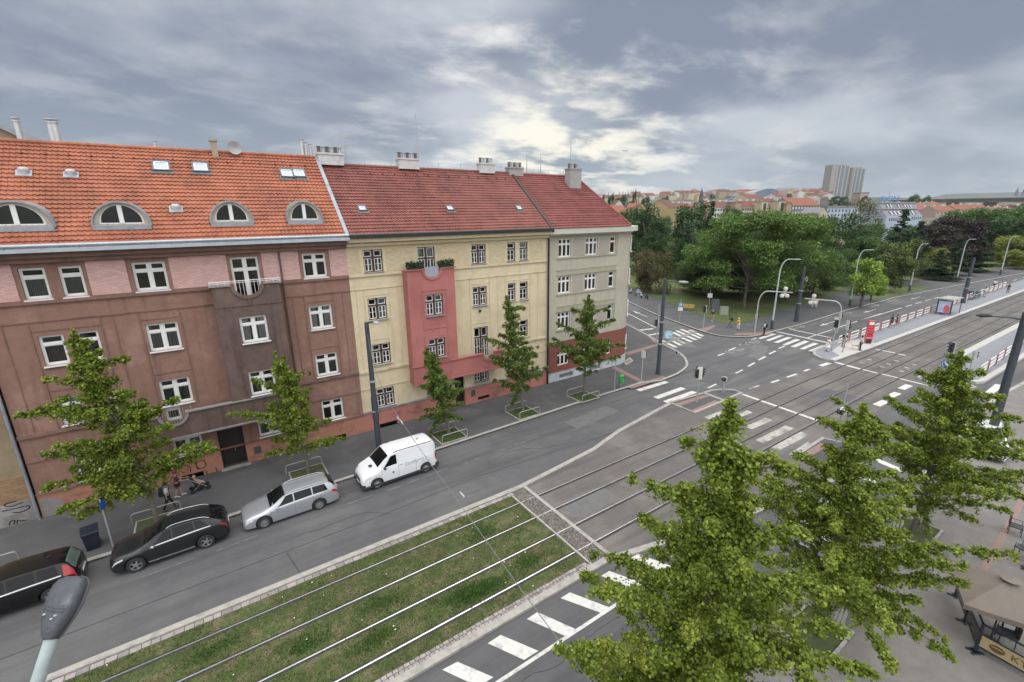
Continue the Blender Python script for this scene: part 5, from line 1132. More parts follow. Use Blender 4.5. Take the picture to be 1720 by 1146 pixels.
tips = [tip_at(B_, *p) for p in ((1328, 765), (1345, 800), (1310, 742 + 40), (1385, 712), (1500, 735), (1345, 870), (1300, 900), (1565, 930), (1560, 985), (1635, 985), (1590, 1080), (1510, 1060), (1600, 1110), (1480, 850), (1360, 960), (1500, 900), (1420, 1000), (1620, 955), (1380, 1040), (1360, 1090), (1460, 930), (1540, 1010), (1340, 840), (1300, 830))]
r_, n_ = ginkgo('ginkgo_tree', 'ginkgo beside the cafe terrace whose branches reach over the parasol', B_, H_B, tips, 12, leaf=.075, dens=700, whorls=17, spread=5.0, h0=2.4, rbr=.24, trunk_r=.15, pw=1.45); NL += n_
C_ = (27.4, 4.9); H_C = ATZ(1603, 592, *C_)
tips = [tip_at(C_, *p) for p in ((1540, 626), (1655, 628), (1508, 735), (1475, 742), (1690, 660 + 10), (1712, 705), (1715, 760), (1700, 800), (1500, 800), (1530, 850), (1640, 880), (1690, 860), (1560, 900), (1480, 850), (1655, 700), (1590, 830))]
r_, n_ = ginkgo('ginkgo_tree', 'ginkgo at the right edge with a slim top in front of the right platform', C_, H_C, tips, 13, leaf=.085, dens=560, whorls=17, spread=5.2, h0=2.4, rbr=.26, m=M_GINK, pw=1.4); NL += n_
far_t = [((-4.0, 27.5), (122, 562), ((30, 700), (78, 640), (215, 605), (300, 672), (72, 765), (75, 820), (135, 870), (365, 755), (330, 745), (200, 800), (240, 680), (165, 830), (95, 750), (60, 690), (300, 780), (250, 830), (230, 780), (120, 790), (180, 740), (150, 650), (260, 720), (100, 860)), 3.0, 'ginkgo with long side branches on the pavement beside the dark grey car', M_GINK, 3.3),
         ((3.5, 28.1), (463, 598), ((387, 697), (520, 628), (522, 655), (578, 738), (555, 745), (440, 770), (450, 740), (520, 700), (425, 640), (430, 700)), 1.9, 'wide armed ginkgo on the pavement behind the silver estate car', M_GINK, 2.6),
         ((13.0, 27.7), (717, 588), ((705, 650), (750, 640), (775, 705), (705, 705), (722, 730), (760, 665), (740, 700), (715, 690), (730, 620)), 1.75, 'narrow lopsided ginkgo inside hoops behind the white van', M_GINKD, 2.2),
         ((19.7, 27.8), (850, 498), ((812, 570), (828, 640), (915, 628), (905, 585), (832, 600), (880, 520), (890, 650), (843, 650), (920, 620), (825, 600), (900, 600), (860, 680)), 2.2, 'tall pointed ginkgo in front of the right end of the yellow building', M_GINKD, 2.7),
         ((26.0, 27.4), (989, 500), ((918, 580), (935, 545), (1048, 580), (1033, 538), (1040, 600), (950, 600), (1000, 625), (960, 520), (1020, 520), (930, 570), (970, 620), (1015, 590), (945, 590)), 2.5, 'dark ginkgo in front of the red brick ground floor of the corner building', M_GINKD, 3.0)]
for i, (bs, tp, tipsp, sp, lab, m_, h0) in enumerate(far_t):
    H_ = ATZ(*tp, *bs); tl = tip_at(bs, *tp)
    tt = [tip_at(bs, *p) for p in tipsp]
    r_, n_ = ginkgo('ginkgo_tree', lab, bs, H_, tt, 30 + i, leaf=.095, dens=(470 if i else 620), whorls=11, spread=sp, h0=h0, rbr=.29 if i else .33, m=m_, group='young ginkgos along the far pavement', lean=(tl[0], tl[1]), trunk_r=.11); NL += n_
print('LEAVES', NL)

# ---------- park trees: clumped crowns, several kinds
def crown_tree(name, H, W_, h0, seed, leaf, nleaf, m, shape='round', lobes=26, tr=.22):
    g = np.random.default_rng(seed); tb = MB(); tb.tube([(0, 0, -.3), (.05, 0, h0 * .5), (0, .06, h0), (.1, 0, H * .6)], [tr * 1.25, tr, tr * .85, tr * .4], 8)
    C = []
    for i in range(lobes):
        a = g.uniform(0, 6.283); f = (i + .5) / lobes
        if shape == 'round': z = h0 + (H - h0) * f; w = W_ / 2 * math.sqrt(max(.02, 1 - (2 * f * .92 - .8) ** 2 / 1.45)); rr = w * math.sqrt(g.uniform(.15, .92)); s = W_ * g.uniform(.12, .2)
        elif shape == 'flat': z = h0 + (H - h0) * f ** .7; w = W_ / 2 * (1 - .55 * f ** 3); rr = w * math.sqrt(g.uniform(.1, .95)); s = W_ * (g.uniform(.055, .105) if lobes > 60 else g.uniform(.10, .17))
        elif shape == 'cone': z = h0 + (H - h0) * f; w = W_ / 2 * (1 - f) ** .9; rr = w * g.uniform(.4, 1.0); s = max(.35, W_ * .16 * (1.15 - f))
        else: z = h0 + (H - h0) * f; w = W_ / 2; rr = w * g.uniform(.1, .8); s = W_ * g.uniform(.22, .34)
        z -= s * .3 * (f > .85)
        C.append((rr * math.cos(a), rr * math.sin(a), z, s))
        if i % 2 == 0: tb.tube([(0, 0, h0 * .85 + (z - h0) * .4), (rr * .5 * math.cos(a), rr * .5 * math.sin(a), z - s * .6), (rr * math.cos(a), rr * math.sin(a), z)], [tr * .4, tr * .22, .03], 5)
    C = np.array(C); wts = C[:, 3] ** 2; k = g.choice(len(C), nleaf, p=wts / wts.sum()); d = g.normal(0, 1, (nleaf, 3)); d /= np.linalg.norm(d, axis=1)[:, None]
    r_ = g.uniform(.0, 1, nleaf) ** .42; r_ = r_ * (1 + .28 * np.sin(d[:, 0] * 7 + k) * np.cos(d[:, 1] * 6 - k)); sc = np.array([1.45, 1.45, .55]) if shape in ('flat', 'cone') else np.array([1.05, 1.05, .82])
    P = C[k, :3] + d * (C[k, 3] * r_)[:, None] * sc; P = P[P[:, 2] > h0 * .55]; d = d[:len(P)]
    root = thing(name, 'tree', 'tree'); facemesh('crown', leafquads(P, d, leaf, g, up=.4), 4, m, root); tb.build('trunk', M_BARK, root, wd=0, smooth=True)
    return root
def lm(n, c, c2): c, c2 = tuple(v * 1.6 for v in c), tuple(v * 1.8 for v in c2); return mat(n, c, .6, .22, .35, island=.42, transl=.25, col2=c2, s2=.45, f2=(.48, .64), spec=.3)
L_LOC = lm('locust_leaf', (.055, .098, .020), (.078, .122, .026)); L_DK = lm('dark_leaf', (.030, .060, .020), (.045, .078, .026)); L_CON = lm('conifer_needle', (.018, .038, .018), (.028, .05, .022)); L_OL = lm('olive_leaf', (.062, .085, .024), (.085, .105, .033))
L_LT = lm('linden_leaf', (.135, .205, .030), (.17, .235, .04)); L_MID = lm('mid_leaf', (.048, .090, .026), (.07, .112, .03)); L_PUR = lm('copper_leaf', (.026, .020, .020), (.042, .03, .026)); L_BR = lm('russet_leaf', (.062, .05, .02), (.055, .075, .022)); L_YG = lm('yellow_green_leaf', (.125, .15, .03), (.16, .17, .045)); L_BARE = lm('sparse_leaf', (.075, .068, .035), (.06, .07, .03))
def at(px, py): return G(px, py, .12)
protos = {}
def park(kind, px, py, topy, wpx, label, group=None, rz=None):
    bx, by = at(px, py); dist = bx * FH[0] + by * FH[1]; H = ATZ(px, topy, bx, by); Wm = wpx * (dist + .27 * 3) / FPX
    base = {'locust': (L_LOC, 'flat', .24, 85, 15, 19, 3.0, 40000), 'dark': (L_DK, 'round', .30, 26, 12, 10, 2.4, 11000), 'conifer': (L_CON, 'cone', .28, 44, 14, 6, 1.2, 10000), 'olive': (L_OL, 'round', .30, 26, 10, 9, 2, 10000),
            'linden': (L_LT, 'round', .24, 22, 7, 6, 2, 7500), 'mid': (L_MID, 'round', .32, 28, 12, 11, 2.2, 11000), 'copper': (L_PUR, 'flat', .32, 26, 11, 11, 1.5, 11000), 'russet': (L_BR, 'round', .28, 30, 9, 11, .8, 11000), 'yellow': (L_YG, 'round', .3, 24, 8, 8, 1.2, 8000), 'sparse': (L_BARE, 'flat', .24, 20, 14, 9, 4, 2600)}[kind]
    m_, sh, lf, lb_, h, w, h0, nl = base
    names = {'conifer': 'conifer_tree', 'linden': 'linden_tree', 'locust': 'locust_tree', 'copper': 'copper_tree'}
    if kind not in protos:
        o = crown_tree(names.get(kind, 'park_tree'), h, w, h0, hash(kind) % 97 if False else sum(map(ord, kind)), lf, nl, m_, sh, lb_); protos[kind] = (o, h, w)
    else: o = dup(protos[kind][0], (0, 0, 0))
    _, h, w = protos[kind]; o.location = (bx, by, .1); o.scale = (Wm / w, Wm / w, H / h); o.rotation_euler = (0, 0, rz if rz is not None else rnd.uniform(0, 6.28)); o['label'] = label
    if group: o['group'] = group
    return o
park('locust', 1249, 519, 357, 190, 'largest broad green tree with a thick trunk on the park corner lawn')
park('locust', 1322, 506, 362, 130, 'broad green tree right behind the dark mast at the crossing', rz=2.2)
park('locust', 1203, 500, 398, 120, 'low spreading green tree left of the largest park corner tree', rz=4)
park('dark', 1160, 470, 346, 86, 'round dark green tree below the church spire')
park('conifer', 1184, 468, 338, 44, 'dark conifer poking up right of the round dark tree')
park('dark', 1082, 455, 350, 78, 'dark green tree just right of the corner building roof')
park('dark', 1068, 450, 372, 60, 'dark tree half hidden behind the corner building')
park('russet', 1092, 490, 424, 76, 'low russet and green bush tree beside the corner building')
park('mid', 1150, 468, 400, 60, 'mid green tree in front of the low white pavilion')
park('yellow', 1128, 462, 420, 30, 'small pale green tree between the russet bush and the darker trees')
park('dark', 1176, 490, 430, 70, 'dark bushy tree behind the two grey cabinets')
park('mid', 1222, 470, 372, 80, 'green tree rising behind the left shoulder of the largest park tree')
park('dark', 1300, 470, 376, 90, 'dark tree behind the two broad park trees')
park('dark', 1218, 440, 350, 34, 'small dark round top in front of the cream apartment row')
park('mid', 1365, 496, 424, 78, 'light green bushy tree right of the dark mast')
park('mid', 1392, 488, 430, 50, 'small light green tree beside the first kerbside lamp')
park('dark', 1402, 470, 364, 84, 'dark green tree in front of the white gabled house')
park('sparse', 1425, 452, 334, 56, 'thin brownish tree with see-through crown left of the pale blue building')
park('mid', 1440, 475, 400, 60, 'green tree behind the yellow green linden')
park('linden', 1446, 516, 438, 56, 'bright yellow green young linden on the roadside grass')
park('linden', 1462, 506, 462, 34, 'smaller bright linden right behind the young roadside linden')
park('conifer', 1497, 470, 352, 62, 'broad dark pine in front of the pale blue building')
park('olive', 1486, 490, 412, 62, 'olive green tree with a leaning trunk left of the third kerbside lamp')
park('conifer', 1530, 462, 372, 56, 'dark pine right of the pale blue building')
park('olive', 1512, 478, 404, 56, 'olive green tree beside the third kerbside lamp')
park('yellow', 1562, 462, 418, 50, 'pale green feathery tree behind the third kerbside lamp')
park('yellow', 1557, 440, 390, 34, 'small pale feathery treetop beside the copper tree')
park('copper', 1590, 452, 366, 74, 'dark copper coloured tree right of the pale blue building')
park('copper', 1560, 446, 376, 50, 'smaller copper tree left of the big copper tree')
park('conifer', 1600, 462, 400, 50, 'dark spreading pine below the copper tree')
park('conifer', 1572, 470, 420, 50, 'low dark pine behind the third lamp')
park('conifer', 1640, 456, 404, 56, 'wide low pine behind the fourth kerbside lamp')
park('mid', 1640, 430, 352, 90, 'tall green tree under the viaduct above the fourth lamp')
park('mid', 1692, 432, 350, 80, 'tall green tree in the top right of the park')
park('mid', 1600, 428, 356, 70, 'green treetop just below the orange terrace roofs')
park('dark', 1664, 436, 366, 70, 'darker green tree between the two tall trees at the right of the park')
park('dark', 1722, 440, 356, 70, 'dark green tree cut by the right edge of the picture')
park('yellow', 1690, 446, 398, 46, 'yellow green tree beside the last kerbside lamp')
park('conifer', 1712, 448, 410, 40, 'dark pine behind the last kerbside lamp')
park('yellow', 1716, 452, 420, 44, 'pale green shrub by the pavement at the right edge')
for i, (px, py, ty, w) in enumerate(((1050, 440, 356, 40), (1110, 436, 366, 40), (1260, 450, 366, 60), (1350, 448, 372, 60), (1375, 440, 380, 50), (1455, 440, 376, 50), (1475, 436, 384, 50), (1545, 432, 384, 40), (1570, 425, 372, 44), (1620, 424, 362, 50), (1660, 422, 356, 50), (1700, 424, 352, 60), (1336, 470, 388, 60), (1520, 436, 380, 40), (1415, 480, 420, 40), (1160, 446, 392, 40))):
    park('mid' if i % 3 else 'dark', px, py, ty, w, 'green treetop at the back of the park, ' + ('behind the corner building', 'left of the round dark tree', 'behind the largest park tree', 'behind the catenary mast', 'left of the white gabled house', 'below the pale blue wall', 'under the pale blue gable', 'left of the copper trees', 'above the smaller copper tree', 'under the left viaduct pier', 'under the right viaduct pier', 'below the cathedral spires', 'low behind the catenary mast', 'below the mansard windows', 'left of the young linden', 'below the church spire')[i], 'treetops at the back of the park')
park('dark', 1258, 500, 448, 120, 'dark shrubs under the largest park tree')
park('dark', 1192, 498, 446, 84, 'dark shrubs behind the grey cabinets')
park('dark', 1316, 492, 448, 84, 'dark shrubs behind the catenary mast')
# ------------------------------------------------------------------ vehicles
def interp(P, x):
    if x <= P[0][0]: return P[0][1]
    if x >= P[-1][0]: return P[-1][1]
    for i in range(len(P) - 1):
        if P[i][0] <= x <= P[i + 1][0]:
            h = P[i + 1][0] - P[i][0]; t = (x - P[i][0]) / h
            m0 = (P[i + 1][1] - P[i - 1][1]) / (P[i + 1][0] - P[i - 1][0]) if i else (P[1][1] - P[0][1]) / h
            m1 = (P[i + 2][1] - P[i][1]) / (P[i + 2][0] - P[i][0]) if i + 2 < len(P) else (P[i + 1][1] - P[i][1]) / h
            d = (P[i + 1][1] - P[i][1]) / h
            m0 = max(-3 * abs(d), min(3 * abs(d), m0)); m1 = max(-3 * abs(d), min(3 * abs(d), m1))
            return (2 * t ** 3 - 3 * t * t + 1) * P[i][1] + (t ** 3 - 2 * t * t + t) * h * m0 + (3 * t * t - 2 * t ** 3) * P[i + 1][1] + (t ** 3 - t * t) * h * m1
def paint(name, c, metal=.3, rough=.32): return mat(name, c, rough, .03, 2, metal=metal, coat=(.8 if max(c) > .1 else .25))
M_CARGL = mat('car_glass', (.006, .007, .008), .05, 0, spec=.32)
M_TYRE = mat('tyre', (.022, .022, .023), .85, .1); M_RIM = mat('alloy_rim', (.50, .51, .52), .3, .1, metal=.8); M_LENS = mat('headlight_lens', (.55, .58, .6), .08, .1, 20, spec=.9); M_TAIL = mat('tail_light', (.35, .012, .012), .15, .1, spec=.8)
M_LINER = mat('arch_liner', (.010, .010, .011), .95, .1); M_CHROME = mat('chrome_trim', (.6, .6, .61), .18, 0, metal=.9); M_BUMP = mat('bumper_plastic', (.035, .036, .038), .6, .1)
def vehicle(name, label, cat, S, loc, rz, pm, group=None):
    L, Wd, r = S['L'], S['W'] / 2, S['r']; root = thing(name, label, cat, loc, rz, group)
    Wp = [(0, .74 * Wd), (.12, .88 * Wd), (.45, .97 * Wd), (1.2, Wd), (L - 1.2, Wd), (L - .45, .97 * Wd), (L - .12, .9 * Wd), (L, .8 * Wd)]
    rb = S.get('rw', .70)
    def ring(x):
        w = interp(Wp, x); zt = interp(S['zt'], x); zs = min(interp(S['zs'], x), zt - .03); zb = interp(S['zb'], x) if 'zb' in S else .24
        for xw in S['wx']:
            ra = r + .065
            if abs(x - xw) < ra: zb = max(zb, r + math.sqrt(ra * ra - (x - xw) ** 2))
        hc = zt - zs; wr = w * (.87 - (.87 - rb) * min(1, max(0, hc - .06) / .42)); ze = zs + max(.018, hc - (.06 if hc > .2 else .02))
        q2 = max(zb + .04, zb + (zs - zb) * .42); q3 = max(q2 + .02, zs - .12)
        return [(w * .78, zb + .0), (w * .975, zb + .01), (w, q2), (w * .992, q3), (w * .955, zs), (wr, ze), (wr * .55, zt - .008), (0, zt)]
    def surf(x, u, sg, off=0.0):
        def pt(x, u):
            R_ = ring(x); i = min(6, int(u)); t = u - i; return Vector((x, sg * (R_[i][0] + (R_[i + 1][0] - R_[i][0]) * t), R_[i][1] + (R_[i + 1][1] - R_[i][1]) * t))
        p = pt(x, u)
        if off:
            a = pt(min(L, x + .02), u) - pt(max(0, x - .02), u); b_ = pt(x, min(7, u + .04)) - pt(x, max(0, u - .04)); n = a.cross(b_).normalized()
            if (n.y * sg < 0) if abs(n.y) > .15 else n.z < 0: n = -n
            p += n * off
        return tuple(p)
    xs = sorted(set([0, .03, .08, .15, .25, L - .25, L - .15, L - .08, L - .03, L] + list(np.linspace(0, L, 46)) + [xw + (r + .065) * math.cos(a) for xw in S['wx'] for a in np.linspace(0, math.pi, 15)]))
    b = MB(); V = []; F = []; n = 15
    for x in xs:
        R_ = ring(x); V += [(x, -y, z) for y, z in R_] + [(x, y, z) for y, z in R_[-2::-1]]
    for i in range(len(xs) - 1):
        for k in range(n - 1): q = i * n + k; F.append((q, q + n, q + n + 1, q + 1))
    F.append(tuple(range(n))); F.append(tuple(range((len(xs) - 1) * n, len(xs) * n))[::-1]); b.add(V, F)
    body = b.build('body', pm, root, smooth=42, wd=0)
    b = MB(); b.box(.12, L - .12, -Wd * .74, Wd * .74, .16, .60); b.build('underbody', M_LINER, root, wd=0)
    def patch_(name, sides, xb, xt, u0, u1, m, off=.006, nx=10, nu=5, par=None):
        b = MB()
        for sg in sides:
            V = []
            for j in range(nu + 1):
                v = j / nu; u = u0 + (u1 - u0) * v
                for i in range(nx + 1):
                    t = i / nx; x = (xb[0] + (xt[0] - xb[0]) * v) * (1 - t) + (xb[1] + (xt[1] - xb[1]) * v) * t; V.append(surf(min(L, max(0, x)), u, sg, off))
            F = [(j * (nx + 1) + i, j * (nx + 1) + i + 1, (j + 1) * (nx + 1) + i + 1, (j + 1) * (nx + 1) + i) for j in range(nu) for i in range(nx)]
            b.add(V, F)
        return b.build(name, m, par or root, smooth='all', wd=0)
    def across(name, x0, x1, u0, m, off=.008, par=None, nx=10):
        b = MB(); us = [(-1, u) for u in np.linspace(u0, 7, 9)] + [(1, u) for u in np.linspace(7, u0, 9)[1:]]; V = []
        for i in range(nx + 1):
            x = x0 + (x1 - x0) * i / nx
            for sg, u in us: V.append(surf(x, u, sg, off))
        k = len(us); b.add(V, [(i * k + j, i * k + j + 1, (i + 1) * k + j + 1, (i + 1) * k + j) for i in range(nx) for j in range(k - 1)]); return b.build(name, m, par or root, smooth='all', wd=0)
    across('windscreen', *S['ws'], 5.18, M_CARGL)
    if 'rs' in S: across('rear_window', *S['rs'], 5.25, S.get('rsm', M_CARGL))
    for sg in (-1, 1):
        for xb, xt in S['sw']: patch_('side_window', (sg,), xb, xt, 4.10, 4.90, M_CARGL)
        patch_('headlight', (sg,), S['hl'][0], S['hl'][1], *S['hl'][2], M_LENS, .008, 8, 4)
        patch_('tail_light', (sg,), S['tl'][0], S['tl'][1], *S['tl'][2], M_TAIL, .010, 6, 4)
        m_ = MB(); mx = S['mx']; m_.lathe([(.01, -.09), (.055, -.08), (.08, -.02), (.08, .05), (.01, .08)], (0, 0, 0), 10); m_.xf(Matrix.Translation((mx, sg * (Wd * .99 + .07), interp(S['zs'], mx) + .05)) @ Matrix.Rotation(RD(90), 4, 'X') @ Matrix.Diagonal((1.1, .85, 1.0, 1))); m_.build('wing_mirror', S.get('mm', pm), root, smooth=True, wd=0)
        for xw in S['wx']:
            w = MB(); yo = sg * (Wd - .115); M_ = Matrix.Translation((xw, yo, r)); w.lathe([(r * .64, -.10), (r * .9, -.105), (r, -.07), (r, .07), (r * .9, .105), (r * .64, .10)], (0, 0, 0), 28, axis='y'); w.xf(M_); wo = w.build('wheel', M_TYRE, root, smooth=True, wd=0)
            w = MB(); y1 = sg * .085; w.lathe([(r * .66, sg * .10), (r * .60, sg * .095), (r * .58, sg * .04)], (0, 0, 0), 28, axis='y')
            for k in range(S.get('sp', 10)):
                a = 2 * math.pi * k / S.get('sp', 10); c_, s_ = math.cos(a), math.sin(a); hw = .018 if S.get('sp', 10) > 7 else .030
                P = [(.04, -hw * 1.3), (r * .61, -hw), (r * .61, hw), (.04, hw * 1.3)]; w.add([(c_ * p - s_ * q, y1 - sg * .02 * (p / r), s_ * p + c_ * q) for p, q in P] + [(c_ * p - s_ * q, y1 - sg * .05, s_ * p + c_ * q) for p, q in P], [(0, 1, 2, 3), (0, 4, 5, 1), (2, 6, 7, 3)])
            w.lathe([(.001, y1 + sg * .01), (.05, y1), (.05, y1 - sg * .05)], (0, 0, 0), 12, axis='y'); w.xf(M_); w.build('rim', S.get('rim', M_RIM), wo, wd=0)
            w = MB(); w.lathe([(.001, sg * .0), (r * .6, sg * .0)], (0, 0, 0), 24, axis='y'); w.xf(M_); w.build('brake_disc', M_LINER, wo, wd=0)
    for sg in (-1, 1):          # door shut lines and handles
        b = MB()
        for x in S['dl']:
            for j in range(6):
                u = 1.3 + j * .44; p = [surf(x - .006, u, sg, .002), surf(x + .006, u, sg, .002), surf(x + .006, u + .44, sg, .002), surf(x - .006, u + .44, sg, .002)]; b.quad(*p)
        b.build('door_seam', M_LINER, root, wd=0)
        for x in S['hd']: patch_('door_handle', (sg,), (x, x + .22), (x, x + .22), 3.25, 3.45, pm if S.get('hm') is None else S['hm'], .03, 3, 1)
        patch_('sill_trim', (sg,), (S['wx'][0] + r + .1, S['wx'][1] - r - .1), (S['wx'][0] + r + .1, S['wx'][1] - r - .1), 1.05, 1.30, S.get('sill', M_BUMP), .006, 8, 1)
        if S.get('wt'): patch_('window_trim', (sg,), (S['sw'][0][0][0] - .05, S['sw'][-1][0][1] + .05), (S['sw'][0][0][0] - .05, S['sw'][-1][0][1] + .05), 3.94, 4.07, M_CHROME, .008, 12, 1)
        if S.get('rr'):
            b = MB(); x0, x1 = S['rr']; b.tube([(x, sg * (ring(x)[5][0] - .05), ring(x)[5][1] + (.02 if k in (0, 8) else .07)) for k, x in enumerate(np.linspace(x0, x1, 9))], .018, 6); b.build('roof_rail', S.get('rrm', M_CHROME), root, wd=0)
    b = MB(); wf = ring(.02)[2][0]; b.box(-.03, .05, -wf * .55, wf * .55, S['gz'][0], S['gz'][1]); b.box(-.035, .05, -wf * .7, wf * .7, .28, .42); g_ = b.build('grille', M_BLACK, root, wd=0)
    b = MB()
    for k in range(3): z = S['gz'][0] + (S['gz'][1] - S['gz'][0]) * (k + .5) / 3; b.box(-.038, -.03, -wf * .5, wf * .5, z - .008, z + .008)
    b.build('grille_bar', M_CHROME, g_, wd=0)
    for x0, x1 in ((-.045, -.036), (L + .01, L + .03)):
        b = MB(); zz = .36 if x0 < 0 else .62; b.box(x0, x1, -.26, .26, zz, zz + .11); b.build('number_plate', M_WHITE, root, wd=0)
    b = MB(); x, y, z = L - .55 if S.get('rr') else L - 1, 0, 0; zt = interp(S['zt'], x); b.tube([(x, 0, zt), (x + .16, 0, zt + .10)], [.03, .006], 6); b.build('aerial', M_BLACK, root, wd=0)
    return root
M_SILVER = paint('silver_paint', (.42, .44, .47), .55); M_DGREY = paint('dark_grey_paint', (.018, .020, .022), .3, .28); M_BLK = paint('black_paint', (.005, .005, .006), 0, .15); M_VANW = paint('white_van_paint', (.70, .71, .72), 0, .35)
WAG = dict(L=4.77, W=1.82, r=.325, wx=(.93, 3.64), zt=[(0, .60), (.04, .68), (.35, .80), (1.0, .93), (1.25, 1.0), (2.0, 1.41), (2.5, 1.485), (3.7, 1.475), (4.3, 1.40), (4.55, 1.16), (4.70, .95), (4.77, .62)],
           zs=[(0, .50), (.3, .70), (1.1, .87), (2.0, .93), (4.2, 1.0), (4.6, .92), (4.77, .56)], zb=[(0, .26), (.1, .2), (4.6, .22), (4.77, .36)], ws=(1.30, 2.08), rs=(4.30, 4.60), sw=[((1.62, 2.42), (2.08, 2.42)), ((2.48, 3.35), (2.48, 3.35)), ((3.41, 4.18), (3.41, 4.05))],
           hl=[(.06, .46), (.16, .44), (2.95, 3.85)], tl=[(4.42, 4.74), (4.36, 4.66), (2.9, 3.95)], mx=1.62, dl=(1.28, 2.45, 3.38), hd=(2.12, 3.05), gz=(.48, .62), rr=(2.2, 4.2), wt=True, sill=M_SILVER, sp=12)
VAN = dict(L=4.78, W=1.92, r=.33, wx=(.84, 3.94), rw=.84, zt=[(0, .70), (.05, .86), (.25, 1.02), (.75, 1.22), (.95, 1.32), (1.55, 1.80), (1.9, 1.93), (2.4, 1.97), (4.4, 1.95), (4.66, 1.87), (4.74, 1.55), (4.78, .7)],
           zs=[(0, .60), (.3, .86), (.9, 1.10), (1.6, 1.17), (4.4, 1.20), (4.78, .64)], zb=[(0, .26), (.1, .2), (4.78, .26)], ws=(.98, 1.66), sw=[((1.25, 2.12), (1.78, 2.12))],
           hl=[(.06, .50), (.18, .52), (2.95, 3.8)], tl=[(4.60, 4.77), (4.62, 4.74), (3.0, 4.35)], mx=1.35, mm=M_BUMP, dl=(1.15, 2.18, 3.30), hd=(2.22,), hm=M_BUMP, gz=(.55, .70), sp=7, rim=mat('hubcap', (.36, .37, .38), .45, .1, metal=.4))
SUV = dict(L=4.63, W=1.88, r=.36, wx=(.90, 3.61), zt=[(0, .70), (.04, .80), (.3, .93), (1.0, 1.05), (1.22, 1.12), (1.95, 1.52), (2.5, 1.64), (3.3, 1.62), (4.0, 1.46), (4.42, 1.18), (4.58, 1.02), (4.63, .7)],
           zs=[(0, .58), (.3, .82), (1.1, .97), (2.0, 1.03), (4.1, 1.13), (4.5, 1.0), (4.63, .62)], zb=[(0, .30), (.1, .25), (4.5, .28), (4.63, .42)], ws=(1.26, 2.02), rs=(3.95, 4.42), sw=[((1.60, 2.36), (2.06, 2.36)), ((2.42, 3.25), (2.42, 3.20)), ((3.31, 3.85), (3.27, 3.55))],
           hl=[(.05, .50), (.20, .52), (3.2, 3.8)], tl=[(4.28, 4.62), (4.30, 4.58), (3.2, 3.85)], mx=1.62, mm=M_CHROME, dl=(1.3, 2.39, 3.28), hd=(2.05, 2.98), gz=(.52, .70), wt=True, rr=(2.2, 3.9), sp=5, sill=M_CHROME)
MPV = dict(L=4.55, W=1.86, r=.33, wx=(.88, 3.60), zt=[(0, .62), (.04, .72), (.35, .84), (.9, .98), (1.1, 1.06), (1.9, 1.52), (2.5, 1.62), (3.8, 1.60), (4.22, 1.52), (4.42, 1.18), (4.52, .98), (4.55, .62)],
           zs=[(0, .52), (.3, .74), (1.1, .92), (2.0, .99), (4.2, 1.06), (4.45, .96), (4.55, .56)], ws=(1.15, 1.98), rs=(4.20, 4.46), rsm=mat('pale_rear_glass', (.10, .145, .13), .08, .1, spec=.9), sw=[((1.52, 2.36), (2.0, 2.36)), ((2.42, 3.25), (2.42, 3.25)), ((3.31, 3.98), (3.31, 3.88))],
           hl=[(.06, .46), (.16, .44), (2.95, 3.85)], tl=[(4.12, 4.50), (4.10, 4.40), (3.45, 4.85)], mx=1.55, dl=(1.25, 2.39, 3.28), hd=(2.08, 2.98), gz=(.48, .62), wt=True, sp=6, sill=M_BLK)
vehicle('estate_car', 'silver estate car parked at the kerb between the dark grey car and the white van', 'car', WAG, (-.33, 25.04, 0), 0, M_SILVER)
van = vehicle('delivery_van', 'white panel van parked by the grey lamp post', 'van', VAN, (5.76, 25.2, 0), 0, M_VANW)
vehicle('parked_car', 'dark grey coupe-backed suv parked beside the wheelie bin', 'car', SUV, (-5.55, 25.05, 0), 0, M_DGREY)
vehicle('parked_car', 'black car with red tail lights half hidden behind the near street lamp head', 'car', MPV, (G(143, 985)[0] - 4.55, 24.95, 0), 0, M_BLK)
c_ = G(1628, 503); vehicle('moving_car', 'dark silver car driving behind the platform railing', 'car', SUV, (c_[0] - 2.3, c_[1] + .2, 0), RD(-4), paint('mid_grey_paint', (.11, .12, .13), .5))
# cars glimpsed through the foliage by the near pavement
vehicle('parked_car', 'white car glimpsed through the ginkgo at the right edge', 'car', WAG, (39.5, 4.6, .12), RD(12), M_VANW)
vehicle('parked_car', 'silver car glimpsed under the ginkgo beside the terrace', 'car', MPV, (21.5, 7.35, 0), 0, M_SILVER)
vehicle('parked_car', 'blue car hidden under the large foreground ginkgo', 'car', MPV, (11.8, 7.35, 0), 0, paint('blue_paint', (.03, .12, .25), .3))
# van lettering and roof marks
b = MB()
for k, (x, z, w) in enumerate(((2.6, 1.10, 1.5), (2.6, 1.02, 1.3), (2.6, .94, .9))):
    for i in range(int(w / .06)):
        if rnd.random() < .82: b.box(x + i * .06, x + i * .06 + .045, -.962, -.958, z, z + .035 + .01 * rnd.random())
b.build('side_lettering', mat('faint_lettering', (.30, .32, .36), .6, .1), van, wd=0)
b = MB(); b.disc((1.85, -.963, .78), (0, 1, 0), .07, .006, 16); b.build('door_badge', mat('badge_blue', (.05, .14, .25), .5, .05), van, wd=0)
b = MB(); b.box(.0, 4.78, -.975, -.93, .22, .34); b.box(-.04, .30, -.86, .86, .22, .42); b.box(4.6, 4.84, -.9, .9, .24, .46); b.build('bumper', M_BUMP, van, wd=0)
for yy in (-.72, .72): b = MB(); b.tube([(2.0, yy, 1.93), (2.3, yy, 1.965), (4.5, yy, 1.95)], .02, 6); b.build('roof_rail', M_BUMP, van, wd=0)
b = MB(); b.box(.62, .95, .1 - .45, .1 - .20, 1.215, 1.235); b.xf(Matrix.Translation((0, 0, .01))); b.build('bonnet_vent', M_BUMP, van, wd=0)

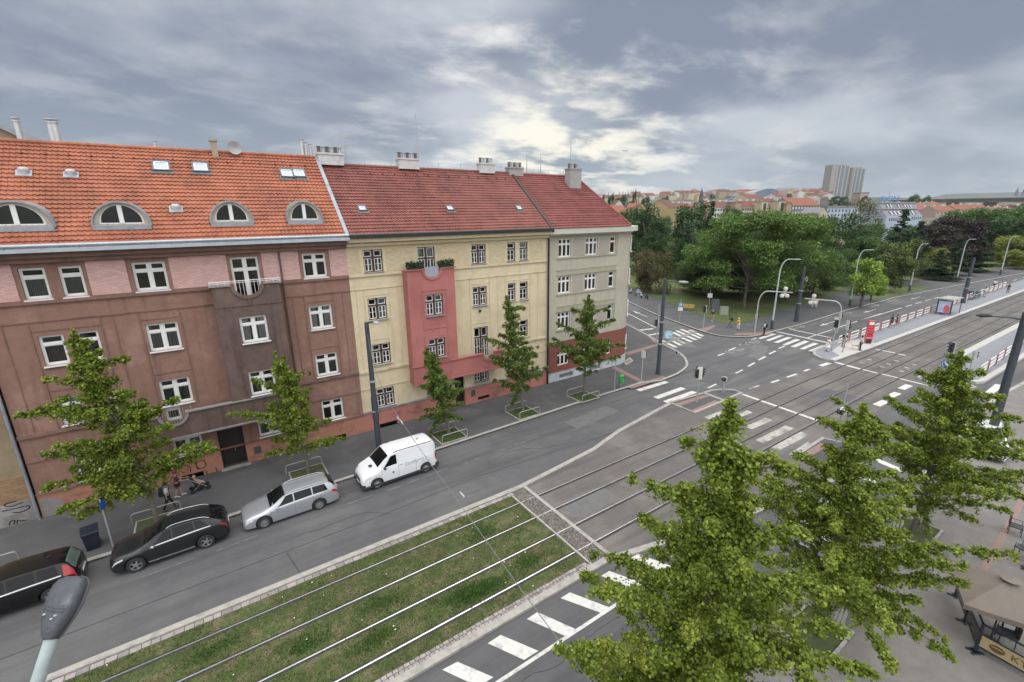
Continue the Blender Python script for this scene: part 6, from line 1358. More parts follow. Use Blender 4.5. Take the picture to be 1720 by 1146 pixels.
# ------------------------------------------------------------------ street furniture
def upright(px, py, tpx, tpy, z=.12):
    x, y = G(px, py, z); return x, y, ATZ(tpx, tpy, x, y)
# swan-neck lamps along the park road
def swan(px, py, tx, ty, label, hx, hy):
    x, y, H = upright(px, py, tx, ty); root = thing('street_lamp', label, 'street lamp', (x, y, .12), group='pale curved lamps along the park road')
    tipz = ATZ(hx, hy, x, y); n = np.array([x, y]) / math.hypot(x, y); d = ray(hx, hy); t = (x * n[0] + y * n[1]) / (d[0] * n[0] + d[1] * n[1]); p = CAM + d * t; dx, dy = p[0] - x, p[1] - y
    b = MB(); P = [(0, 0, 0), (0, 0, H * .55)]
    for k in range(9): a = math.pi / 2 * k / 8; P.append((dx * .5 * (1 - math.cos(a)), dy * .5 * (1 - math.cos(a)), H * .80 + H * .2 * math.sin(a)))
    P.append((dx * .9, dy * .9, H + .02)); b.tube(P, [.12, .10] + [.085 - .003 * k for k in range(9)] + [.05], 8); b.build('pole', M_LAMP, root, smooth=True, wd=0)
    b = MB(); b.cyl((0, 0), .21, 0, 1.25, 10, .17); b.build('base_sleeve', M_POLE, root, smooth=True, wd=0)
    b = MB(); b.tube([(dx * .8, dy * .8, H - .01), (dx * .9, dy * .9, H), (dx * 1.15, dy * 1.15, H + .03), (dx * 1.3, dy * 1.3, H)], [.05, .13, .14, .04], 10); b.xf(Matrix.Translation((0, 0, H)) @ Matrix.Diagonal((1, 1, .55, 1)) @ Matrix.Translation((0, 0, -H))); b.build('lamp_head', mat('lamp_grey', (.30, .32, .33), .5, .1), root, smooth=True, wd=0)
    return root
swan(1296, 553, 1318, 437, 'pale curved street lamp nearest the crossing, behind the signal arm', 1338, 438)
swan(1427, 515, 1447, 421, 'pale curved street lamp beside the bright yellow green linden', 1463, 423)
swan(1527, 490, 1547, 411, 'pale curved street lamp at the end of the grass wedge', 1556, 412)
swan(1606, 474, 1628, 403, 'pale curved street lamp carrying grey sign plates', 1636, 404)
swan(1680, 462, 1697, 398, 'last pale curved street lamp near the right edge', 1706, 399)
# dark masts
def darkmast(px, py, tx, ty, label, r0, arm=None, kind='utility_mast', cat='mast', z=.12, head=None):
    x, y, H = upright(px, py, tx, ty, z); root = thing(kind, label, cat, (x, y, z)); b = MB(); b.cyl((0, 0), r0, 0, H - z, 14, r0 * .72); b.cyl((0, 0), r0 * 1.25, 0, .18, 14); b.build('pole', M_POLE, root, smooth=True, wd=0)
    for k in (.32, .55): b = MB(); b.cyl((0, 0), r0 * 1.12, H * k, H * k + .12, 14); b.build('collar', M_GALV, root, wd=0)
    return root, x, y, H
r1, x, y, H = darkmast(637, 758, 620, 541, 'dark grey lamp mast standing behind the white van', .19, kind='street_lamp', cat='street lamp')
b = MB(); b.tube([(0, 0, H - .35), (.1, -.1, H - .15), (.25, -.9, H + .02)], [.06, .05, .04], 8); b.build('arm', M_POLE, r1, smooth=True, wd=0)
b = MB(); b.lathe([(.01, .10), (.14, .08), (.22, .0), (.20, -.06), (.01, -.08)], (0, 0, 0), 14); b.xf(Matrix.Translation((.27, -1.1, H + .02)) @ Matrix.Diagonal((.8, 1.5, 1, 1))); b.build('lamp_head', MATS['lamp_grey'], r1, smooth=True, wd=0)
b = MB(); b.box(-.06, .10, -.24, -.16, 2.6, 3.3); b.cyl((0, 0), .215, 2.4, 4.0, 14, .20); b.build('cabinet_sleeve', M_POLE, r1, wd=0)
poleL = (x, y)
r2, x, y, H = darkmast(1105, 628, 1116, 469, 'dark grey lamp mast with blue clock on the street corner', .20, kind='street_lamp', cat='street lamp')
hx = tip_at((x, y), 1150, 472); b = MB(); b.tube([(0, 0, H - .3), (hx[0], hx[1], H - .32)], .05, 8); b.build('arm', M_POLE, r2, wd=0)
b = MB(); u = Vector((hx[0], hx[1], 0)).normalized(); b.tube([tuple(Vector((hx[0], hx[1], H - .34)) - u * .5), tuple(Vector((hx[0], hx[1], H - .36))), tuple(Vector((hx[0], hx[1], H - .36)) + u * .35)], [.10, .15, .06], 10); b.build('lamp_head', MATS['lamp_grey'], r2, smooth=True, wd=0)
# blue street clock hung on the mast
cz = ATZ(1122, 563, x, y); cp = tip_at((x, y), 1123, 563)
ck = thing('street_clock', 'light blue square clock hanging on the corner lamp mast', 'clock', (x, y, .12)); toward = Vector((-x, -y, 0)).normalized(); side = Vector((-toward.y, toward.x, 0))
Mc = Matrix((( side.x, -toward.x, 0, cp[0]), (side.y, -toward.y, 0, cp[1]), (0, 0, 1, cz - .12), (0, 0, 0, 1)))
b = MB(); P = []; s = .40
for k in range(20):
    a = math.pi * 2 * k / 20; c_, s_ = math.cos(a), math.sin(a); q = (abs(c_) ** 4 + abs(s_) ** 4) ** -.25; P.append((s * c_ * q, s * s_ * q))
b.add([(p[0], -.10, p[1]) for p in P] + [(p[0], .10, p[1]) for p in P], [tuple(range(20)), tuple(range(20, 40))[::-1]] + [(k, 20 + k, 20 + (k + 1) % 20, (k + 1) % 20) for k in range(20)]); b.xf(Mc); b.build('case', mat('clock_blue', (.22, .42, .54), .5, .08), ck, wd=0)
b = MB(); b.disc((0, -.107, 0), (0, 1, 0), .33, .01, 24); b.disc((0, .107, 0), (0, 1, 0), .33, .01, 24); b.xf(Mc); dial = b.build('dial', mat('dial_pale', (.50, .64, .72), .4, .03), ck, wd=0)
b = MB(); b.box(-.018, .018, -.125, -.118, 0, .20); b.xf(Mc @ Matrix.Rotation(RD(-228), 4, 'Y')); b.build('hour_hand', M_BLACK, dial, wd=0)
b = MB(); b.box(-.012, .012, -.130, -.123, 0, .28); b.xf(Mc @ Matrix.Rotation(RD(110), 4, 'Y')); b.build('minute_hand', M_BLACK, dial, wd=0)
b = MB()
for k in range(12): c2 = MB(); c2.box(-.012, .012, -.117, -.113, .25, .31); c2.xf(Mc @ Matrix.Rotation(k * math.pi / 6, 4, 'Y')); b.add(c2.v, c2.f)
b.build('hour_marks', M_BLACK, dial, wd=0)
b = MB(); b.tube([(0, 0, cz - .12), (cp[0] * .5, cp[1] * .5, cz - .12)], .03, 6); b.tube([(0, 0, cz + .1), (cp[0] * .5, cp[1] * .5, cz + .1)], .02, 6); b.build('bracket', M_POLE, ck, wd=0)
r3, x, y, H = darkmast(1337, 540, 1347, 447, 'thick dark catenary mast between the kerbside lamp and the signal arm', .28)
b = MB(); b.lathe([(.33, -.04), (.36, 0), (.33, .04), (.28, 0), (.33, -.04)], (0, 0, 0), 20, axis='y'); b.xf(Matrix.Translation((.75, -.2, H - 2.0))); b.tube([(0, 0, H - 2), (.42, -.15, H - 2)], .03, 6); b.build('wire_anchor_ring', M_GALV, r3, wd=0)
r4, x, y, H = darkmast(1617, 509, 1629, 433, 'dark catenary mast rising from the left tram platform', .30, z=.22)
r5 = thing('street_lamp', 'dark mast with long lamp arm at the right edge, behind the ginkgo', 'street lamp', (42.5, 5.1, .12))
b = MB(); b.cyl((0, 0), .26, 0, 9.2, 14, .19); b.build('pole', M_POLE, r5, smooth=True, wd=0)
t0 = G(1640, 531, 9.0); b = MB(); q0 = (t0[0] - 42.5, t0[1] - 5.1); b.tube([(0, 0, 8.7), (q0[0] * .3, q0[1] * .3, 8.85), (q0[0] * .75, q0[1] * .75, 8.9)], [.06, .05, .045], 8); b.build('arm', M_POLE, r5, wd=0)
b = MB(); b.tube([(q0[0] * .68, q0[1] * .68, 8.9), (q0[0] * .78, q0[1] * .78, 8.93), (q0[0] * .92, q0[1] * .92, 8.93), (q0[0], q0[1], 8.93)], [.05, .12, .12, .05], 8); b.build('lamp_head', M_BLACK, r5, smooth=True, wd=0)
# near street lamp in the lower left corner, only a few metres from the camera
def nearpt(px, py, d): return Vector(AD(px, py, d))
hb_ = nearpt(88, 1068, 3.55); ht_ = nearpt(124, 968, 3.75); pb_ = nearpt(52, 1180, 3.60); pole_foot = nearpt(-60, 1400, 3.7)
nl = thing('street_lamp', 'pale post and grey lamp head close to the camera at the lower left corner', 'street lamp', (pole_foot.x, pole_foot.y, .12))
b = MB(); b.tube([(pole_foot.x, pole_foot.y, .12), (pole_foot.x, pole_foot.y, 7.5), (pole_foot.x, pole_foot.y, pole_foot.z - .3), tuple(pole_foot * .55 + pb_ * .45 + Vector((0, 0, -.05))), tuple(pb_), tuple(hb_), tuple(hb_ + (ht_ - hb_) * .2)], [.11, .08, .06, .05, .048, .045, .045], 14); b.build('pole', M_LAMP, nl, smooth=True)
ax = (ht_ - hb_); Lh = ax.length; ax.normalize(); sd = ax.cross(Vector((0, 0, 1))).normalized(); upv = sd.cross(ax).normalized()
V = []; F = []; st = [(-.06, .045, .05), (0, .062, .065), (.12, .085, .078), (.3, .112, .085), (.5, .135, .085), (.7, .140, .080), (.86, .130, .070), (.95, .105, .055), (1.0, .05, .03)]; nn = 20
for t, w, h in st:
    w *= .92
    for k in range(nn):
        a = 2 * math.pi * k / nn; c_, s_ = math.cos(a), math.sin(a); sx_ = math.copysign(abs(c_) ** .75, c_) * w; sz_ = math.copysign(abs(s_) ** .8, s_) * h * (1.0 if s_ > 0 else .45); V.append(tuple(hb_ + ax * (t * Lh) + sd * sx_ + upv * sz_))
for i in range(len(st) - 1):
    for k in range(nn): F.append((i * nn + k, i * nn + (k + 1) % nn, (i + 1) * nn + (k + 1) % nn, (i + 1) * nn + k))
F.append(tuple(range(nn))[::-1]); F.append(tuple(range((len(st) - 1) * nn, len(st) * nn)))
b = MB(); b.add(V, F); lh = b.build('lamp_head', mat('lamp_shell', (.062, .066, .078), .55, .12, 14, bump=.25, bscale=30, col2=(.15, .155, .165), s2=6, f2=(.55, .75)), nl, smooth=True)
b = MB()
for off in (.40, .45): b.tube([tuple(hb_ + ax * ((off + .06) * Lh) - sd * .085 + upv * .074), tuple(hb_ + ax * (off * Lh) + upv * .088), tuple(hb_ + ax * ((off - .02) * Lh) + sd * .075 + upv * .076)], .0045, 6)
b.build('shell_ridge', mat('lamp_shell_dark', (.05, .052, .06), .6, .1), lh)
b = MB()
for q in ((.33, .03), (.36, -.055), (.28, .01)): c_ = hb_ + ax * (q[0] * Lh) + sd * q[1] + upv * .082; b.lathe([(.001, .006), (.010, .004), (.012, 0)], tuple(c_), 10)
b.build('bolt', M_GALV, lh)
b = MB()
for k in range(nn): pass
P = [hb_ + ax * (t * Lh) + sd * (w * 1.03) - upv * .008 for t, w, h in st] ; P2 = [hb_ + ax * (t * Lh) - sd * (w * 1.03) - upv * .008 for t, w, h in st]
b.tube([tuple(p) for p in P], .007, 6); b.tube([tuple(p) for p in P2], .007, 6); b.build('seam_rim', MATS['lamp_shell_dark'], lh)
# hoops round the tree pits
def hoop(x, y, w, label, far=False):
    root = thing('tree_guard_hoop', label, 'tree guard', (x, y, .12), group='steel hoops round the pavement trees'); b = MB(); P = [(-w / 2, 0, 0), (-w / 2, 0, .45)]
    for k in range(7): a = math.pi / 2 * k / 6; P.append((-w / 2 + .15 - .15 * math.cos(a), 0, .45 + .15 * math.sin(a)))
    for k in range(7): a = math.pi / 2 * k / 6; P.append((w / 2 - .15 + .15 * math.sin(a), 0, .60 - .15 * (1 - math.cos(a))))
    P.append((w / 2, 0, 0)); b.tube(P, .032, 8); b.build('hoop', mat('hoop_steel', (.36, .36, .34), .45, .1, metal=.4), root, smooth=True, wd=0)
nm = ['the long armed ginkgo by the dark grey car', 'the ginkgo behind the silver estate car', 'the narrow ginkgo behind the van', 'the tall pointed ginkgo', 'the ginkgo by the red brick corner']
M_PIT = mat('tree_pit_soil', (.07, .075, .035), .95, .3, 5, bump=.5, col2=(.05, .09, .02), s2=3)
for i, (x, y) in enumerate(((-4.0, 27.5), (3.5, 28.1), (13.0, 27.75), (19.7, 27.8), (26.0, 27.5))):
    b = MB(); b.box(x - 1.0, x + 1.0, y - .95, y + .95, .10, .15, skip='b'); struct(b.build('tree_pit', M_PIT))
    b = MB(); b.strip([(x - 1, y - .95), (x + 1, y - .95), (x + 1, y + .95), (x - 1, y + .95), (x - 1, y - .95)], .1, .1, .17); struct(b.build('tree_pit_kerb', M_CURB))
    hoop(x - .1, y + .85, 2.1, 'steel hoop on the house side of ' + nm[i])
    if i > 1: hoop(x + .1, y - .85, 2.0, 'steel hoop on the road side of ' + nm[i])
    if i > 1:
        def s_(g, n, x=x, y=y): return np.stack([g.uniform(x - .95, x + .95, n), g.uniform(y - .9, y + .9, n)], 1)
        o = blades('pit_grass', 1500, s_, .10, M_WEED, .14); o['kind'] = 'stuff'; tag(o, 'grass tuft around the foot of ' + nm[i], 'grass')
hoop(-10.2, 28.0, 1.8, 'steel hoop at the left edge beside the black car')
# wheelie bin
wb = thing('wheelie_bin', 'dark blue wheelie bin with small stickers on the pavement', 'bin', (-6.55, 27.25, .12), RD(10))
b = MB(); b.add([(-.26, -.24, .06), (.26, -.24, .06), (.26, .28, .06), (-.26, .28, .06), (-.31, -.34, .96), (.31, -.34, .96), (.31, .34, .96), (-.31, .34, .96)], [(0, 3, 2, 1), (4, 5, 6, 7), (0, 1, 5, 4), (1, 2, 6, 5), (2, 3, 7, 6), (3, 0, 4, 7)]); M_BIN = mat('bin_navy', (.012, .017, .032), .5, .15); b.box(-.33, .33, -.36, -.30, .90, .97); b.build('body', M_BIN, wb, wd=0)
b = MB(); b.add([(-.34, -.38, .97), (.34, -.38, .97), (.34, .40, 1.04), (-.34, .40, 1.04), (-.33, -.36, 1.01), (.33, -.36, 1.01), (.30, .30, 1.11), (-.30, .30, 1.11)], [(0, 3, 2, 1), (4, 5, 6, 7), (0, 1, 5, 4), (1, 2, 6, 5), (2, 3, 7, 6), (3, 0, 4, 7)]); b.tube([(-.28, .42, 1.0), (.28, .42, 1.0)], .02, 6); b.build('lid', M_BIN, wb, wd=0)
for s in (-1, 1):
    b = MB(); b.disc((s * .27, .28, .10), (1, 0, 0), .10, .06, 14); b.build('wheel', M_TYRE, wb, wd=0)
b = MB(); b.box(-.10, .12, -.335, -.325, .72, .82); b.xf(Matrix.Rotation(RD(-2), 4, 'X')); b.build('sticker', mat('sticker_pink', (.5, .28, .25), .6, .1), wb, wd=0)
b = MB(); b.box(.315, .322, -.1, .12, .55, .8); b.build('sticker', mat('sticker_grey', (.4, .4, .4), .6, .1), wb, wd=0)
# sign posts
M_BLUE = mat('sign_blue', (.02, .10, .36), .45, .05)
def signpost(px, py, tx, ty, label, plates, z=.12, face=None, r=.035, col=None):
    x, y, H = upright(px, py, tx, ty, z); root = thing('sign_post', label, 'sign', (x, y, z)); b = MB(); b.cyl((0, 0), r, 0, H - z, 8); b.build('post', col or M_GALV, root, smooth=True, wd=0)
    f = Vector((-x, -y, 0)).normalized() if face is None else Vector(face).normalized(); sdv = Vector((-f.y, f.x, 0))
    for kind, zz, s, m, inner in plates:
        Mx = Matrix(((sdv.x, -f.x, 0, f.x * (r + .03)), (sdv.y, -f.y, 0, f.y * (r + .03)), (0, 0, 1, zz), (0, 0, 0, 1))); b = MB()
        if kind == 'disc': b.disc((0, 0, 0), (0, 1, 0), s, .02, 24)
        else: b.box(-s[0] / 2, s[0] / 2, -.01, .01, -s[1] / 2, s[1] / 2)
        b.xf(Mx); pl_ = b.build('sign_plate', m, root, wd=0)
        if inner:
            b = MB(); inner(b); b.xf(Mx); b.build('symbol', M_WHITE, pl_, wd=0)
    return root
def ringsym(r0, r1):
    def f(b):
        n = 20
        for k in range(n):
            a, c = 2 * math.pi * k / n, 2 * math.pi * (k + 1) / n; b.quad((r0 * math.cos(a), -.014, r0 * math.sin(a)), (r1 * math.cos(a), -.014, r1 * math.sin(a)), (r1 * math.cos(c), -.014, r1 * math.sin(c)), (r0 * math.cos(c), -.014, r0 * math.sin(c)))
    return f
def arrowsym(ang, s=.18):
    def f(b):
        c2 = MB(); c2.quad((-.04, -.014, s), (-.04, -.014, -s * .2), (.04, -.014, -s * .2), (.04, -.014, s)); c2.poly([(-.13, -.014, -s * .2), (0, -.014, -s), (.13, -.014, -s * .2)]); c2.xf(Matrix.Rotation(ang, 4, 'Y')); b.add(c2.v, c2.f); ringsym(.25, .28)(b)
    return f
signpost(190, 918, 176, 836, 'grey post with a narrow blue sign between the bin and the dark grey car', [('rect', 2.35, (.42, .42), M_BLUE, None)], face=(1, -.35, 0))
signpost(1071, 512, 1071, 481, 'round blue arrow sign at the far end of the side street lane', [('disc', 2.4, .36, M_BLUE, lambda b: (ringsym(.29, .33)(b), arrowsym(RD(140), .18)(b)))])
def parkglyph(b): b.box(-.14, -.07, -.014, -.011, -.2, .2); b.box(-.07, .10, -.014, -.011, .13, .2); b.box(.07, .14, -.014, -.011, 0, .2); b.box(-.07, .10, -.014, -.011, -.03, .04)
def rowglyph(b):
    for k in range(2): pass
sp_ = signpost(1141, 541, 1145, 503, 'blue and white parking sign on the park pavement', [('rect', 2.55, (.62, .62), mat('sign_light_blue', (.10, .28, .52), .45, .05), parkglyph), ('rect', 1.95, (.66, .52), M_WHITE, None)])
signpost(1190, 523, 1194, 487, 'white square notice on a tall post beside the grey cabinets', [('rect', 2.6, (.7, .7), M_WHITE, None)])
signpost(1182 + 0, 551, 1183, 527, 'short dark pedestrian bollard post by the side street crossing', [], r=.05, col=M_POLE) if False else None
def lean_(b): pass
signpost(1032, 656, 1031, 598, 'thin grey post on the corner pavement near the green bin', [])
signpost(1135, 607, 1136, 587, 'thin low post with dark cap at the curved kerb', [('rect', 1.0, (.16, .22), M_BLACK, None)], r=.03)
signpost(1576, 661, 1579, 608, 'blue keep right arrow sign on the island behind the right ginkgo', [('disc', 2.75, .36, M_BLUE, arrowsym(RD(-40), .2)), ('rect', 1.6, (.3, .5), M_RED, None)], face=(-1, -.7, 0))
gb = thing('litter_bin', 'small green litter bin on a post at the street corner', 'bin', (*G(1043, 650, .12), .12)); b = MB(); b.cyl((0, 0), .04, 0, .5, 8); b.build('post', M_GALV, gb, wd=0)
b = MB(); b.lathe([(.02, .42), (.20, .43), (.235, .6), (.245, 1.05), (.20, 1.15), (.14, 1.2), (.01, 1.21)], (0, 0, 0), 16); b.build('container', mat('bin_green', (.05, .33, .08), .45, .08), gb, smooth=True, wd=0); b = MB(); b.box(-.13, .13, -.25, -.21, .95, 1.05); b.build('slot', M_BLACK, gb, wd=0)
# traffic signals
M_SIGB = mat('signal_backboard', (.60, .60, .55), .5, .08); M_LIT = mat('signal_lens_dark', (.03, .012, .01), .2, 0)
def sighead(root, c, f, n=3, s=1.0, back=False):
    f = Vector(f).normalized(); sdv = Vector((-f.y, f.x, 0)); Mx = Matrix(((sdv.x, -f.x, 0, c[0]), (sdv.y, -f.y, 0, c[1]), (0, 0, 1, c[2]), (0, 0, 0, 1)))
    h = .30 * n * s; b = MB(); b.box(-.16 * s, .16 * s, -.02, .20 * s, -h / 2, h / 2)
    for k in range(n):
        z = h / 2 - .15 * s - k * .30 * s; m = 8
        for j in range(m): a0, a1 = math.pi * j / m, math.pi * (j + 1) / m; b.quad((.13 * s * math.cos(a0), -.02, z + .13 * s * math.sin(a0)), (.13 * s * math.cos(a0), -.24 * s, z + .12 * s * math.sin(a0)), (.13 * s * math.cos(a1), -.24 * s, z + .12 * s * math.sin(a1)), (.13 * s * math.cos(a1), -.02, z + .13 * s * math.sin(a1)))
    b.xf(Mx); o = b.build('signal_head', M_BLACK, root, wd=0)
    b = MB(); b.box(-.20 * s, .20 * s, .20 * s, .24 * s, -h / 2 - .05, h / 2 + .05); b.xf(Mx); b.build('back_cover', M_SIGB, o, wd=0)
    for k in range(n):
        z = h / 2 - .15 * s - k * .30 * s; b = MB(); b.disc((0, -.025, z), (0, 1, 0), .10 * s, .01, 14); b.xf(Mx); b.build('lens', mat(('lens_red', 'lens_amber', 'lens_green')[k % 3], ((.12, .01, .01), (.12, .07, .01), (.01, .08, .04))[k % 3], .2, 0), o, wd=0)
def signal(px, py, tx, ty, label, heads, z=.12, r=.06, extra=None):
    x, y, H = upright(px, py, tx, ty, z); root = thing('traffic_signal', label, 'traffic light', (x, y, z)); b = MB(); b.cyl((0, 0), r, 0, H - z, 10); b.cyl((0, 0), r * 1.5, 0, .15, 10); b.build('post', M_GALV, root, smooth=True, wd=0)
    for dz, off, f, n, s in heads: sighead(root, (off[0], off[1], H - z + dz), f, n, s)
    return root, x, y, H
signal(1077, 640, 1080, 590, 'traffic signal post with one black head near the green bin', [(-.3, (.22, 0), (1, .3, 0), 2, 1)])
signal(1170, 676, 1175, 620, 'traffic signal with heads on both sides on the left traffic island', [(-.35, (-.38, .05), (-1, .3, 0), 3, .8), (-.35, (.38, -.05), (1, -.3, 0), 3, .8), (-.35, (.08, .16), (.5, .8, 0), 3, 1.1)])[0]
o = bpy.context.scene.objects
r_, x, y, H = signal(1214, 659, 1215, 633, 'short dark post with double heads on the rounded part of the left island', [(-.2, (.16, .12), (.9, .5, 0), 1, 1), (-.2, (-.12, 0), (-1, 0, 0), 1, 1)], r=.08)
signal(1102, 580, 1106, 512, 'tall slim signal post beside the dark corner lamp mast', [(-2.2, (.22, .1), (1, .3, 0), 3, .9), (-2.2, (-.2, .1), (-1, .5, 0), 3, .9)])
signal(1181, 552, 1183, 517, 'traffic signal on the park corner beside the side street crossing', [(-.2, (0, .1), (-.3, 1, 0), 3, 1), (-.2, (-.2, 0), (-1, .5, 0), 3, 1)])
signal(1397, 588, 1401, 543, 'signal post with pale back board at the tip of the left platform', [(.0, (-.15, 0), (-1, .4, 0), 3, 1), (.55, (.1, 0), (1, 0, 0), 1, 1)], z=.22)
signal(1415, 592, 1424, 545, 'signal post with heads turned right beside the red ticket pillar', [(-.1, (.2, -.1), (1, -.5, 0), 3, 1)], z=.22)
signal(1586, 640, 1590, 577, 'signal with pale back board between the tracks and the right ginkgo', [(-.3, (-.2, .1), (-1, .6, 0), 3, 1)])
signal(1626, 633, 1637, 590, 'signal post at the near end of the right platform', [(-.35, (.22, -.1), (1, -.3, 0), 2, 1)], z=.22)
r_, x, y, H = signal(1403, 752, 1416, 644, 'slim tall post with two white signal brackets beside the middle ginkgo', [(-1.9, (-.35, .05), (-1, .3, 0), 1, 1), (-2.0, (.3, -.1), (1, -.2, 0), 1, 1)], r=.05)
b = MB(); b.tube([(-.35, .05, H - 2.0), (-.2, 0, H - 1.75), (.2, 0, H - 1.75), (.35, -.05, H - 2.05)], .04, 6); b.build('bracket', M_WHITE, r_, wd=0)
def armsignal(px, py, tx, ty, ex, ey, hx, label, z):
    x, y, H = upright(px, py, tx, ty, z); root = thing('traffic_signal', label, 'traffic light', (x, y, z)); e = tip_at((x, y), ex, ey); H -= z
    b = MB(); P = [(0, 0, 0), (0, 0, H * .72)]
    for k in range(8): a = math.pi / 2 * k / 7; P.append((e[0] * .25 * (1 - math.cos(a)), e[1] * .25 * (1 - math.cos(a)), H * .72 + H * .28 * math.sin(a)))
    P.append((e[0], e[1], H)); b.tube(P, [.10, .085] + [.075] * 8 + [.05], 8); b.build('arm_pole', mat('pale_galvanised', (.42, .44, .43), .45, .1, metal=.3), root, smooth=True, wd=0)
    q = tip_at((x, y), hx, ey); f = Vector((1, -.25, 0)) if q[0] > 0 else Vector((1, -.1, 0))
    for dz, dx in ((.45, 0), (-.45, -.35), (-.45, .3)):
        c_ = (q[0] + RH[0] * dx, q[1] + RH[1] * dx, H + dz); b = MB(); b.lathe([(.01, -.16), (.20, -.13), (.26, 0), (.20, .13), (.01, .16)], (0, 0, 0), 14); b.xf(Matrix.Translation(c_) @ Matrix.Diagonal((1, 1, 1.5, 1))); b.build('signal_back', M_SIGB, root, smooth=True, wd=0)
    sighead(root, (q[0] + .25, q[1] + .1, H), (1, .3, 0), 3, .9)
    sighead(root, (0.12, -.1, 2.3), (1, -.4, 0), 2, .9)
    return root
armsignal(1267, 560, 1284, 489, 1332, 490, 1319, 'pale curved signal arm over the road from the park corner', .12)
armsignal(1406, 560, 1406, 506, 1353, 494, 1368, 'pale curved signal arm reaching left from the platform tip', .22)
# cabinets, bench, scooters
for (px, py, w, d, h, lab, colr) in ((1200, 521, 1.15, .55, 1.75, 'large grey utility cabinet on the lawn edge', (.12, .14, .155)), (1215, 529, 1.2, .5, 1.25, 'lower pale cabinet with green side beside the grey cabinet', (.28, .29, .25))):
    x, y = G(px, py, .15); c_ = thing('utility_cabinet', lab, 'cabinet', (x, y, .15), RD(-38)); b = MB(); b.box(-w / 2, w / 2, -d / 2, d / 2, 0, h); b.box(-w / 2 - .03, w / 2 + .03, -d / 2 - .03, d / 2 + .03, h, h + .06); b.build('housing', mat('cabinet_%d' % px, colr, .6, .12, 3), c_, wd=0)
    for k in (-1, 1): b = MB(); b.box(k * w / 4 - w / 4 + .04, k * w / 4 + w / 4 - .04, -d / 2 - .015, -d / 2 - .002, .12, h - .1); b.build('door', mat('cabinet_%d' % px, colr), c_, wd=0)
    b = MB(); b.box(w / 2 + .002, w / 2 + .012, -d / 2 + .05, d / 2 - .05, .1, h - .1); b.build('side_panel', mat('cabinet_green', (.05, .16, .07), .5, .1), c_, wd=0)
x, y = G(1155, 521, .15); bn = thing('park_bench', 'wooden bench with yellow boards at the lawn edge by the blue sign', 'bench', (x, y, .15), RD(-62))
b = MB()
for k in range(3): b.box(-.95, .95, -.22 + k * .15, -.10 + k * .15, .42, .46)
M_WOOD = mat('yellow_wood', (.45, .30, .11), .7, .15, 5); b.build('seat', M_WOOD, bn, wd=0)
b = MB(); b.box(-.95, -.05, .24, .28, .52, .95); b.box(.05, .95, .24, .28, .52, .95); b.build('backrest', M_WOOD, bn, wd=0)
for s in (-.8, .8): b = MB(); b.box(s - .04, s + .04, -.2, .26, 0, .42); b.box(s - .04, s + .04, .26, .32, 0, .9); b.build('leg', M_POLE, bn, wd=0)
scp = None
def scooter(px, py, col, label, rz):
    x, y = G(px, py, .12); s = thing('parked_scooter', label, 'scooter', (x, y, .12), rz, 'scooters parked at the side street')
    b = MB(); b.tube([(-.62, 0, .55), (-.3, 0, .62), (0, 0, .42), (.25, 0, .32), (.42, 0, .55), (.55, 0, .95)], [.13, .17, .13, .10, .11, .07], 8); b.build('body', col, s, smooth=True, wd=0)
    b = MB(); b.tube([(-.6, 0, .76), (-.3, 0, .80), (.02, 0, .76)], [.08, .12, .07], 8); b.build('seat', M_BLACK, s, smooth=True, wd=0)
    for xx in (-.55, .62): b = MB(); b.lathe([(.14, -.05), (.22, -.05), (.24, 0), (.22, .05), (.14, .05), (.01, .02)], (xx, 0, .24), 16, axis='y'); b.build('wheel', M_TYRE, s, wd=0)
    b = MB(); b.tube([(.52, -.32, 1.0), (.56, 0, 1.02), (.52, .32, 1.0)], .02, 6); b.build('handlebar', M_BLACK, s, wd=0)
for i, (px, py, c_, l) in enumerate(((1059, 493, M_WHITE, 'white scooter parked furthest left, nearest the corner building'), (1068, 497, mat('scooter_grey', (.2, .2, .22), .4, .1), 'grey scooter parked behind the round blue arrow sign'), (1077, 500, M_WHITE, 'white and red scooter parked right of the blue arrow sign'), (1086, 502, mat('scooter_dark', (.05, .05, .06), .4, .1), 'dark scooter parked furthest right of the row'))): scooter(px, py, c_, l, RD(30 + i * 9))

ORD = 'first second third fourth fifth sixth seventh eighth ninth tenth eleventh twelfth thirteenth fourteenth fifteenth sixteenth seventeenth eighteenth nineteenth twentieth twenty-first twenty-second twenty-third twenty-fourth'.split()
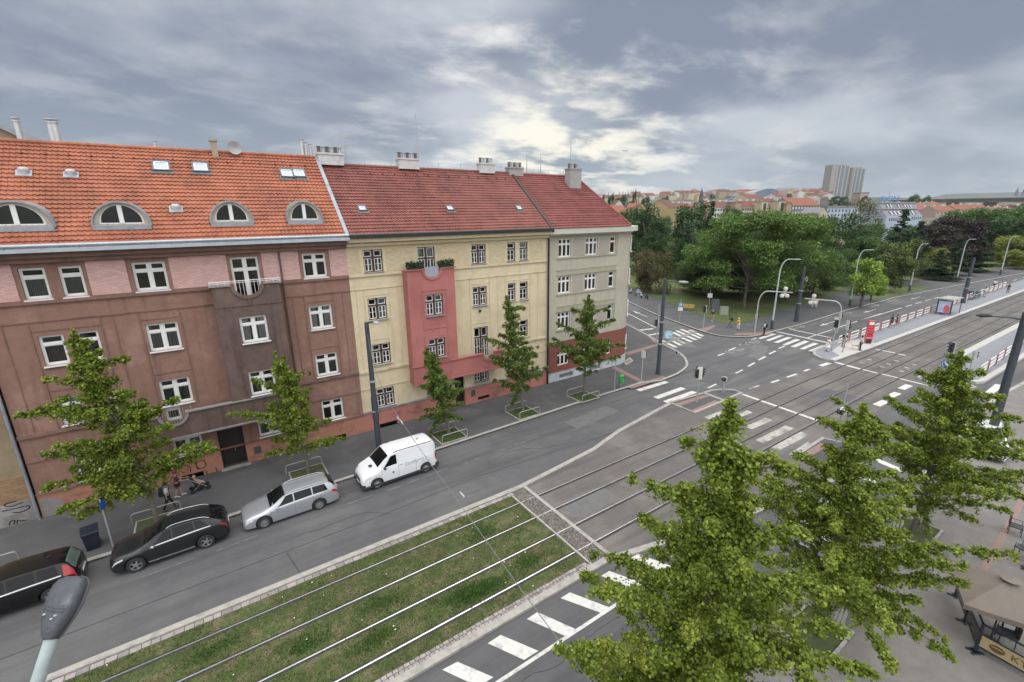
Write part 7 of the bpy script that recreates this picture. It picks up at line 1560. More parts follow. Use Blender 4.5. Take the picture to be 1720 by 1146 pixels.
# railings along the platforms: alternating white rail frames and red mesh frames
def railing(P0, P1, n, z, label, grp, skip=()):
    p0, p1 = Vector(P0), Vector(P1); d = (p1 - p0) / n; L = d.length; ang = math.atan2(d.y, d.x); proto = None
    for i in range(n):
        if i in skip: continue
        q = p0 + d * i
        lab = label(i) if callable(label) else label
        if proto is None:
            root = thing('platform_railing', lab, 'railing', (q.x, q.y, z), ang, grp); w = L * .70
            b = MB()
            for zz in (.30, .65, 1.05): b.box(.05, w, -.03, .03, zz - .065, zz + .065)
            b.box(w, w + .07, -.035, .035, .25, 1.10); b.box(0, .05, -.035, .035, 0, 1.10); b.build('white_rail', M_WHITE, root, wd=0)
            b = MB(); b.box(w + .12, w + .19, -.04, .04, 0, 1.15); b.box(L - .10, L - .03, -.04, .04, 0, 1.15); b.box(w + .19, L - .10, -.012, .012, 1.02, 1.08); b.box(w + .19, L - .10, -.012, .012, .12, .18)
            for k in range(5): xx = w + .19 + (L - .29 - w) * (k + .5) / 5; b.box(xx - .008, xx + .008, -.01, .01, .18, 1.02)
            b.build('red_frame', mat('railing_red', (.36, .12, .125), .5, .1), root, wd=0);
            b = MB(); b.quad((w + .19, .0, .18), (L - .10, .0, .18), (L - .10, .0, 1.02), (w + .19, .0, 1.02)); b.build('red_panel', mat('railing_panel', (.34, .24, .235), .6, .1), root, wd=0)
            proto = root
        else: dup(proto, (q.x, q.y, z), ang, lab, grp)
a, c = G(1407, 580, .22), G(1690, 482, .22)
def rl(i): return ['first railing section of the left platform, beside the signal posts', 'second railing section of the left platform, left of the red ticket pillar', 'third railing section of the left platform, behind the red ticket pillar'][i] if i < 3 else ORD[i] + ' railing section of the left platform, counted from the signal posts'
railing(a, c, 24, .22, rl, 'railings along the left tram platform', skip=(11, 12))
a, c = G(1644, 633, .22), G(1720, 578, .22); a_, c_ = Vector(a), Vector(c); e_ = c_ + (c_ - a_) * .5
railing(a, tuple(e_), 9, .22, lambda i: 'nearest railing section at the end of the right platform' if i == 0 else ORD[i] + ' railing section of the right platform, counted from its near end', 'railings along the right tram platform')
# red ticket pillar
x, y = G(1457, 577, .22); rp = thing('information_pillar', 'tall red information pillar with white header on the left platform', 'pillar', (x, y, .22), RD(-48))
b = MB(); b.box(-.30, .30, -.14, .14, .55, 2.75); b.build('panel', M_RED, rp, wd=0); b = MB(); b.box(-.28, .28, -.12, .12, 0, .55); b.build('foot', M_BLACK, rp, wd=0)
b = MB(); b.box(-.25, .25, -.15, -.142, 2.30, 2.68); b.build('header_plate', M_WHITE, rp, wd=0)
b = MB(); b.box(-.35, -.30, -.16, .16, .1, 2.8); b.box(.30, .35, -.16, .16, .1, 2.8); b.box(-.35, .35, -.16, .16, 2.76, 2.84); b.build('edge_frame', mat('pillar_pink', (.5, .12, .13), .5, .1), rp, wd=0)
b = MB()
for k in range(3):
    z = 1.95 - k * .28
    for j in range(4): b.box(-.20 + j * .11, -.13 + j * .11, -.15, -.142, z, z + .07)
b.box(-.28, .28, -.148, -.142, .62, .80); b.build('lettering', mat('pillar_text', (.55, .25, .25), .5, .1), rp, wd=0)
# tram shelter with a poster
x, y = G(1592, 527, .22); sh = thing('tram_shelter', 'tram stop shelter with pink and white poster on the left platform', 'shelter', (x, y, .22), RD(-4))
b = MB(); b.box(-1.9, 1.9, -.9, 1.0, 2.35, 2.48); b.build('roof', mat('shelter_roof', (.33, .33, .31), .6, .12), sh, wd=0)
for xx in (-1.8, 1.75):
    for yy in (-.8, .9): b = MB(); b.box(xx, xx + .08, yy, yy + .08, 0, 2.35); b.build('post', M_POLE, sh, wd=0)
b = MB(); b.box(-1.78, -1.70, -.72, .9, .25, 2.2); b.build('poster_case', M_POLE, sh, wd=0)
b = MB(); b.box(-1.80, -1.785, -.62, .8, .35, 2.1); b.build('poster', mat('poster_pale', (.42, .47, .62), .4, .2, 2), sh, wd=0)
b = MB(); b.box(-1.81, -1.802, -.55, .1, .4, 1.3); b.disc((-1.806, -.2, 1.35), (1, 0, 0), .22, .01, 16); b.build('poster_print', mat('poster_pink', (.6, .12, .14), .4, .3, 3), sh, wd=0)
b = MB(); b.box(-1.6, 1.7, .88, .9, .3, 2.2); b.build('glass_wall', M_GLASS, sh, wd=0); b = MB(); b.box(-1.2, 1.2, .3, .7, .42, .47); b.box(-1.1, -1.0, .4, .6, 0, .42); b.box(1.0, 1.1, .4, .6, 0, .42); b.build('bench', M_POLE, sh, wd=0)
# litter unit at the platform tip (white and red)
x, y = G(1388, 583, .22)
# café terrace
M_ALU = mat('terrace_frame', (.022, .026, .038), .45, .1)
def terr(ax_, ay_, bx_, by_, label, board):
    a, c = Vector((ax_, ay_)), Vector((bx_, by_)); d = c - a; L = d.length; root = thing('terrace_fence', label, 'fence', (a.x, a.y, .12), math.atan2(d.y, d.x)); n = max(1, round(L / 1.9))
    for k in range(n + 1): b = MB(); x = L * k / n; b.box(x - .035, x + .035, -.035, .035, 0, 1.25); b.box(x - .16, x + .16, -.05, .05, 0, .03); b.box(x - .05, x + .05, -.25, .25, 0, .03); b.build('post', M_ALU, root, wd=0)
    b = MB(); b.box(0, L, -.025, .025, 1.20, 1.25); b.box(0, L, -.02, .02, .25, .29); b.box(0, L, -.02, .02, .80, .83); b.build('rail', M_ALU, root, wd=0)
    b = MB(); b.box(.06, L - .06, -.012, .012, .32, .78); bd = b.build('sign_board' if board else 'infill_board', mat('tan_board', (.40, .31, .16), .7, .08, 2) if board else M_GLASS, root, wd=0)
    return root, bd, L
P0 = G(1637, 1094, .12); P1 = G(1760, 1165, .12); P2 = G(1672, 1000, .12)
r_, bd, L = terr(*P0, *P1, 'terrace fence with tan sign board facing the street at the lower right', True)
dirv = Vector((P1[0] - P0[0], P1[1] - P0[1])).normalized(); ang = math.atan2(dirv.y, dirv.x)
# the camera sees the board from the street side: lettering reads left to right from there
nrm = Vector((dirv.y, -dirv.x)); tocam = Vector((-P0[0], -P0[1])); sgn = 1 if nrm.dot(tocam) > 0 else -1
tx = textmesh('KYC', .34, mat('board_print', (.12, .075, .04), .8, .1), 'lettering', None, None, .004)
tx.parent = bd; tx.matrix_local = Matrix.Translation((1.15, -.02 * 1 if sgn > 0 else .02, .55)) @ (Matrix.Rotation(RD(90), 4, 'X') if sgn > 0 else Matrix.Rotation(math.pi, 4, 'Z') @ Matrix.Rotation(RD(90), 4, 'X'))
b = MB(); n = 20; b.lathe([(.001, 0), (.17, 0)], (0, 0, 0), 22, axis='y'); b.xf(Matrix.Translation((.48, -.018 if sgn > 0 else .018, .55)) @ Matrix.Diagonal((1.2, 1, .85, 1))); b.build('round_emblem', MATS['board_print'], bd, wd=0)
b = MB(); b.box(.33, .62, -.024 if sgn > 0 else .02, -.02 if sgn > 0 else .024, .57, .60); b.build('emblem_line', MATS['tan_board'], bd, wd=0)
P3 = (P0[0] + 3.6, P0[1] + 1.3)
d2 = Vector((P2[0] - P0[0], P2[1] - P0[1]))
Pq = AD(1672, 985, 18.2)
terr(*P0, P0[0] + 2.7, P0[1] + 1.15, 'dark side fence of the terrace running under the parasol', False)
terr(28.2, 1.2, 29.8, -1.0, 'second terrace fence behind the parasol at the right edge', False)
# parasol
px_, py_ = 1697, 975; zc = 2.95; x, y = G(px_, py_, zc); um = thing('parasol', 'large square beige parasol over the cafe terrace', 'parasol', (x, y, .12)); R_ = 1.3; b = MB(); V = [(0, 0, zc - .12)]; m = 16; a0 = RD(22)
for j, (f, dz) in enumerate(((.12, .05), (.4, .22), (.75, .47), (1.0, .66), (1.0, .84))):
    for k in range(m):
        a = a0 + 2 * math.pi * k / m; sq = 1 / max(abs(math.cos(a - a0)), abs(math.sin(a - a0))) ; rr = R_ * f * (sq if True else 1) * (1.0 if k % 2 == 0 else .985); V.append((rr * math.cos(a), rr * math.sin(a), zc - .12 - dz - (.03 if k % 2 else 0) * f))
b.add(V, [(0, 1 + k, 1 + (k + 1) % m) for k in range(m)] + [(1 + j * m + k, 1 + (j + 1) * m + k, 1 + (j + 1) * m + (k + 1) % m, 1 + j * m + (k + 1) % m) for j in range(4) for k in range(m)]); b.build('canopy', mat('beige_canvas', (.155, .132, .112), .9, .07, 2, bump=.2, bscale=15), um, wd=0)
b = MB(); b.cyl((0, 0), .03, 0, zc - .15, 8); b.build('pole', M_POLE, um, wd=0); b = MB(); b.cyl((0, 0), .35, 0, .10, 18); b.build('base', M_POLE, um, wd=0)
b = MB()
for k in range(8): a = a0 + math.pi * k / 4 + .01; b.tube([(0, 0, zc - .22), (R_ * .98 * math.cos(a), R_ * .98 * math.sin(a), zc - .84)], .012, 5)
b.build('rib', M_POLE, um, wd=0); b = MB(); b.lathe([(.03, -.14), (.25, -.1), (.28, -.06), (.02, .02)], (0, 0, zc), 12); b.build('vent_cap', MATS['beige_canvas'], um, wd=0)
# terrace chairs and table
def chair(x, y, rz, label):
    c_ = thing('terrace_chair', label, 'chair', (x, y, .12), rz, 'black chairs on the cafe terrace')
    b = MB(); b.box(-.24, .24, -.24, .24, .42, .47); b.build('seat', mat('chair_mesh', (.06, .065, .07), .6, .1), c_, wd=0); b = MB(); b.box(-.24, .24, .22, .26, .47, .95); b.build('backrest', M_BLACK, c_, wd=0)
    for sx in (-.22, .22):
        for sy in (-.22, .22): b = MB(); b.tube([(sx, sy, 0), (sx * .95, sy * .95, .43)], .015, 6); b.build('leg', M_BLACK, c_, wd=0)
        b = MB(); b.tube([(sx * 1.1, -.2, .45), (sx * 1.1, -.2, .66), (sx * 1.1, .22, .68)], .015, 6); b.build('armrest', M_BLACK, c_, wd=0)
q = G(1692, 1085, .12); chair(q[0] + .1, q[1] + .1, RD(200), 'black chair standing behind the tan sign board')
q = G(1716, 935, .12); chair(*q, RD(160), 'black chair by the second terrace fence at the right edge')
q = G(1716, 905, .12); chair(q[0] + .2, q[1] + .3, RD(10), 'further black chair at the right edge beyond the parasol')
q = G(1680, 1062, .12); tb_ = thing('terrace_table', 'small dark table with pale napkins beside the terrace fence', 'table', (*q, .12)); b = MB(); b.box(-.3, .3, -.3, .3, .71, .74); b.build('table_top', M_ALU, tb_, wd=0); b = MB(); b.cyl((0, 0), .03, 0, .71, 8); b.cyl((0, 0), .22, 0, .03, 14); b.build('leg', M_ALU, tb_, wd=0)
for k, (dx, dy) in enumerate(((-.1, .1), (.08, -.06))): b = MB(); b.cyl((q[0] + dx, q[1] + dy), .05, .865, .98, 10); tag(b.build('cup', M_WHITE), ('white cup on the terrace table, nearer the fence' if k else 'white cup on the terrace table, nearer the road'), 'cup', 'cups on the terrace table')
# planters near the trees
for i, (px, py, lab) in enumerate(((1408, 1040, 'grey planter edge with bench rail under the middle ginkgo'), (1500, 900, 'grey slatted bench under the right ginkgo'))):
    x, y = G(px, py, .12); o = thing('street_bench', lab, 'bench', (x, y, .12), RD(10)); b = MB()
    for k in range(4): b.box(-.9, .9, -.25 + k * .13, -.15 + k * .13, .42, .46)
    b.build('seat', mat('bench_grey', (.22, .22, .21), .7, .1), o, wd=0)
    for s in (-.7, .7): b = MB(); b.box(s - .05, s + .05, -.22, .24, 0, .42); b.build('leg', M_POLE, o, wd=0)
for (x, y) in (B_, C_, A_):
    b = MB(); b.box(x - 1.1, x + 1.1, y - .8, y + .8, .10, .14, skip='b'); struct(b.build('tree_pit', M_PIT)); b = MB(); b.strip([(x - 1.1, y - .8), (x + 1.1, y - .8), (x + 1.1, y + .8), (x - 1.1, y + .8), (x - 1.1, y - .8)], .12, .1, .20); struct(b.build('tree_pit_kerb', M_CURB))

# ------------------------------------------------------------------ overhead wires
def wire(P, r, label, name='overhead_wire', m=None):
    b = MB(); b.tube(P, r, 6); return tag(b.build(name, m or mat('wire_steel', (.17, .175, .18), .5, .1, metal=.3)), label, 'cable')
sp = [(poleL[0] - .05, poleL[1] - .15, 8.4), (7.25, 24.8, 7.35), (6.7, 21.2, 6.75), (6.25, 16, 6.35), (5.9, 12, 6.3), (5.45, 8.2, 6.45), (5.1, 5.2, 6.65), (4.5, .5, 7.2)]
w_ = wire(curve(sp, 4), .012, 'thin steel span wire crossing the street from the mast behind the van')
b = MB()
for k, yy in enumerate((19.4, 18.9, 12.6)): b.tube([(6.52 - (20 - yy) * .04, yy, 6.52 if k < 2 else 6.3), (6.5 - (20 - yy) * .04, yy - .35, 6.50 if k < 2 else 6.3)], .035, 6)
b.build('insulator', M_GALV, w_)
wire([(r_p[0], r_p[1], r_p[2]) for r_p in ((x_, 17.5, 5.5 + .18 * math.sin((x_ + 3) / 35 * math.pi) ** 2) for x_ in np.linspace(60, 230, 40))], .012, 'tram contact wire over the far platform tracks', m=mat('wire_dark', (.05, .05, .05), .5, .1))
# ------------------------------------------------------------------ people
def mk_skin(V, E, rad, levels=1):
    me = bpy.data.meshes.new('p'); me.from_pydata(V, E, []); o = bpy.data.objects.new('p', me); SC.collection.objects.link(o)
    md = o.modifiers.new('s', 'SKIN'); md.use_smooth_shade = True
    for i, r_ in enumerate(rad): me.skin_vertices[0].data[i].radius = (r_, r_) if not isinstance(r_, tuple) else r_
    me.skin_vertices[0].data[0].use_root = True
    ms = o.modifiers.new('b', 'SUBSURF'); ms.levels = levels; ms.render_levels = levels
    bpy.context.view_layer.update(); m2 = bpy.data.meshes.new_from_object(o.evaluated_get(bpy.context.evaluated_depsgraph_get())); bpy.data.objects.remove(o)
    for p in m2.polygons: p.use_smooth = True
    return m2
M_SKIN = mat('skin', (.42, .25, .18), .6, .05); M_HAIR = {'brown': mat('hair_brown', (.05, .03, .02), .7, .2), 'dark': mat('hair_dark', (.015, .012, .011), .7, .2), 'blond': mat('hair_blond', (.38, .27, .12), .7, .2), 'pink': mat('hair_pink', (.22, .015, .06), .7, .2), 'grey': mat('hair_grey', (.3, .29, .28), .7, .2)}
def cloth(c): return mat('cloth_%03d_%03d_%03d' % tuple(int(x * 255) for x in c), c, .85, .1, 6)
def person(px, py, heading, label, shirt, legs, hair='brown', s=.0, arms=(.1, -.1), h=1.72, z=.12, skirt=False, bag=None, bare=False, group=None, xy=None, reach=None, hat=None):
    x, y = xy or G(px, py, z); k = h / 1.75; root = thing('person', label, 'person', (x, y, z), heading, group)
    # local +X is forward
    J = {'pel': (0, 0, .94), 'sp': (0, 0, 1.14), 'ch': (.01, 0, 1.34), 'nk': (.0, 0, 1.49), 'hd': (.015, 0, 1.56), 'ht': (.03, 0, 1.64), 'tp': (.01, 0, 1.73)}
    for n_, sg, st in (('l', 1, s), ('r', -1, -s)):
        J['h' + n_] = (0, sg * .09, .88); J['k' + n_] = (st * .55 + .04 * abs(st), sg * .10, .48); J['a' + n_] = (st * (1.0 if st > 0 else 1.15), sg * .09, .085 + (.08 if st < -.1 else 0)); J['t' + n_] = (st * (1.0 if st > 0 else 1.15) + .17, sg * .10, .035 + (.0 if st > -.1 else .0))
        J['s' + n_] = (0, sg * .17, 1.42); a = arms[0 if sg > 0 else 1]; J['e' + n_] = (a * .5, sg * .23, 1.15); J['w' + n_] = (a * 1.2 + .06, sg * .23, .93); J['f' + n_] = (a * 1.3 + .08, sg * .225, .86)
        if reach: J['e' + n_] = (.10, sg * .22, 1.17); J['w' + n_] = (reach[0] * .85, sg * .18, reach[1]); J['f' + n_] = (reach[0], sg * .16, reach[1])
    J = {a_: tuple(c * k for c in v) for a_, v in J.items()}
    ks = ['pel', 'sp', 'ch', 'nk', 'hd', 'ht', 'tp', 'hl', 'kl', 'al', 'tl', 'hr', 'kr', 'ar', 'tr', 'sl', 'el', 'wl', 'fl', 'sr', 'er', 'wr', 'fr']
    E_ = [('pel', 'sp'), ('sp', 'ch'), ('ch', 'nk'), ('nk', 'hd'), ('hd', 'ht'), ('ht', 'tp'), ('pel', 'hl'), ('hl', 'kl'), ('kl', 'al'), ('al', 'tl'), ('pel', 'hr'), ('hr', 'kr'), ('kr', 'ar'), ('ar', 'tr'), ('ch', 'sl'), ('sl', 'el'), ('el', 'wl'), ('wl', 'fl'), ('ch', 'sr'), ('sr', 'er'), ('er', 'wr'), ('wr', 'fr')]
    rad = dict(pel=.12, sp=.11, ch=.13, nk=.055, hd=.075, ht=.10, tp=.065, hl=.085, kl=.055, al=.04, tl=.035, hr=.085, kr=.055, ar=.04, tr=.035, sl=.06, el=.042, wl=.028, fl=.03, sr=.06, er=.042, wr=.028, fr=.03)
    me = mk_skin([J[a_] for a_ in ks], [(ks.index(a_), ks.index(c_)) for a_, c_ in E_], [rad[a_] * k for a_ in ks])
    bm = bmesh.new(); bm.from_mesh(me)
    def addt(P, r_):       # fingers, thumb, nose and ears grown on the body mesh
        t_ = MB(); t_.tube(P, r_, 5); vs = [bm.verts.new(v) for v in t_.v]
        for f in t_.f: bm.faces.new([vs[i] for i in f])
    for n_, sg in (('l', 1), ('r', -1)):
        w = Vector(J['w' + n_]); f = Vector(J['f' + n_]); d = (f - w).normalized(); sdv = Vector((1, 0, 0)) if abs(d.x) < .8 else Vector((0, 1, 0))
        for q, (o_, L_) in enumerate(((-.028, .065), (-.010, .078), (.010, .074), (.028, .058))): p = f + sdv * o_; addt([tuple(p), tuple(p + d * L_ * .55), tuple(p + d * L_ + Vector((0, -sg * .02, 0)))], [.009, .008, .006])
        p = w + d * .03 + sdv * .02; addt([tuple(p), tuple(p + sdv * .035 + d * .02), tuple(p + sdv * .04 + d * .055)], [.011, .009, .007])
    hd = Vector(J['ht']); addt([tuple(hd + Vector((.09, 0, .02)) * k), tuple(hd + Vector((.125, 0, -.02)) * k)], [.008, .014]);
    for sg in (1, -1): addt([tuple(hd + Vector((.0, sg * .09, .02)) * k), tuple(hd + Vector((-.01, sg * .108, -.01)) * k)], [.018, .012])
    bm.to_mesh(me); bm.free(); me.name = 'body'; me.materials.clear(); me.materials.append(M_SKIN); bo = link(bpy.data.objects.new('body', me), root)
    b = MB()
    for sg in (1, -1): b.disc(tuple(hd + Vector((.098, sg * .033, .015)) * k), (1, 0, 0), .012, .01, 8)
    b.build('eyes', M_BLACK, root, wd=0); b = MB(); b.box(hd.x + .088, hd.x + .10, -.022, .022, hd.z - .062, hd.z - .052); b.build('mouth', mat('lips', (.3, .1, .09), .6, 0), root, wd=0)
    def sub(keys, edges, mul, name, m, add=0.012):
        mm = mk_skin([J[a_] for a_ in keys], [(keys.index(a_), keys.index(c_)) for a_, c_ in edges], [(rad[a_] * mul + add) * k for a_ in keys]); mm.materials.clear(); mm.materials.append(m); mm.name = name; return link(bpy.data.objects.new(name, mm), root)
    if not bare:
        sub(['pel', 'hl', 'kl', 'al', 'hr', 'kr', 'ar'], [('pel', 'hl'), ('hl', 'kl'), ('kl', 'al'), ('pel', 'hr'), ('hr', 'kr'), ('kr', 'ar')], 1.05, 'trousers', cloth(legs))
    else:
        Js = dict(J)
        for n_ in 'lr': J['k' + n_] = tuple((Vector(J['h' + n_]) * .25 + Vector(J['k' + n_]) * .75))
        sub(['pel', 'hl', 'kl', 'hr', 'kr'], [('pel', 'hl'), ('hl', 'kl'), ('pel', 'hr'), ('hr', 'kr')], 1.15, 'shorts', cloth(legs)); J.update(Js)
    if skirt:
        b = MB(); b.lathe([(.12, 1.08), (.17, .92), (.26, .50), (.25, .49)], (0, 0, 0), 16); b.xf(Matrix.Scale(k, 4)); b.build('skirt', cloth(shirt), root, smooth=True, wd=0)
    sub(['pel', 'sp', 'ch', 'sl', 'el', 'sr', 'er'], [('pel', 'sp'), ('sp', 'ch'), ('ch', 'sl'), ('sl', 'el'), ('ch', 'sr'), ('sr', 'er')], 1.06, 'shirt', cloth(shirt), .02)
    b = MB(); b.lathe([(.001, .125), (.06, .115), (.098, .06), (.112, 0), (.105, -.05), (.06, -.09)] if not hat else [(.001, .14), (.09, .12), (.12, .04), (.16, .02), (.15, .0), (.10, -.02)], (0, 0, 0), 14); b.xf(Matrix.Translation(tuple(hd + Vector((-.022, 0, .025)) * k))); b.build('hair' if not hat else 'hat', M_HAIR[hair] if not hat else cloth(hat), root, smooth=True, wd=0)
    for n_ in 'lr':
        a_ = Vector(J['a' + n_]); b = MB(); b.tube([tuple(a_ + Vector((-.06, 0, -.035))), tuple(a_ + Vector((.05, 0, -.03))), tuple(Vector(J['t' + n_]) + Vector((.03, 0, 0)))], [.045, .05, .035], 8); b.build('shoe', cloth((.04, .04, .045) if not bare else (.5, .5, .5)), root, smooth=True, wd=0)
    if bag:
        bt = thing('backpack', bag[1], 'bag', (x, y, z), heading); b = MB(); b.box(-.32, -.15, -.15, .15, 1.02, 1.45); b.box(-.36, -.32, -.11, .11, 1.05, 1.25); b.xf(Matrix.Scale(k, 4)); b.build('pack', cloth(bag[0]), bt, wd=0)
        b = MB()
        for sg in (1, -1): b.tube([(-.16, sg * .10, 1.44), (0, sg * .11, 1.53), (.15, sg * .11, 1.40), (.10, sg * .14, 1.15), (-.16, sg * .12, 1.06)], .016, 5)
        b.xf(Matrix.Scale(k, 4)); b.build('strap', cloth(bag[0]), bt, wd=0)
    return root
E0, W0 = RD(0), RD(180)
person(282, 862, RD(8), 'person with white top and black trousers walking beside the ginkgo trunk', (.62, .63, .65), (.012, .012, .015), 'brown', .26, (.25, -.1), 1.70, xy=(-3.55, 28.75), bag=((.02, .02, .025), 'black backpack on the person in the white top'))
person(300, 850, RD(10), 'person with magenta hair and shorts pushing the pushchair', (.05, .03, .035), (.10, .03, .05), 'pink', .16, (.3, .3), 1.68, xy=(-3.15, 29.95), bare=True, reach=(.52, 1.02))
# pushchair and child
st = thing('pushchair', 'black pushchair in front of the person with magenta hair', 'pushchair', (-2.2, 30.1, .12), RD(8))
b = MB(); b.add([(-.05, -.2, .42), (.35, -.2, .40), (.35, .2, .40), (-.05, .2, .42), (-.28, -.2, .85), (-.28, .2, .85), (-.1, -.2, .38), (.35, -.2, .36), (.35, .2, .36), (-.1, .2, .38), (-.33, -.2, .83), (-.33, .2, .83)], [(0, 1, 2, 3), (0, 3, 5, 4), (6, 9, 8, 7), (6, 10, 11, 9), (0, 4, 10, 6), (3, 9, 11, 5), (1, 7, 8, 2), (4, 5, 11, 10), (0, 6, 7, 1), (3, 2, 8, 9)]); b.build('seat', M_BLACK, st, wd=0)
b = MB()
for sg in (-.24, .24): b.tube([(-.42, sg, 1.0), (-.2, sg, .75), (.42, sg, .18)], .014, 6); b.tube([(-.3, sg, .14), (.1, sg, .5)], .014, 6)
b.tube([(-.42, -.24, 1.0), (-.42, .24, 1.0)], .016, 6); b.build('frame', M_GALV, st, wd=0)
for xx in (-.32, .44):
    for sg in (-.25, .25): b = MB(); b.disc((xx, sg, .13), (0, 1, 0), .13, .04, 16); b.build('wheel', M_TYRE, st, wd=0)
b = MB(); b.box(-.2, .25, -.2, .2, .16, .30); b.build('basket', M_BLACK, st, wd=0)
ch = thing('person', 'small child in pale clothes sitting inside the pushchair', 'person', (-2.2, 30.1, .12), RD(8))
me = mk_skin([(-.05, 0, .50), (-.14, 0, .72), (-.13, 0, .84), (-.11, 0, .93), (.22, .07, .50), (.36, .08, .32), (.22, -.07, .50), (.36, -.08, .32), (.05, .14, .62), (.12, .1, .55), (.05, -.14, .62), (.12, -.1, .55)], [(0, 1), (1, 2), (2, 3), (0, 4), (4, 5), (0, 6), (6, 7), (1, 8), (8, 9), (1, 10), (10, 11)], [.09, .09, .05, .085, .055, .035, .055, .035, .035, .03, .035, .03]); me.materials.append(M_SKIN); me.materials[0] = M_SKIN; link(bpy.data.objects.new('body', me), ch)
me = mk_skin([(-.05, 0, .50), (-.14, 0, .72), (.2, .07, .51), (.2, -.07, .51)], [(0, 1), (0, 2), (0, 3)], [.105, .105, .065, .065]); me.materials.clear(); me.materials.append(cloth((.45, .36, .30))); link(bpy.data.objects.new('romper', me), ch)
b = MB(); b.lathe([(.001, .10), (.07, .08), (.095, 0), (.06, -.05)], (-.13, 0, .94), 12); b.build('hair', M_HAIR['blond'], ch, smooth=True, wd=0)
person(1196, 540, RD(-150), 'person in black top and shorts walking past the grey cabinets', (.03, .03, .035), (.25, .22, .2), 'blond', .22, h=1.75, bare=True)
person(1225, 551, RD(150), 'person in dark jacket and jeans striding with a black bag', (.06, .06, .07), (.10, .14, .22), 'brown', .30, (.3, -.3), 1.75, bag=((.02, .02, .02), 'black backpack on the striding person at the park corner'))
person(1239, 555, RD(-100), 'person in orange jacket and white trousers with a yellow cap at the park corner', (.62, .30, .08), (.62, .58, .52), 'blond', .12, h=1.72, hat=(.6, .45, .12))
person(1283, 562, RD(100), 'person in white top and black trousers waiting at the crossing', (.62, .62, .62), (.015, .015, .018), 'dark', .03, h=1.70, bag=((.02, .02, .022), 'black backpack on the person waiting at the crossing'))
person(1363, 517, RD(-160), 'person in red top and pale trousers on the park path, left of a pair', (.25, .03, .04), (.55, .5, .47), 'dark', .12, h=1.78)
person(1370, 518, RD(-160), 'person in pale pink clothes on the park path, right of a pair', (.55, .34, .34), (.55, .42, .40), 'brown', .10, h=1.68)
person(1416, 583, RD(-140), 'person in black jacket leaning by the platform signal posts', (.02, .02, .025), (.20, .19, .19), 'dark', .10, (.4, .2), 1.75, z=.22)
person(1444, 589, RD(-60), 'person in pale grey top and black trousers waiting by the platform edge', (.45, .48, .52), (.015, .015, .02), 'dark', .06, h=1.76, z=.22)
person(1389, 590, RD(160), 'person in white dress at the end of the crossing by the platform', (.70, .68, .66), (.6, .58, .55), 'blond', .06, h=1.66, z=.22, skirt=True)
person(1496, 550, RD(-100), 'person in black clothes standing left of a pair beside the platform railing', (.02, .02, .02), (.03, .03, .035), 'dark', .06, h=1.78, z=.22, bare=True)
person(1504, 549, RD(-80), 'person in black top and bare legs standing right of a pair at the railing', (.03, .03, .035), (.05, .05, .05), 'brown', .08, h=1.68, z=.22, bare=True)
person(1591, 525, RD(60), 'person in lilac top and dark trousers in front of the shelter poster', (.35, .35, .50), (.02, .02, .03), 'dark', .04, h=1.74, z=.22)
person(1653, 499, RD(40), 'person in pale blue shirt beside the platform railing', (.50, .58, .62), (.35, .3, .28), 'brown', .06, h=1.75, z=.22)
person(1669, 485, RD(20), 'person in white shirt sitting high on the platform railing', (.68, .68, .66), (.05, .05, .06), 'dark', .04, h=1.78, z=.22)
person(1692, 492, RD(10), 'person in black clothes alone at the far end of the platform', (.02, .02, .02), (.12, .08, .08), 'dark', .10, h=1.74, z=.22)
# small dog/pram shape beside the waiting person: a pale dog sitting
def dog(px, py, z=.22):
    x, y = G(px, py, z); d = thing('dog', 'pale cream dog standing beside the person in the grey top', 'dog', (x, y, z), RD(-70))
    me = mk_skin([(-.30, 0, .50), (0, 0, .48), (.22, 0, .52), (.38, 0, .66), (.46, 0, .74), (.60, 0, .70), (.24, .08, .26), (.25, .08, .03), (.24, -.08, .26), (.25, -.08, .03), (-.26, .08, .32), (-.36, .08, .18), (-.30, .08, .03), (-.26, -.08, .32), (-.36, -.08, .18), (-.30, -.08, .03), (-.45, 0, .58), (-.6, 0, .68)],
                 [(0, 1), (1, 2), (2, 3), (3, 4), (4, 5), (2, 6), (6, 7), (2, 8), (8, 9), (0, 10), (10, 11), (11, 12), (0, 13), (13, 14), (14, 15), (0, 16), (16, 17)], [.11, .12, .14, .09, .085, .04, .045, .03, .045, .03, .06, .035, .03, .06, .035, .03, .04, .02])
    me.materials.clear(); me.materials.append(mat('cream_fur', (.58, .50, .38), .9, .15)); link(bpy.data.objects.new('body', me), d)
    for sg in (-1, 1): b = MB(); b.tube([(.42, sg * .06, .80), (.40, sg * .11, .72)], [.035, .015], 6); b.build('ear', MATS['cream_fur'], d, wd=0)
dog(1437, 587)
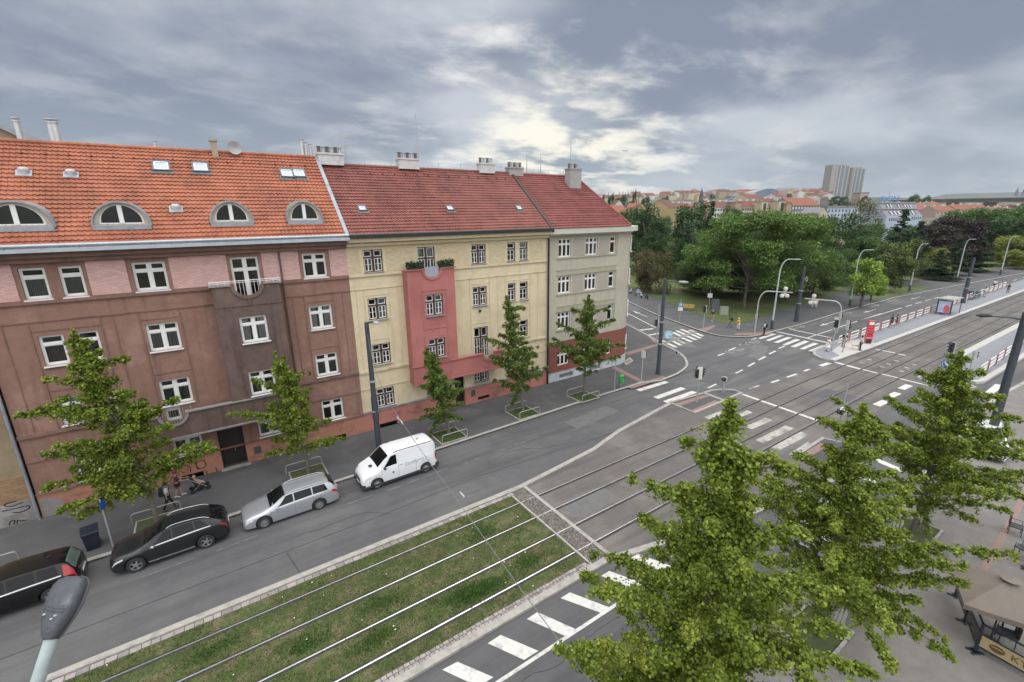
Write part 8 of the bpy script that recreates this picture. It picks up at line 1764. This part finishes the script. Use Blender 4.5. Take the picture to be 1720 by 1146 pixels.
# ------------------------------------------------------------------ the far city
M_WIN = mat('far_window', (.05, .055, .065), .2, .1, spec=.6); M_WINW = mat('far_window_pale', (.55, .56, .58), .4, .1)
WALLS = {'white': (.50, .49, .46), 'cream': (.46, .40, .28), 'yellow': (.46, .36, .15), 'ochre': (.36, .26, .14), 'grey': (.17, .167, .165), 'pale blue': (.36, .41, .52), 'pink': (.36, .27, .24), 'tan': (.34, .26, .18)}
ROOFS = {'orange': (.225, .085, .055), 'red': (.165, .058, .048), 'brown': (.125, .068, .055), 'grey': (.20, .20, .21)}
def WM(n): return mat('far_wall_' + n.replace(' ', '_'), WALLS[n], .9, .08, .2)
def RM(n): return mat('far_roof_' + n, ROOFS[n], .85, .18, .8)
WMESH = {}
def far_building(label, pxl, pxr, ye_, yr, d1, d2, thick, wall, roof, floors=0, ncol=0, gable=False, wm=M_WIN, group=None, name='apartment_building', cat='building', chim=0, wh=1.5, ww=1.1, zb=None, flat=False):
    if 200 < d1 < 280 and group is None: d1 *= 1.35; d2 *= 1.35; thick *= 1.2; ww *= 1.25; wh *= 1.15
    a = Vector(AD(pxl, ye_, d1)); c = Vector(AD(pxr, ye_, d2)); ze = (a.z + c.z) / 2; zr = AD((pxl + pxr) / 2, yr, (d1 + d2) / 2)[2]
    u = Vector((c.x - a.x, c.y - a.y, 0)); L = u.length; u.normalize(); v = Vector((-u.y, u.x, 0))
    if v.dot(Vector((a.x, a.y, 0))) < 0: v = -v
    b0 = (min(terrain(a.x, a.y), terrain(c.x, c.y)) - 1) if zb is None else zb
    root = thing(name, label, cat, (a.x, a.y, b0), group=group); p = lambda s, t, z: (a.x + u.x * s + v.x * t, a.y + u.y * s + v.y * t, z)
    b = MB(); b.add([p(0, 0, b0), p(L, 0, b0), p(L, thick, b0), p(0, thick, b0), p(0, 0, ze), p(L, 0, ze), p(L, thick, ze), p(0, thick, ze)], [(0, 1, 5, 4), (1, 2, 6, 5), (2, 3, 7, 6), (3, 0, 4, 7), (4, 5, 6, 7)])
    if not flat:
        if gable: b.add([p(0, 0, ze), p(L, 0, ze), p(L / 2, 0, zr), p(0, thick, ze), p(L, thick, ze), p(L / 2, thick, zr)], [(0, 1, 2), (3, 5, 4)])
        else: b.add([p(0, 0, ze), p(0, thick, ze), p(0, thick / 2, zr), p(L, 0, ze), p(L, thick, ze), p(L, thick / 2, zr)], [(0, 2, 1), (3, 4, 5)])
    b.build('wall', WM(wall) if cat != 'house' else bricks('house_wall_' + wall.replace(' ', '_'), (.07, .07, .075), WALLS[wall], 2.7, 2.9, m_=3.0, bump=0), root)
    b = MB(); o_ = .35; k = .12
    if flat: b.add([p(-.2, -.2, ze), p(L + .2, -.2, ze), p(L + .2, thick, ze), p(-.2, thick, ze), p(-.2, -.2, zr), p(L + .2, -.2, zr), p(L + .2, thick, zr), p(-.2, thick, zr)], [(0, 1, 5, 4), (1, 2, 6, 5), (2, 3, 7, 6), (3, 0, 4, 7), (4, 5, 6, 7)])
    elif gable: b.add([p(-o_, -o_, ze - .2 + k), p(L / 2, -o_, zr + k), p(L / 2, thick + o_, zr + k), p(-o_, thick + o_, ze - .2 + k), p(L + o_, -o_, ze - .2 + k), p(L + o_, thick + o_, ze - .2 + k)], [(0, 1, 2, 3), (1, 4, 5, 2)])
    else: b.add([p(-.1, -o_, ze - .2 + k), p(L + .1, -o_, ze - .2 + k), p(L + .1, thick / 2, zr + k), p(-.1, thick / 2, zr + k), p(-.1, thick + o_, ze - .2 + k), p(L + .1, thick + o_, ze - .2 + k)], [(0, 1, 2, 3), (3, 2, 5, 4)])
    r_ = b.build('roof', RM(roof), root)
    for i in range(chim):
        s = L * (i + .5) / chim; t = thick * .5; z = zr; b = MB(); b.add([p(s - .9, t - .4, z - 2), p(s + .9, t - .4, z - 2), p(s + .9, t + .4, z - 2), p(s - .9, t + .4, z - 2), p(s - .9, t - .4, z + 1.2), p(s + .9, t - .4, z + 1.2), p(s + .9, t + .4, z + 1.2), p(s - .9, t + .4, z + 1.2)], [(0, 1, 5, 4), (1, 2, 6, 5), (2, 3, 7, 6), (3, 0, 4, 7), (4, 5, 6, 7)]); b.build('chimney', M_WCH, r_)
    if floors and ncol:
        key = (round(ww, 2), round(wh, 2), wm.name)
        if key not in WMESH:
            w = MB(); w.box(-ww / 2, ww / 2, -.06, .05, 0, wh); o = w.build('window', wm, wd=0); WMESH[key] = o.data; bpy.data.objects.remove(o)
        fh = 3.3; ang = math.atan2(u.y, u.x)
        if v.dot(Vector((-u.y, u.x, 0))) < 0: ang += math.pi
        for f in range(floors):
            for i in range(ncol):
                s = L * (i + .5) / ncol; q = p(s, -.01, ze - 1.0 - wh - f * fh); o = link(bpy.data.objects.new('window', WMESH[key]), root); o.location = Vector(q) - root.location; o.rotation_euler = (0, 0, ang)
    return root
FB = far_building
FB('ochre gabled apartment block facing the park left of the round dark tree', 1089.5, 1126, 349, 335.5, 232, 226, 16, 'ochre', 'brown', 4, 1, gable=True, ww=.8, wh=1.2)
FB('cream side wing with brown roof right of the ochre gable', 1126, 1136, 348, 338, 228, 245, 12, 'tan', 'brown', 4, 3, chim=1)
FB('white block with dark red roof between the ochre gable and the church spire', 1137, 1168, 351, 341, 262, 270, 13, 'white', 'red', 4, 7, chim=3)
FB('small bright yellow gabled house in front of the hillside', 1071, 1085.5, 351, 342.5, 205, 205, 10, 'yellow', 'red', 2, 1, gable=True, ww=.8, wh=1)
FB('long low yellow house with orange roof left of the yellow gable', 1053, 1073, 348.5, 341.5, 214, 212, 9, 'yellow', 'orange', 1, 5)
FB('white house with orange hipped roof right above the corner building eave', 1038, 1064, 357, 345, 150, 158, 10, 'white', 'orange', 1, 4, ww=1.2)
FB('small white gabled house with red roof peeping over the corner building roof', 1032, 1047, 345, 336, 300, 300, 12, 'white', 'red', gable=True)
FB('narrow tan apartment house at the left end of the cream row', 1187, 1196, 348.5, 338.5, 250, 251, 12, 'tan', 'orange', 4, 1)
FB('white apartment house with red roof next to the tan one in the row', 1196.3, 1214, 348.5, 338.5, 251, 254, 12, 'white', 'red', 4, 4, chim=2)
FB('cream apartment house with brown roof in the middle of the row', 1214.3, 1236, 348.5, 338.5, 254, 257, 12, 'cream', 'brown', 4, 5, chim=2)
FB('tan stair tower standing between two cream apartment houses', 1235.5, 1246, 341, 340, 252, 253, 9, 'tan', 'brown', 0, 0, flat=True)
FB('long cream apartment house with red roof right of the tan stair tower', 1246.3, 1280, 347.5, 337, 256, 258, 12, 'cream', 'red', 4, 8, chim=3)
FB('pale stair block with narrow glazing in the cream apartment row', 1280, 1291, 339.5, 338.5, 252, 253, 9, 'cream', 'grey', 3, 1, ww=2, wh=3, flat=True)
FB('cream apartment house with tall red roof right of the pale stair block', 1291.3, 1309, 346, 333, 256, 258, 12, 'cream', 'red', 4, 4, chim=2)
FB('cream stair block with dark glazed strip beside the grey block', 1308.5, 1322, 338.5, 337.5, 250, 251, 9, 'cream', 'grey', 5, 1, ww=2.2, wh=3.1, flat=True)
FB('narrow tan gabled end wall next to the grey block', 1322, 1330, 344.5, 339.5, 249, 250, 12, 'tan', 'red', gable=True)
FB('dark grey apartment block with brown-orange roof and rows of white windows', 1330.3, 1379, 345.5, 332, 250, 262, 14, 'grey', 'orange', 5, 10, wm=M_WINW, ww=1.3, wh=1.3)
FB('narrow cream gabled house between the grey block and the sparse tree', 1377, 1390, 358, 349.5, 236, 238, 12, 'cream', 'grey', 2, 1, gable=True)
FB('pale blue and white house hidden behind the sparse brown tree', 1390, 1442, 350, 346, 262, 270, 12, 'pale blue', 'grey', 3, 9, flat=True)
FB('long white building with blue tint behind the cream row', 1227, 1249, 332.5, 329.5, 520, 520, 14, 'pale blue', 'grey', 2, 9, flat=True, ww=1.6)
FB('broad red roofed building below the glass arched building', 1255, 1281, 333, 326, 430, 440, 16, 'cream', 'red', 1, 7)
FB('small red roofed house right of the glass arched building', 1306, 1321, 331, 325, 420, 425, 14, 'white', 'red', 1, 3)
FB('low brown block beside the twin towers', 1446, 1460, 325, 323.5, 860, 860, 20, 'pink', 'brown', flat=True)
# low pavilion in the park
FB('low white flat-roofed pavilion between the park trees', 1103, 1138, 392, 384.5, 283, 281, 14, 'grey', 'grey', 1, 5, flat=True, name='pavilion', wm=M_WIN, ww=5.0, wh=2.4)
FB('small white shed glimpsed between park trees', 1127, 1135, 428, 426.5, 146, 146, 3, 'white', 'grey', flat=True, name='shed', cat='shed')
# glass building with arched roof
a = AD(1270, 327, 620); c = AD(1304, 327, 620); gbld = thing('office_building', 'grey blue glass building with low arched roof on the skyline', 'building', (a[0], a[1], terrain(a[0], a[1]) - 1)); M_GB = mat('blue_grey_glass', (.14, .18, .23), .3, .15, .1, spec=.7)
b = MB(); u = Vector((c[0] - a[0], c[1] - a[1], 0)); L = u.length; u.normalize(); v = Vector((-u.y, u.x, 0)); zt = AD(1290, 318, 620)[2]; z0 = terrain(a[0], a[1]) - 1; n = 14; prof = [(L * i / n, a[2] + (zt - a[2]) * (.25 + .75 * math.sin(math.pi * (.12 + .62 * i / n)))) for i in range(n + 1)]
for i in range(n): b.quad((a[0] + u.x * prof[i][0], a[1] + u.y * prof[i][0], z0), (a[0] + u.x * prof[i + 1][0], a[1] + u.y * prof[i + 1][0], z0), (a[0] + u.x * prof[i + 1][0], a[1] + u.y * prof[i + 1][0], prof[i + 1][1]), (a[0] + u.x * prof[i][0], a[1] + u.y * prof[i][0], prof[i][1]))
b.quad((c[0], c[1], z0), (c[0] + v.x * 30, c[1] + v.y * 30, z0), (c[0] + v.x * 30, c[1] + v.y * 30, prof[-1][1]), (c[0], c[1], prof[-1][1])); b.build('facade', M_GB, gbld)
b = MB()
for i in range(n): b.quad(*[(a[0] + u.x * s + v.x * t, a[1] + u.y * s + v.y * t, z + .3) for s, z, t in ((prof[i][0], prof[i][1], -.5), (prof[i + 1][0], prof[i + 1][1], -.5), (prof[i + 1][0], prof[i + 1][1], 30), (prof[i][0], prof[i][1], 30))])
b.build('arched_roof', mat('pale_metal_roof', (.34, .37, .40), .5, .1), gbld)
# twin towers
def tower(pxl, pxr, pyt, pxe, label, d):
    a = Vector(AD(pxl, 332, d)); c = Vector(AD(pxr, 332, d)); zt = AD(pxl, pyt, d)[2] ; zb = terrain(a.x, a.y) - 1; root = thing('tower_block', label, 'tower', (a.x, a.y, zb), group='pair of tall slab towers')
    u = Vector((c.x - a.x, c.y - a.y, 0)); L = u.length; u.normalize(); v = Vector((-u.y, u.x, 0)); v = v if v.dot(Vector((a.x, a.y, 0))) > 0 else -v; T = 22
    p = lambda s, t, z: (a.x + u.x * s + v.x * t, a.y + u.y * s + v.y * t, z); e = L * pxe
    def bx(s0, s1, t0, t1, z0, z1, name, m):
        b = MB(); b.add([p(s0, t0, z0), p(s1, t0, z0), p(s1, t1, z0), p(s0, t1, z0), p(s0, t0, z1), p(s1, t0, z1), p(s1, t1, z1), p(s0, t1, z1)], [(0, 1, 5, 4), (1, 2, 6, 5), (2, 3, 7, 6), (3, 0, 4, 7), (4, 5, 6, 7)]); return b.build(name, m, root)
    bx(0, e, 0, T, zb, zt, 'end_wall', mat('tower_beige', (.30, .285, .25), .8, .05, .1)); bx(e, L, .8, T, zb, zt - 3, 'facade', bricks('tower_grid', (.13, .165, .185), (.25, .27, .27), 3.2, 3.1, m_=.9, bump=0, axis='XZ'))
    for s in (e + (L - e) * .05, e + (L - e) * .30, e + (L - e) * .62, L - 1.6): bx(s, s + 1.6, .2, 1.2, zb, zt - 1, 'vertical_band', mat('tower_pale', (.37, .38, .37), .8, .05))
    bx(e + 3, L - 4, 4, T - 4, zt - 3, zt + .5, 'roof_plant', mat('tower_beige', (.36, .33, .28)))
tower(1390, 1419, 278, .26, 'left and nearer looking of the two tall slab towers on the skyline', 900); tower(1424.5, 1446, 282.5, .10, 'right and slightly lower of the two tall slab towers on the skyline', 930)
# pale blue office building with stepped mansard roof
C0 = Vector(AD(1489, 366, 240)); C1 = Vector(AD(1549, 362, 262)); C2 = Vector(AD(1442, 366, 258)); zb = -1
ob = thing('office_building', 'pale blue building with stepped grey mansard roof and blue rooftop letters', 'building', (C0.x, C0.y, 0)); u = Vector((C1.x - C0.x, C1.y - C0.y, 0)); L = u.length; u.normalize(); v = Vector((C2.x - C0.x, C2.y - C0.y, 0)); Wd_ = v.length; v.normalize()
zz = lambda py, px=1489, d=240: AD(px, py, d)[2]
prof = [(0, zb), (0, zz(364)), (.20, zz(353.5)), (.20, zz(352)), (.36, zz(341)), (.80, zz(340.5)), (.95, zz(352)), (1, zz(362)), (1, zb)]
p = lambda s, t, z: (C0.x + u.x * s + v.x * t * Wd_, C0.y + u.y * s + v.y * t * Wd_, z)
b = MB(); b.poly([p(0, t, z) for t, z in prof]); b.poly([p(L, t, z) for t, z in prof][::-1]); b.quad(p(0, 0, zb), p(L, 0, zb), p(L, 0, prof[1][1]), p(0, 0, prof[1][1])); b.quad(p(0, .2, prof[2][1] - .1), p(L, .2, prof[2][1] - .1), p(L, .2, prof[2][1]), p(0, .2, prof[2][1])); b.build('wall', WM('pale blue'), ob)
b = MB()
for i in (1, 3): b.quad(p(-.2, prof[i][0], prof[i][1]), p(L + .2, prof[i][0], prof[i][1]), p(L + .2, prof[i + 1][0], prof[i + 1][1]), p(-.2, prof[i + 1][0], prof[i + 1][1]))
b.quad(p(-.2, .36, prof[4][1]), p(L + .2, .36, prof[4][1]), p(L + .2, .8, prof[5][1]), p(-.2, .8, prof[5][1])); b.quad(p(-.2, .8, prof[5][1]), p(L, .8, prof[5][1]), p(L, 1, prof[7][1]), p(-.2, 1, prof[7][1])); rfo = b.build('roof', RM('grey'), ob)
b = MB(); b.add([p(-.4, .33, prof[4][1] + .02), p(L + .4, .33, prof[4][1] + .02), p(L + .4, .40, prof[4][1] + .02), p(-.4, .40, prof[4][1] + .02), p(-.4, .33, prof[4][1] + .6), p(L + .4, .33, prof[4][1] + .6), p(L + .4, .40, prof[4][1] + .6), p(-.4, .40, prof[4][1] + .6)], [(0, 1, 5, 4), (1, 2, 6, 5), (2, 3, 7, 6), (3, 0, 4, 7), (4, 5, 6, 7)]); b.build('parapet', mat('pale_metal_roof', (.34, .37, .40)), rfo)
for (i, s0, s1, cnt) in ((1, .12, .42, 6), (1, .62, .88, 5), (3, .14, .30, 4), (3, .44, .56, 3), (3, .62, .86, 6)):
    for k in range(cnt):
        s = L * (s0 + (s1 - s0) * (k + .5) / cnt); w = L * (s1 - s0) / cnt * .33; f0, f1 = .25, .8; A = prof[i]; B2 = prof[i + 1]; q = lambda ss, f, up: p(ss, A[0] + (B2[0] - A[0]) * f, A[1] + (B2[1] - A[1]) * f + up)
        b = MB(); b.quad(q(s - w, f0, .12), q(s + w, f0, .12), q(s + w, f1, .12), q(s - w, f1, .12)); o = b.build('roof_window', M_WINW if k % 2 else M_WIN, rfo)
for (s, z, w) in [(.08 + .055 * k, 372, 1) for k in range(6)] + [(.70 + .06 * k, 371, 1) for k in range(5)]:
    b = MB(); x0 = L * s; z1 = zz(z); b.quad(*[p(x0 + dx, -.002, z1 + dz) for dx, dz in ((0, 0), (1.3, 0), (1.3, 1.6), (0, 1.6))]); b.build('window', M_WIN, ob)
for t, z in ((.35, 360), (.62, 360), (.12, 372), (.22, 372), (.32, 372), (.62, 371), (.72, 371), (.82, 371), (.58, 347)):
    b = MB(); z1 = zz(z + 2); b.quad(*[p(-.06, t + dt, z1 + dz) for dt, dz in ((0, 0), (.05, 0), (.05, 1.8), (0, 1.8))]); b.build('window', M_WIN, ob)
sgp = AD(1495, 334, 251); fx = Vector((-sgp[0], -sgp[1], 0)).normalized(); sx_ = Vector((-fx.y, fx.x, 0)); sg_ = thing('rooftop_sign', 'blue rooftop letters standing on the pale blue building', 'sign', (sgp[0], sgp[1], sgp[2] - 1.6))
textmesh('SIGN', 3.6, mat('sign_letter_blue', (.03, .22, .62), .4, .05), 'lettering', sg_, Matrix(((sx_.x, 0, fx.x, sgp[0]), (sx_.y, 0, fx.y, sgp[1]), (0, 1, 0, sgp[2]), (0, 0, 0, 1))), .15)
b = MB()
for k in (-3, -1, 1, 3): b.tube([(sgp[0] + sx_.x * k, sgp[1] + sx_.y * k, prof[4][1] + .05), (sgp[0] + sx_.x * k, sgp[1] + sx_.y * k, sgp[2] + 1.2)], .09, 5)
b.build('support_frame', M_GALV, sg_); mt = AD(1495, 321, 300); b = MB(); b.tube([(mt[0], mt[1], 10), mt], [.25, .08], 6); tag(b.build('radio_mast', M_GALV), 'thin radio mast behind the blue rooftop letters', 'mast')
# viaduct
A_v, B_v = Vector(AD(1505, 335, 760)), Vector(AD(1760, 329.5, 500)); vd = thing('viaduct', 'long grey concrete road viaduct crossing the valley above the orange roofs', 'bridge', (A_v.x, A_v.y, 0)); u = Vector((B_v.x - A_v.x, B_v.y - A_v.y, 0)); Lv = u.length; u.normalize(); vv = Vector((-u.y, u.x, 0)); M_VI = mat('viaduct_concrete', (.38, .37, .36), .9, .1, .05); M_VI2 = mat('viaduct_parapet', (.55, .55, .54), .9, .1, .1)
def vbox(t0, t1, za, zb_, s0=0, s1=1, m=M_VI, name='deck', par=vd):
    q = [A_v + (B_v - A_v) * s for s in (s0, s1)]; b = MB(); V = []
    for z in (za, zb_):
        for k, t in ((0, t0), (1, t0), (1, t1), (0, t1)): V.append((q[k].x + vv.x * t, q[k].y + vv.y * t, q[k].z + z))
    b.add(V, [(0, 3, 2, 1), (0, 1, 5, 4), (1, 2, 6, 5), (2, 3, 7, 6), (3, 0, 4, 7), (4, 5, 6, 7)]); return b.build(name, m, par)
vbox(-13, 13, -1.6, -.9, name='deck'); vbox(-13.3, -12.8, -.9, .3, m=M_VI2, name='parapet'); vbox(12.8, 13.3, -.9, .3, m=M_VI2, name='parapet'); vbox(-7, 7, -6.2, -1.6, name='box_girder')
for pxp in (1599, 1663):
    s = min(1, max(0, (pxp - 1505) / 255 * 1.18)); best = min(np.linspace(0, 1, 400), key=lambda s_: abs(pxof(*(A_v + (B_v - A_v) * s_).xy) - pxp)); c_ = A_v + (B_v - A_v) * best
    for sgn in (-1, 1):
        zt = c_.z - 6; gz = terrain(c_.x, c_.y); b = MB(); b.add([(c_.x + u.x * sgn * (4.5) + vv.x * t + u.x * w, c_.y + u.y * sgn * 4.5 + vv.y * t + u.y * w, zt) for t, w in ((-4, -1), (-4, 1), (4, 1), (4, -1))] + [(c_.x + u.x * sgn * 1.6 + vv.x * t + u.x * w, c_.y + u.y * sgn * 1.6 + vv.y * t + u.y * w, gz) for t, w in ((-4, -1), (-4, 1), (4, 1), (4, -1))], [(0, 1, 2, 3), (0, 4, 5, 1), (1, 5, 6, 2), (2, 6, 7, 3), (3, 7, 4, 0)]); b.build('pier', mat('pier_concrete', (.34, .27, .22), .9, .1, .1), vd)
# orange roof terraces under the viaduct
for i, (pl_, pr_, ye_, yr_, d, lab) in enumerate(((1541, 1572, 353, 347, 420, 'long orange roofed terrace left under the viaduct'), (1573, 1604, 354, 346, 405, 'orange roofed terrace next to the left viaduct pier'), (1605, 1632, 351, 343.5, 440, 'orange roofed block between the viaduct piers, left half'), (1633, 1661, 350, 343.5, 445, 'orange roofed block between the viaduct piers, right half'),
                                         (1540, 1560, 346, 341, 520, 'pale house with orange roof at the left end of the viaduct'), (1668, 1690, 352, 348, 430, 'white house with orange roof right of the right viaduct pier'), (1688, 1712, 355, 349, 400, 'orange roofed house near the right edge under the viaduct'), (1560, 1580, 343, 339, 560, 'small pale house partly under the viaduct deck'))):
    FB(lab, pl_, pr_, ye_, yr_, d, d + 4, 14, ['tan', 'pink', 'tan', 'tan', 'white', 'white', 'cream', 'cream'][i], 'orange', 1, 5, chim=2)
# church spire and cathedral spires
def spire(px, ytop, ybase, d, w, label, grp=None, col=(.05, .055, .065)):
    a = AD(px, ybase, d); zt = AD(px, ytop, d)[2]; root = thing('church_spire', label, 'spire', (a[0], a[1], terrain(a[0], a[1])), group=grp); b = MB(); z0 = a[2]; gz = terrain(a[0], a[1]) - 2; b.box(a[0] - w / 2, a[0] + w / 2, a[1] - w / 2, a[1] + w / 2, gz, z0 + (zt - z0) * .35); b.build('tower', mat('spire_stone_%d' % px, tuple(c * 2.2 for c in col), .9, .1), root); b = MB(); b.tube([(a[0], a[1], z0 + (zt - z0) * .35), (a[0], a[1], zt)], [w * .62, .15], 8); b.build('spire_roof', mat('spire_slate_%d' % px, col, .7, .1), root)
spire(1177.3, 315.5, 338, 620, 4.2, 'slender dark church spire above the red roofs')
spire(1706.5, 315, 329, 3000, 17, 'left of the twin cathedral spires near the right edge', 'twin cathedral spires'); spire(1718, 315.5, 329, 3000, 17, 'right of the twin cathedral spires at the right edge', 'twin cathedral spires')
# far wooded ridge
def ridge(P, d, depth, m, name='hill'):
    b = MB(); V = []; rows = 6; Q = []
    for i in range(len(P) - 1):
        for k in range(6): t = k / 6; Q.append((P[i][0] * (1 - t) + P[i + 1][0] * t, P[i][1] * (1 - t) + P[i + 1][1] * t + rnd.uniform(-.25, .25)))
    for px, py in Q:
        a = Vector(AD(px, py, d)); dr = Vector((a.x, a.y, 0)).normalized()
        for r_ in range(rows + 1):
            f = r_ / rows; zz_ = a.z * (1 - (abs(f - .5) * 2) ** 1.5) + (-10) * (abs(f - .5) * 2) ** 1.5; q = a + dr * ((f - .5) * depth); V.append((q.x, q.y, zz_))
    n = rows + 1; b.add(V, [(i * n + j, (i + 1) * n + j, (i + 1) * n + j + 1, i * n + j + 1) for i in range(len(Q) - 1) for j in range(rows)]); return struct(b.build(name, m, smooth='all'))
M_HILL = mat('wooded_hill', (.035, .055, .035), .95, .35, .004, col2=(.06, .075, .05), s2=.01)
ridge([(1380, 338), (1450, 334), (1520, 334), (1564, 331.5), (1592, 326), (1663, 324), (1720, 322.5), (1800, 322), (1900, 327)], 4600, 2600, M_HILL)
ridge([(1350, 336), (1400, 333), (1460, 331.5), (1500, 332), (1545, 334), (1600, 337), (1700, 338), (1800, 336)], 2200, 900, M_HILL)
ridge([(1000, 334), (1060, 332), (1120, 331), (1180, 330), (1240, 330), (1300, 329.5), (1360, 331), (1400, 334), (1440, 338)], 2300, 900, M_HILL)
# hillside houses
def where(px, d):
    for lim, t in ((1050, 'above the corner building'), (1090, 'left of the ochre gable'), (1140, 'behind the ochre gable'), (1180, 'by the church spire'), (1215, 'right of the church spire'), (1250, 'behind the tan tower'), (1300, 'by the arched glass building'), (1350, 'behind the grey block'), (1410, 'left of the towers'), (1500, 'right of the towers'), (1560, 'left under the viaduct'), (1630, 'between the viaduct piers'), (9999, 'far right under the viaduct')):
        if px < lim: return ('low' if d < 650 else 'midway' if d < 1100 else 'high') + ' on the hill ' + t
g = np.random.default_rng(21); wn = ['white', 'white', 'cream', 'yellow', 'tan', 'pink', 'grey']; rn = ['orange', 'red', 'red', 'brown', 'brown', 'grey']; cnt = 0; occ = []
for i in range(275):
    if i < 215: px = g.uniform(1004, 1400); d = (480 if px > 1080 else 330) + 1200 * g.uniform(0, 1) ** .8
    else: px = g.uniform(1440, 1730); d = 480 + 1500 * g.uniform(0, 1)
    w = g.uniform(9, 20) + (8 if d > 900 else 0); a = Vector(AD(px, 361, d)); gz = terrain(a.x, a.y); h = g.uniform(7, 11) + (3 if d > 900 else 0)
    if px > 1440: h = g.uniform(6, 9)
    ye_ = 573 - 0; k = FPX / d
    def pyof(z):
        q = np.array([a.x, a.y, z]) - CAM; return 573 - FPX * float(q @ U3) / float(q @ F3)
    wl, rf_ = wn[g.integers(len(wn))], rn[g.integers(len(rn))]; rt = g.uniform(2.5, 5)
    FB('%s %s house with %s roof, %s' % ('small' if w < 15 else 'wide', wl.replace('pale ', ''), rf_, where(px, d)), px, px + w * k, pyof(gz + h), pyof(gz + h + rt), d, d + g.uniform(-8, 8), g.uniform(9, 13), wl, rf_, gable=bool(g.uniform() < .25), chim=(1 if d < 900 else 0), group='houses on the far hillside', name='hillside_house', cat='house')
# poplars and tree clumps on the hill
for px, yt, yb_, w, lab in ((1012, 330, 340, 10, 'dark small tree on the hill at the very left of the skyline'), (1021.5, 322.5, 335, 3, 'thin pointed tree alone on the hilltop'), (1027, 328, 341, 14, 'dark bushy tree on the hilltop'), (1039.5, 321.5, 336, 4.5, 'tall hilltop poplar, first of the cluster'), (1046, 322, 336, 3.5, 'tall hilltop poplar, second of the cluster'), (1050, 323.5, 336, 2.5, 'slim hilltop poplar in the middle of the cluster'), (1054.5, 321.5, 336, 4.5, 'tallest hilltop poplar of the cluster'), (1058, 323, 336, 2.5, 'slim hilltop poplar right of the tallest'), (1066, 322.5, 334, 8, 'round hilltop tree right of the poplars'), (1073, 326, 334, 5, 'small hilltop tree at the end of the poplar row'),
                         (1044, 330, 342, 26, 'wide dark tree clump under the poplars'), (1118, 331, 340, 14, 'dark tree clump behind the ochre gable'), (1085, 331, 342, 18, 'dark tree clump left of the ochre gable'), (1402, 330, 345, 18, 'dark tree clump at the foot of the left tower'), (1416, 331, 344, 14, 'dark tree clump between the two towers'), (1534, 328, 338, 20, 'dark round tree clump at the left end of the viaduct'), (1556, 330, 338, 14, 'smaller dark tree clump above the viaduct'), (1450, 330, 345, 12, 'dark tree right of the towers'), (1000, 331, 350, 20, 'dark tree right behind the corner building ridge')):
    d = 420 if px < 1100 else 640; o = dup(protos['dark'][0] if w > 5 else protos['conifer'][0], (0, 0, 0)); h, pw = (protos['dark'] if w > 5 else protos['conifer'])[1:]
    a, c_ = AD(px, yb_, d), AD(px, yt, d); H = c_[2] - a[2]; o.location = (a[0], a[1], a[2]); o.scale = (w * d / FPX / pw, w * d / FPX / pw, H / h); o['label'] = lab; o['group'] = 'trees on the skyline'
    gz = terrain(a[0], a[1])
    if gz < a[2]: o.location.z = gz; o.scale[2] = (c_[2] - gz) / h
for i in range(70):
    px = g.uniform(1004, 1725); d = (430 if 1085 < px < 1440 else 290) + 900 * g.uniform(0, 1); a = AD(px, 361, d); gz = terrain(a[0], a[1]); o = dup(protos[['dark', 'mid', 'olive'][i % 3]][0], (a[0], a[1], gz), g.uniform(0, 6.28), '%s tree between houses, %s' % (('dark green', 'mid green', 'olive green')[i % 3], where(px, d)), 'trees between the distant houses', g.uniform(.5, .95))
# an aeroplane, tiny against the cloud
ap = AD(1050, 253.5, 2600); o = MB(); q = Vector(ap); r_ = Vector(tuple(R3)); b = MB(); b.tube([tuple(q - r_ * 16), tuple(q - r_ * 12), tuple(q + r_ * 12), tuple(q + r_ * 17)], [.4, 2, 2, .3], 8); o = b.build('aeroplane', mat('plane_grey', (.2, .21, .22), .5, 0)); tag(o, 'tiny aeroplane in the sky right of the chimneys', 'aeroplane')
b = MB(); fw = Vector((F3[0], F3[1], 0)).normalized(); b.add([tuple(q + fw * 18 - r_ * 3), tuple(q + r_ * 3), tuple(q - fw * 18 - r_ * 3), tuple(q - r_ * 3 + Vector((0, 0, .5)))], [(0, 1, 2, 3)]); w_ = b.build('wing', MATS['plane_grey'], o); b = MB(); b.add([tuple(q - r_ * 16), tuple(q - r_ * 12), tuple(q - r_ * 17 + Vector((0, 0, 6)))], [(0, 1, 2)]); b.build('tail', MATS['plane_grey'], o)
# ------------------------------------------------------------------ air
hz = MB(); hz.box(-7000, 7000, -7000, 7000, -90, 330); hm = bpy.data.materials.new('haze'); hm.use_nodes = True; nt = hm.node_tree; nt.nodes.clear()
o_ = N(nt, 'ShaderNodeOutputMaterial'); pv = N(nt, 'ShaderNodeVolumePrincipled'); pv.inputs['Color'].default_value = (.80, .86, .93, 1); pv.inputs['Density'].default_value = .00007; pv.inputs['Anisotropy'].default_value = .1; nt.links.new(pv.outputs[0], o_.inputs['Volume'])
ho = hz.build('haze', hm); ho['kind'] = 'stuff'; tag(ho, 'thin pale haze between the camera and the far hills', 'haze')
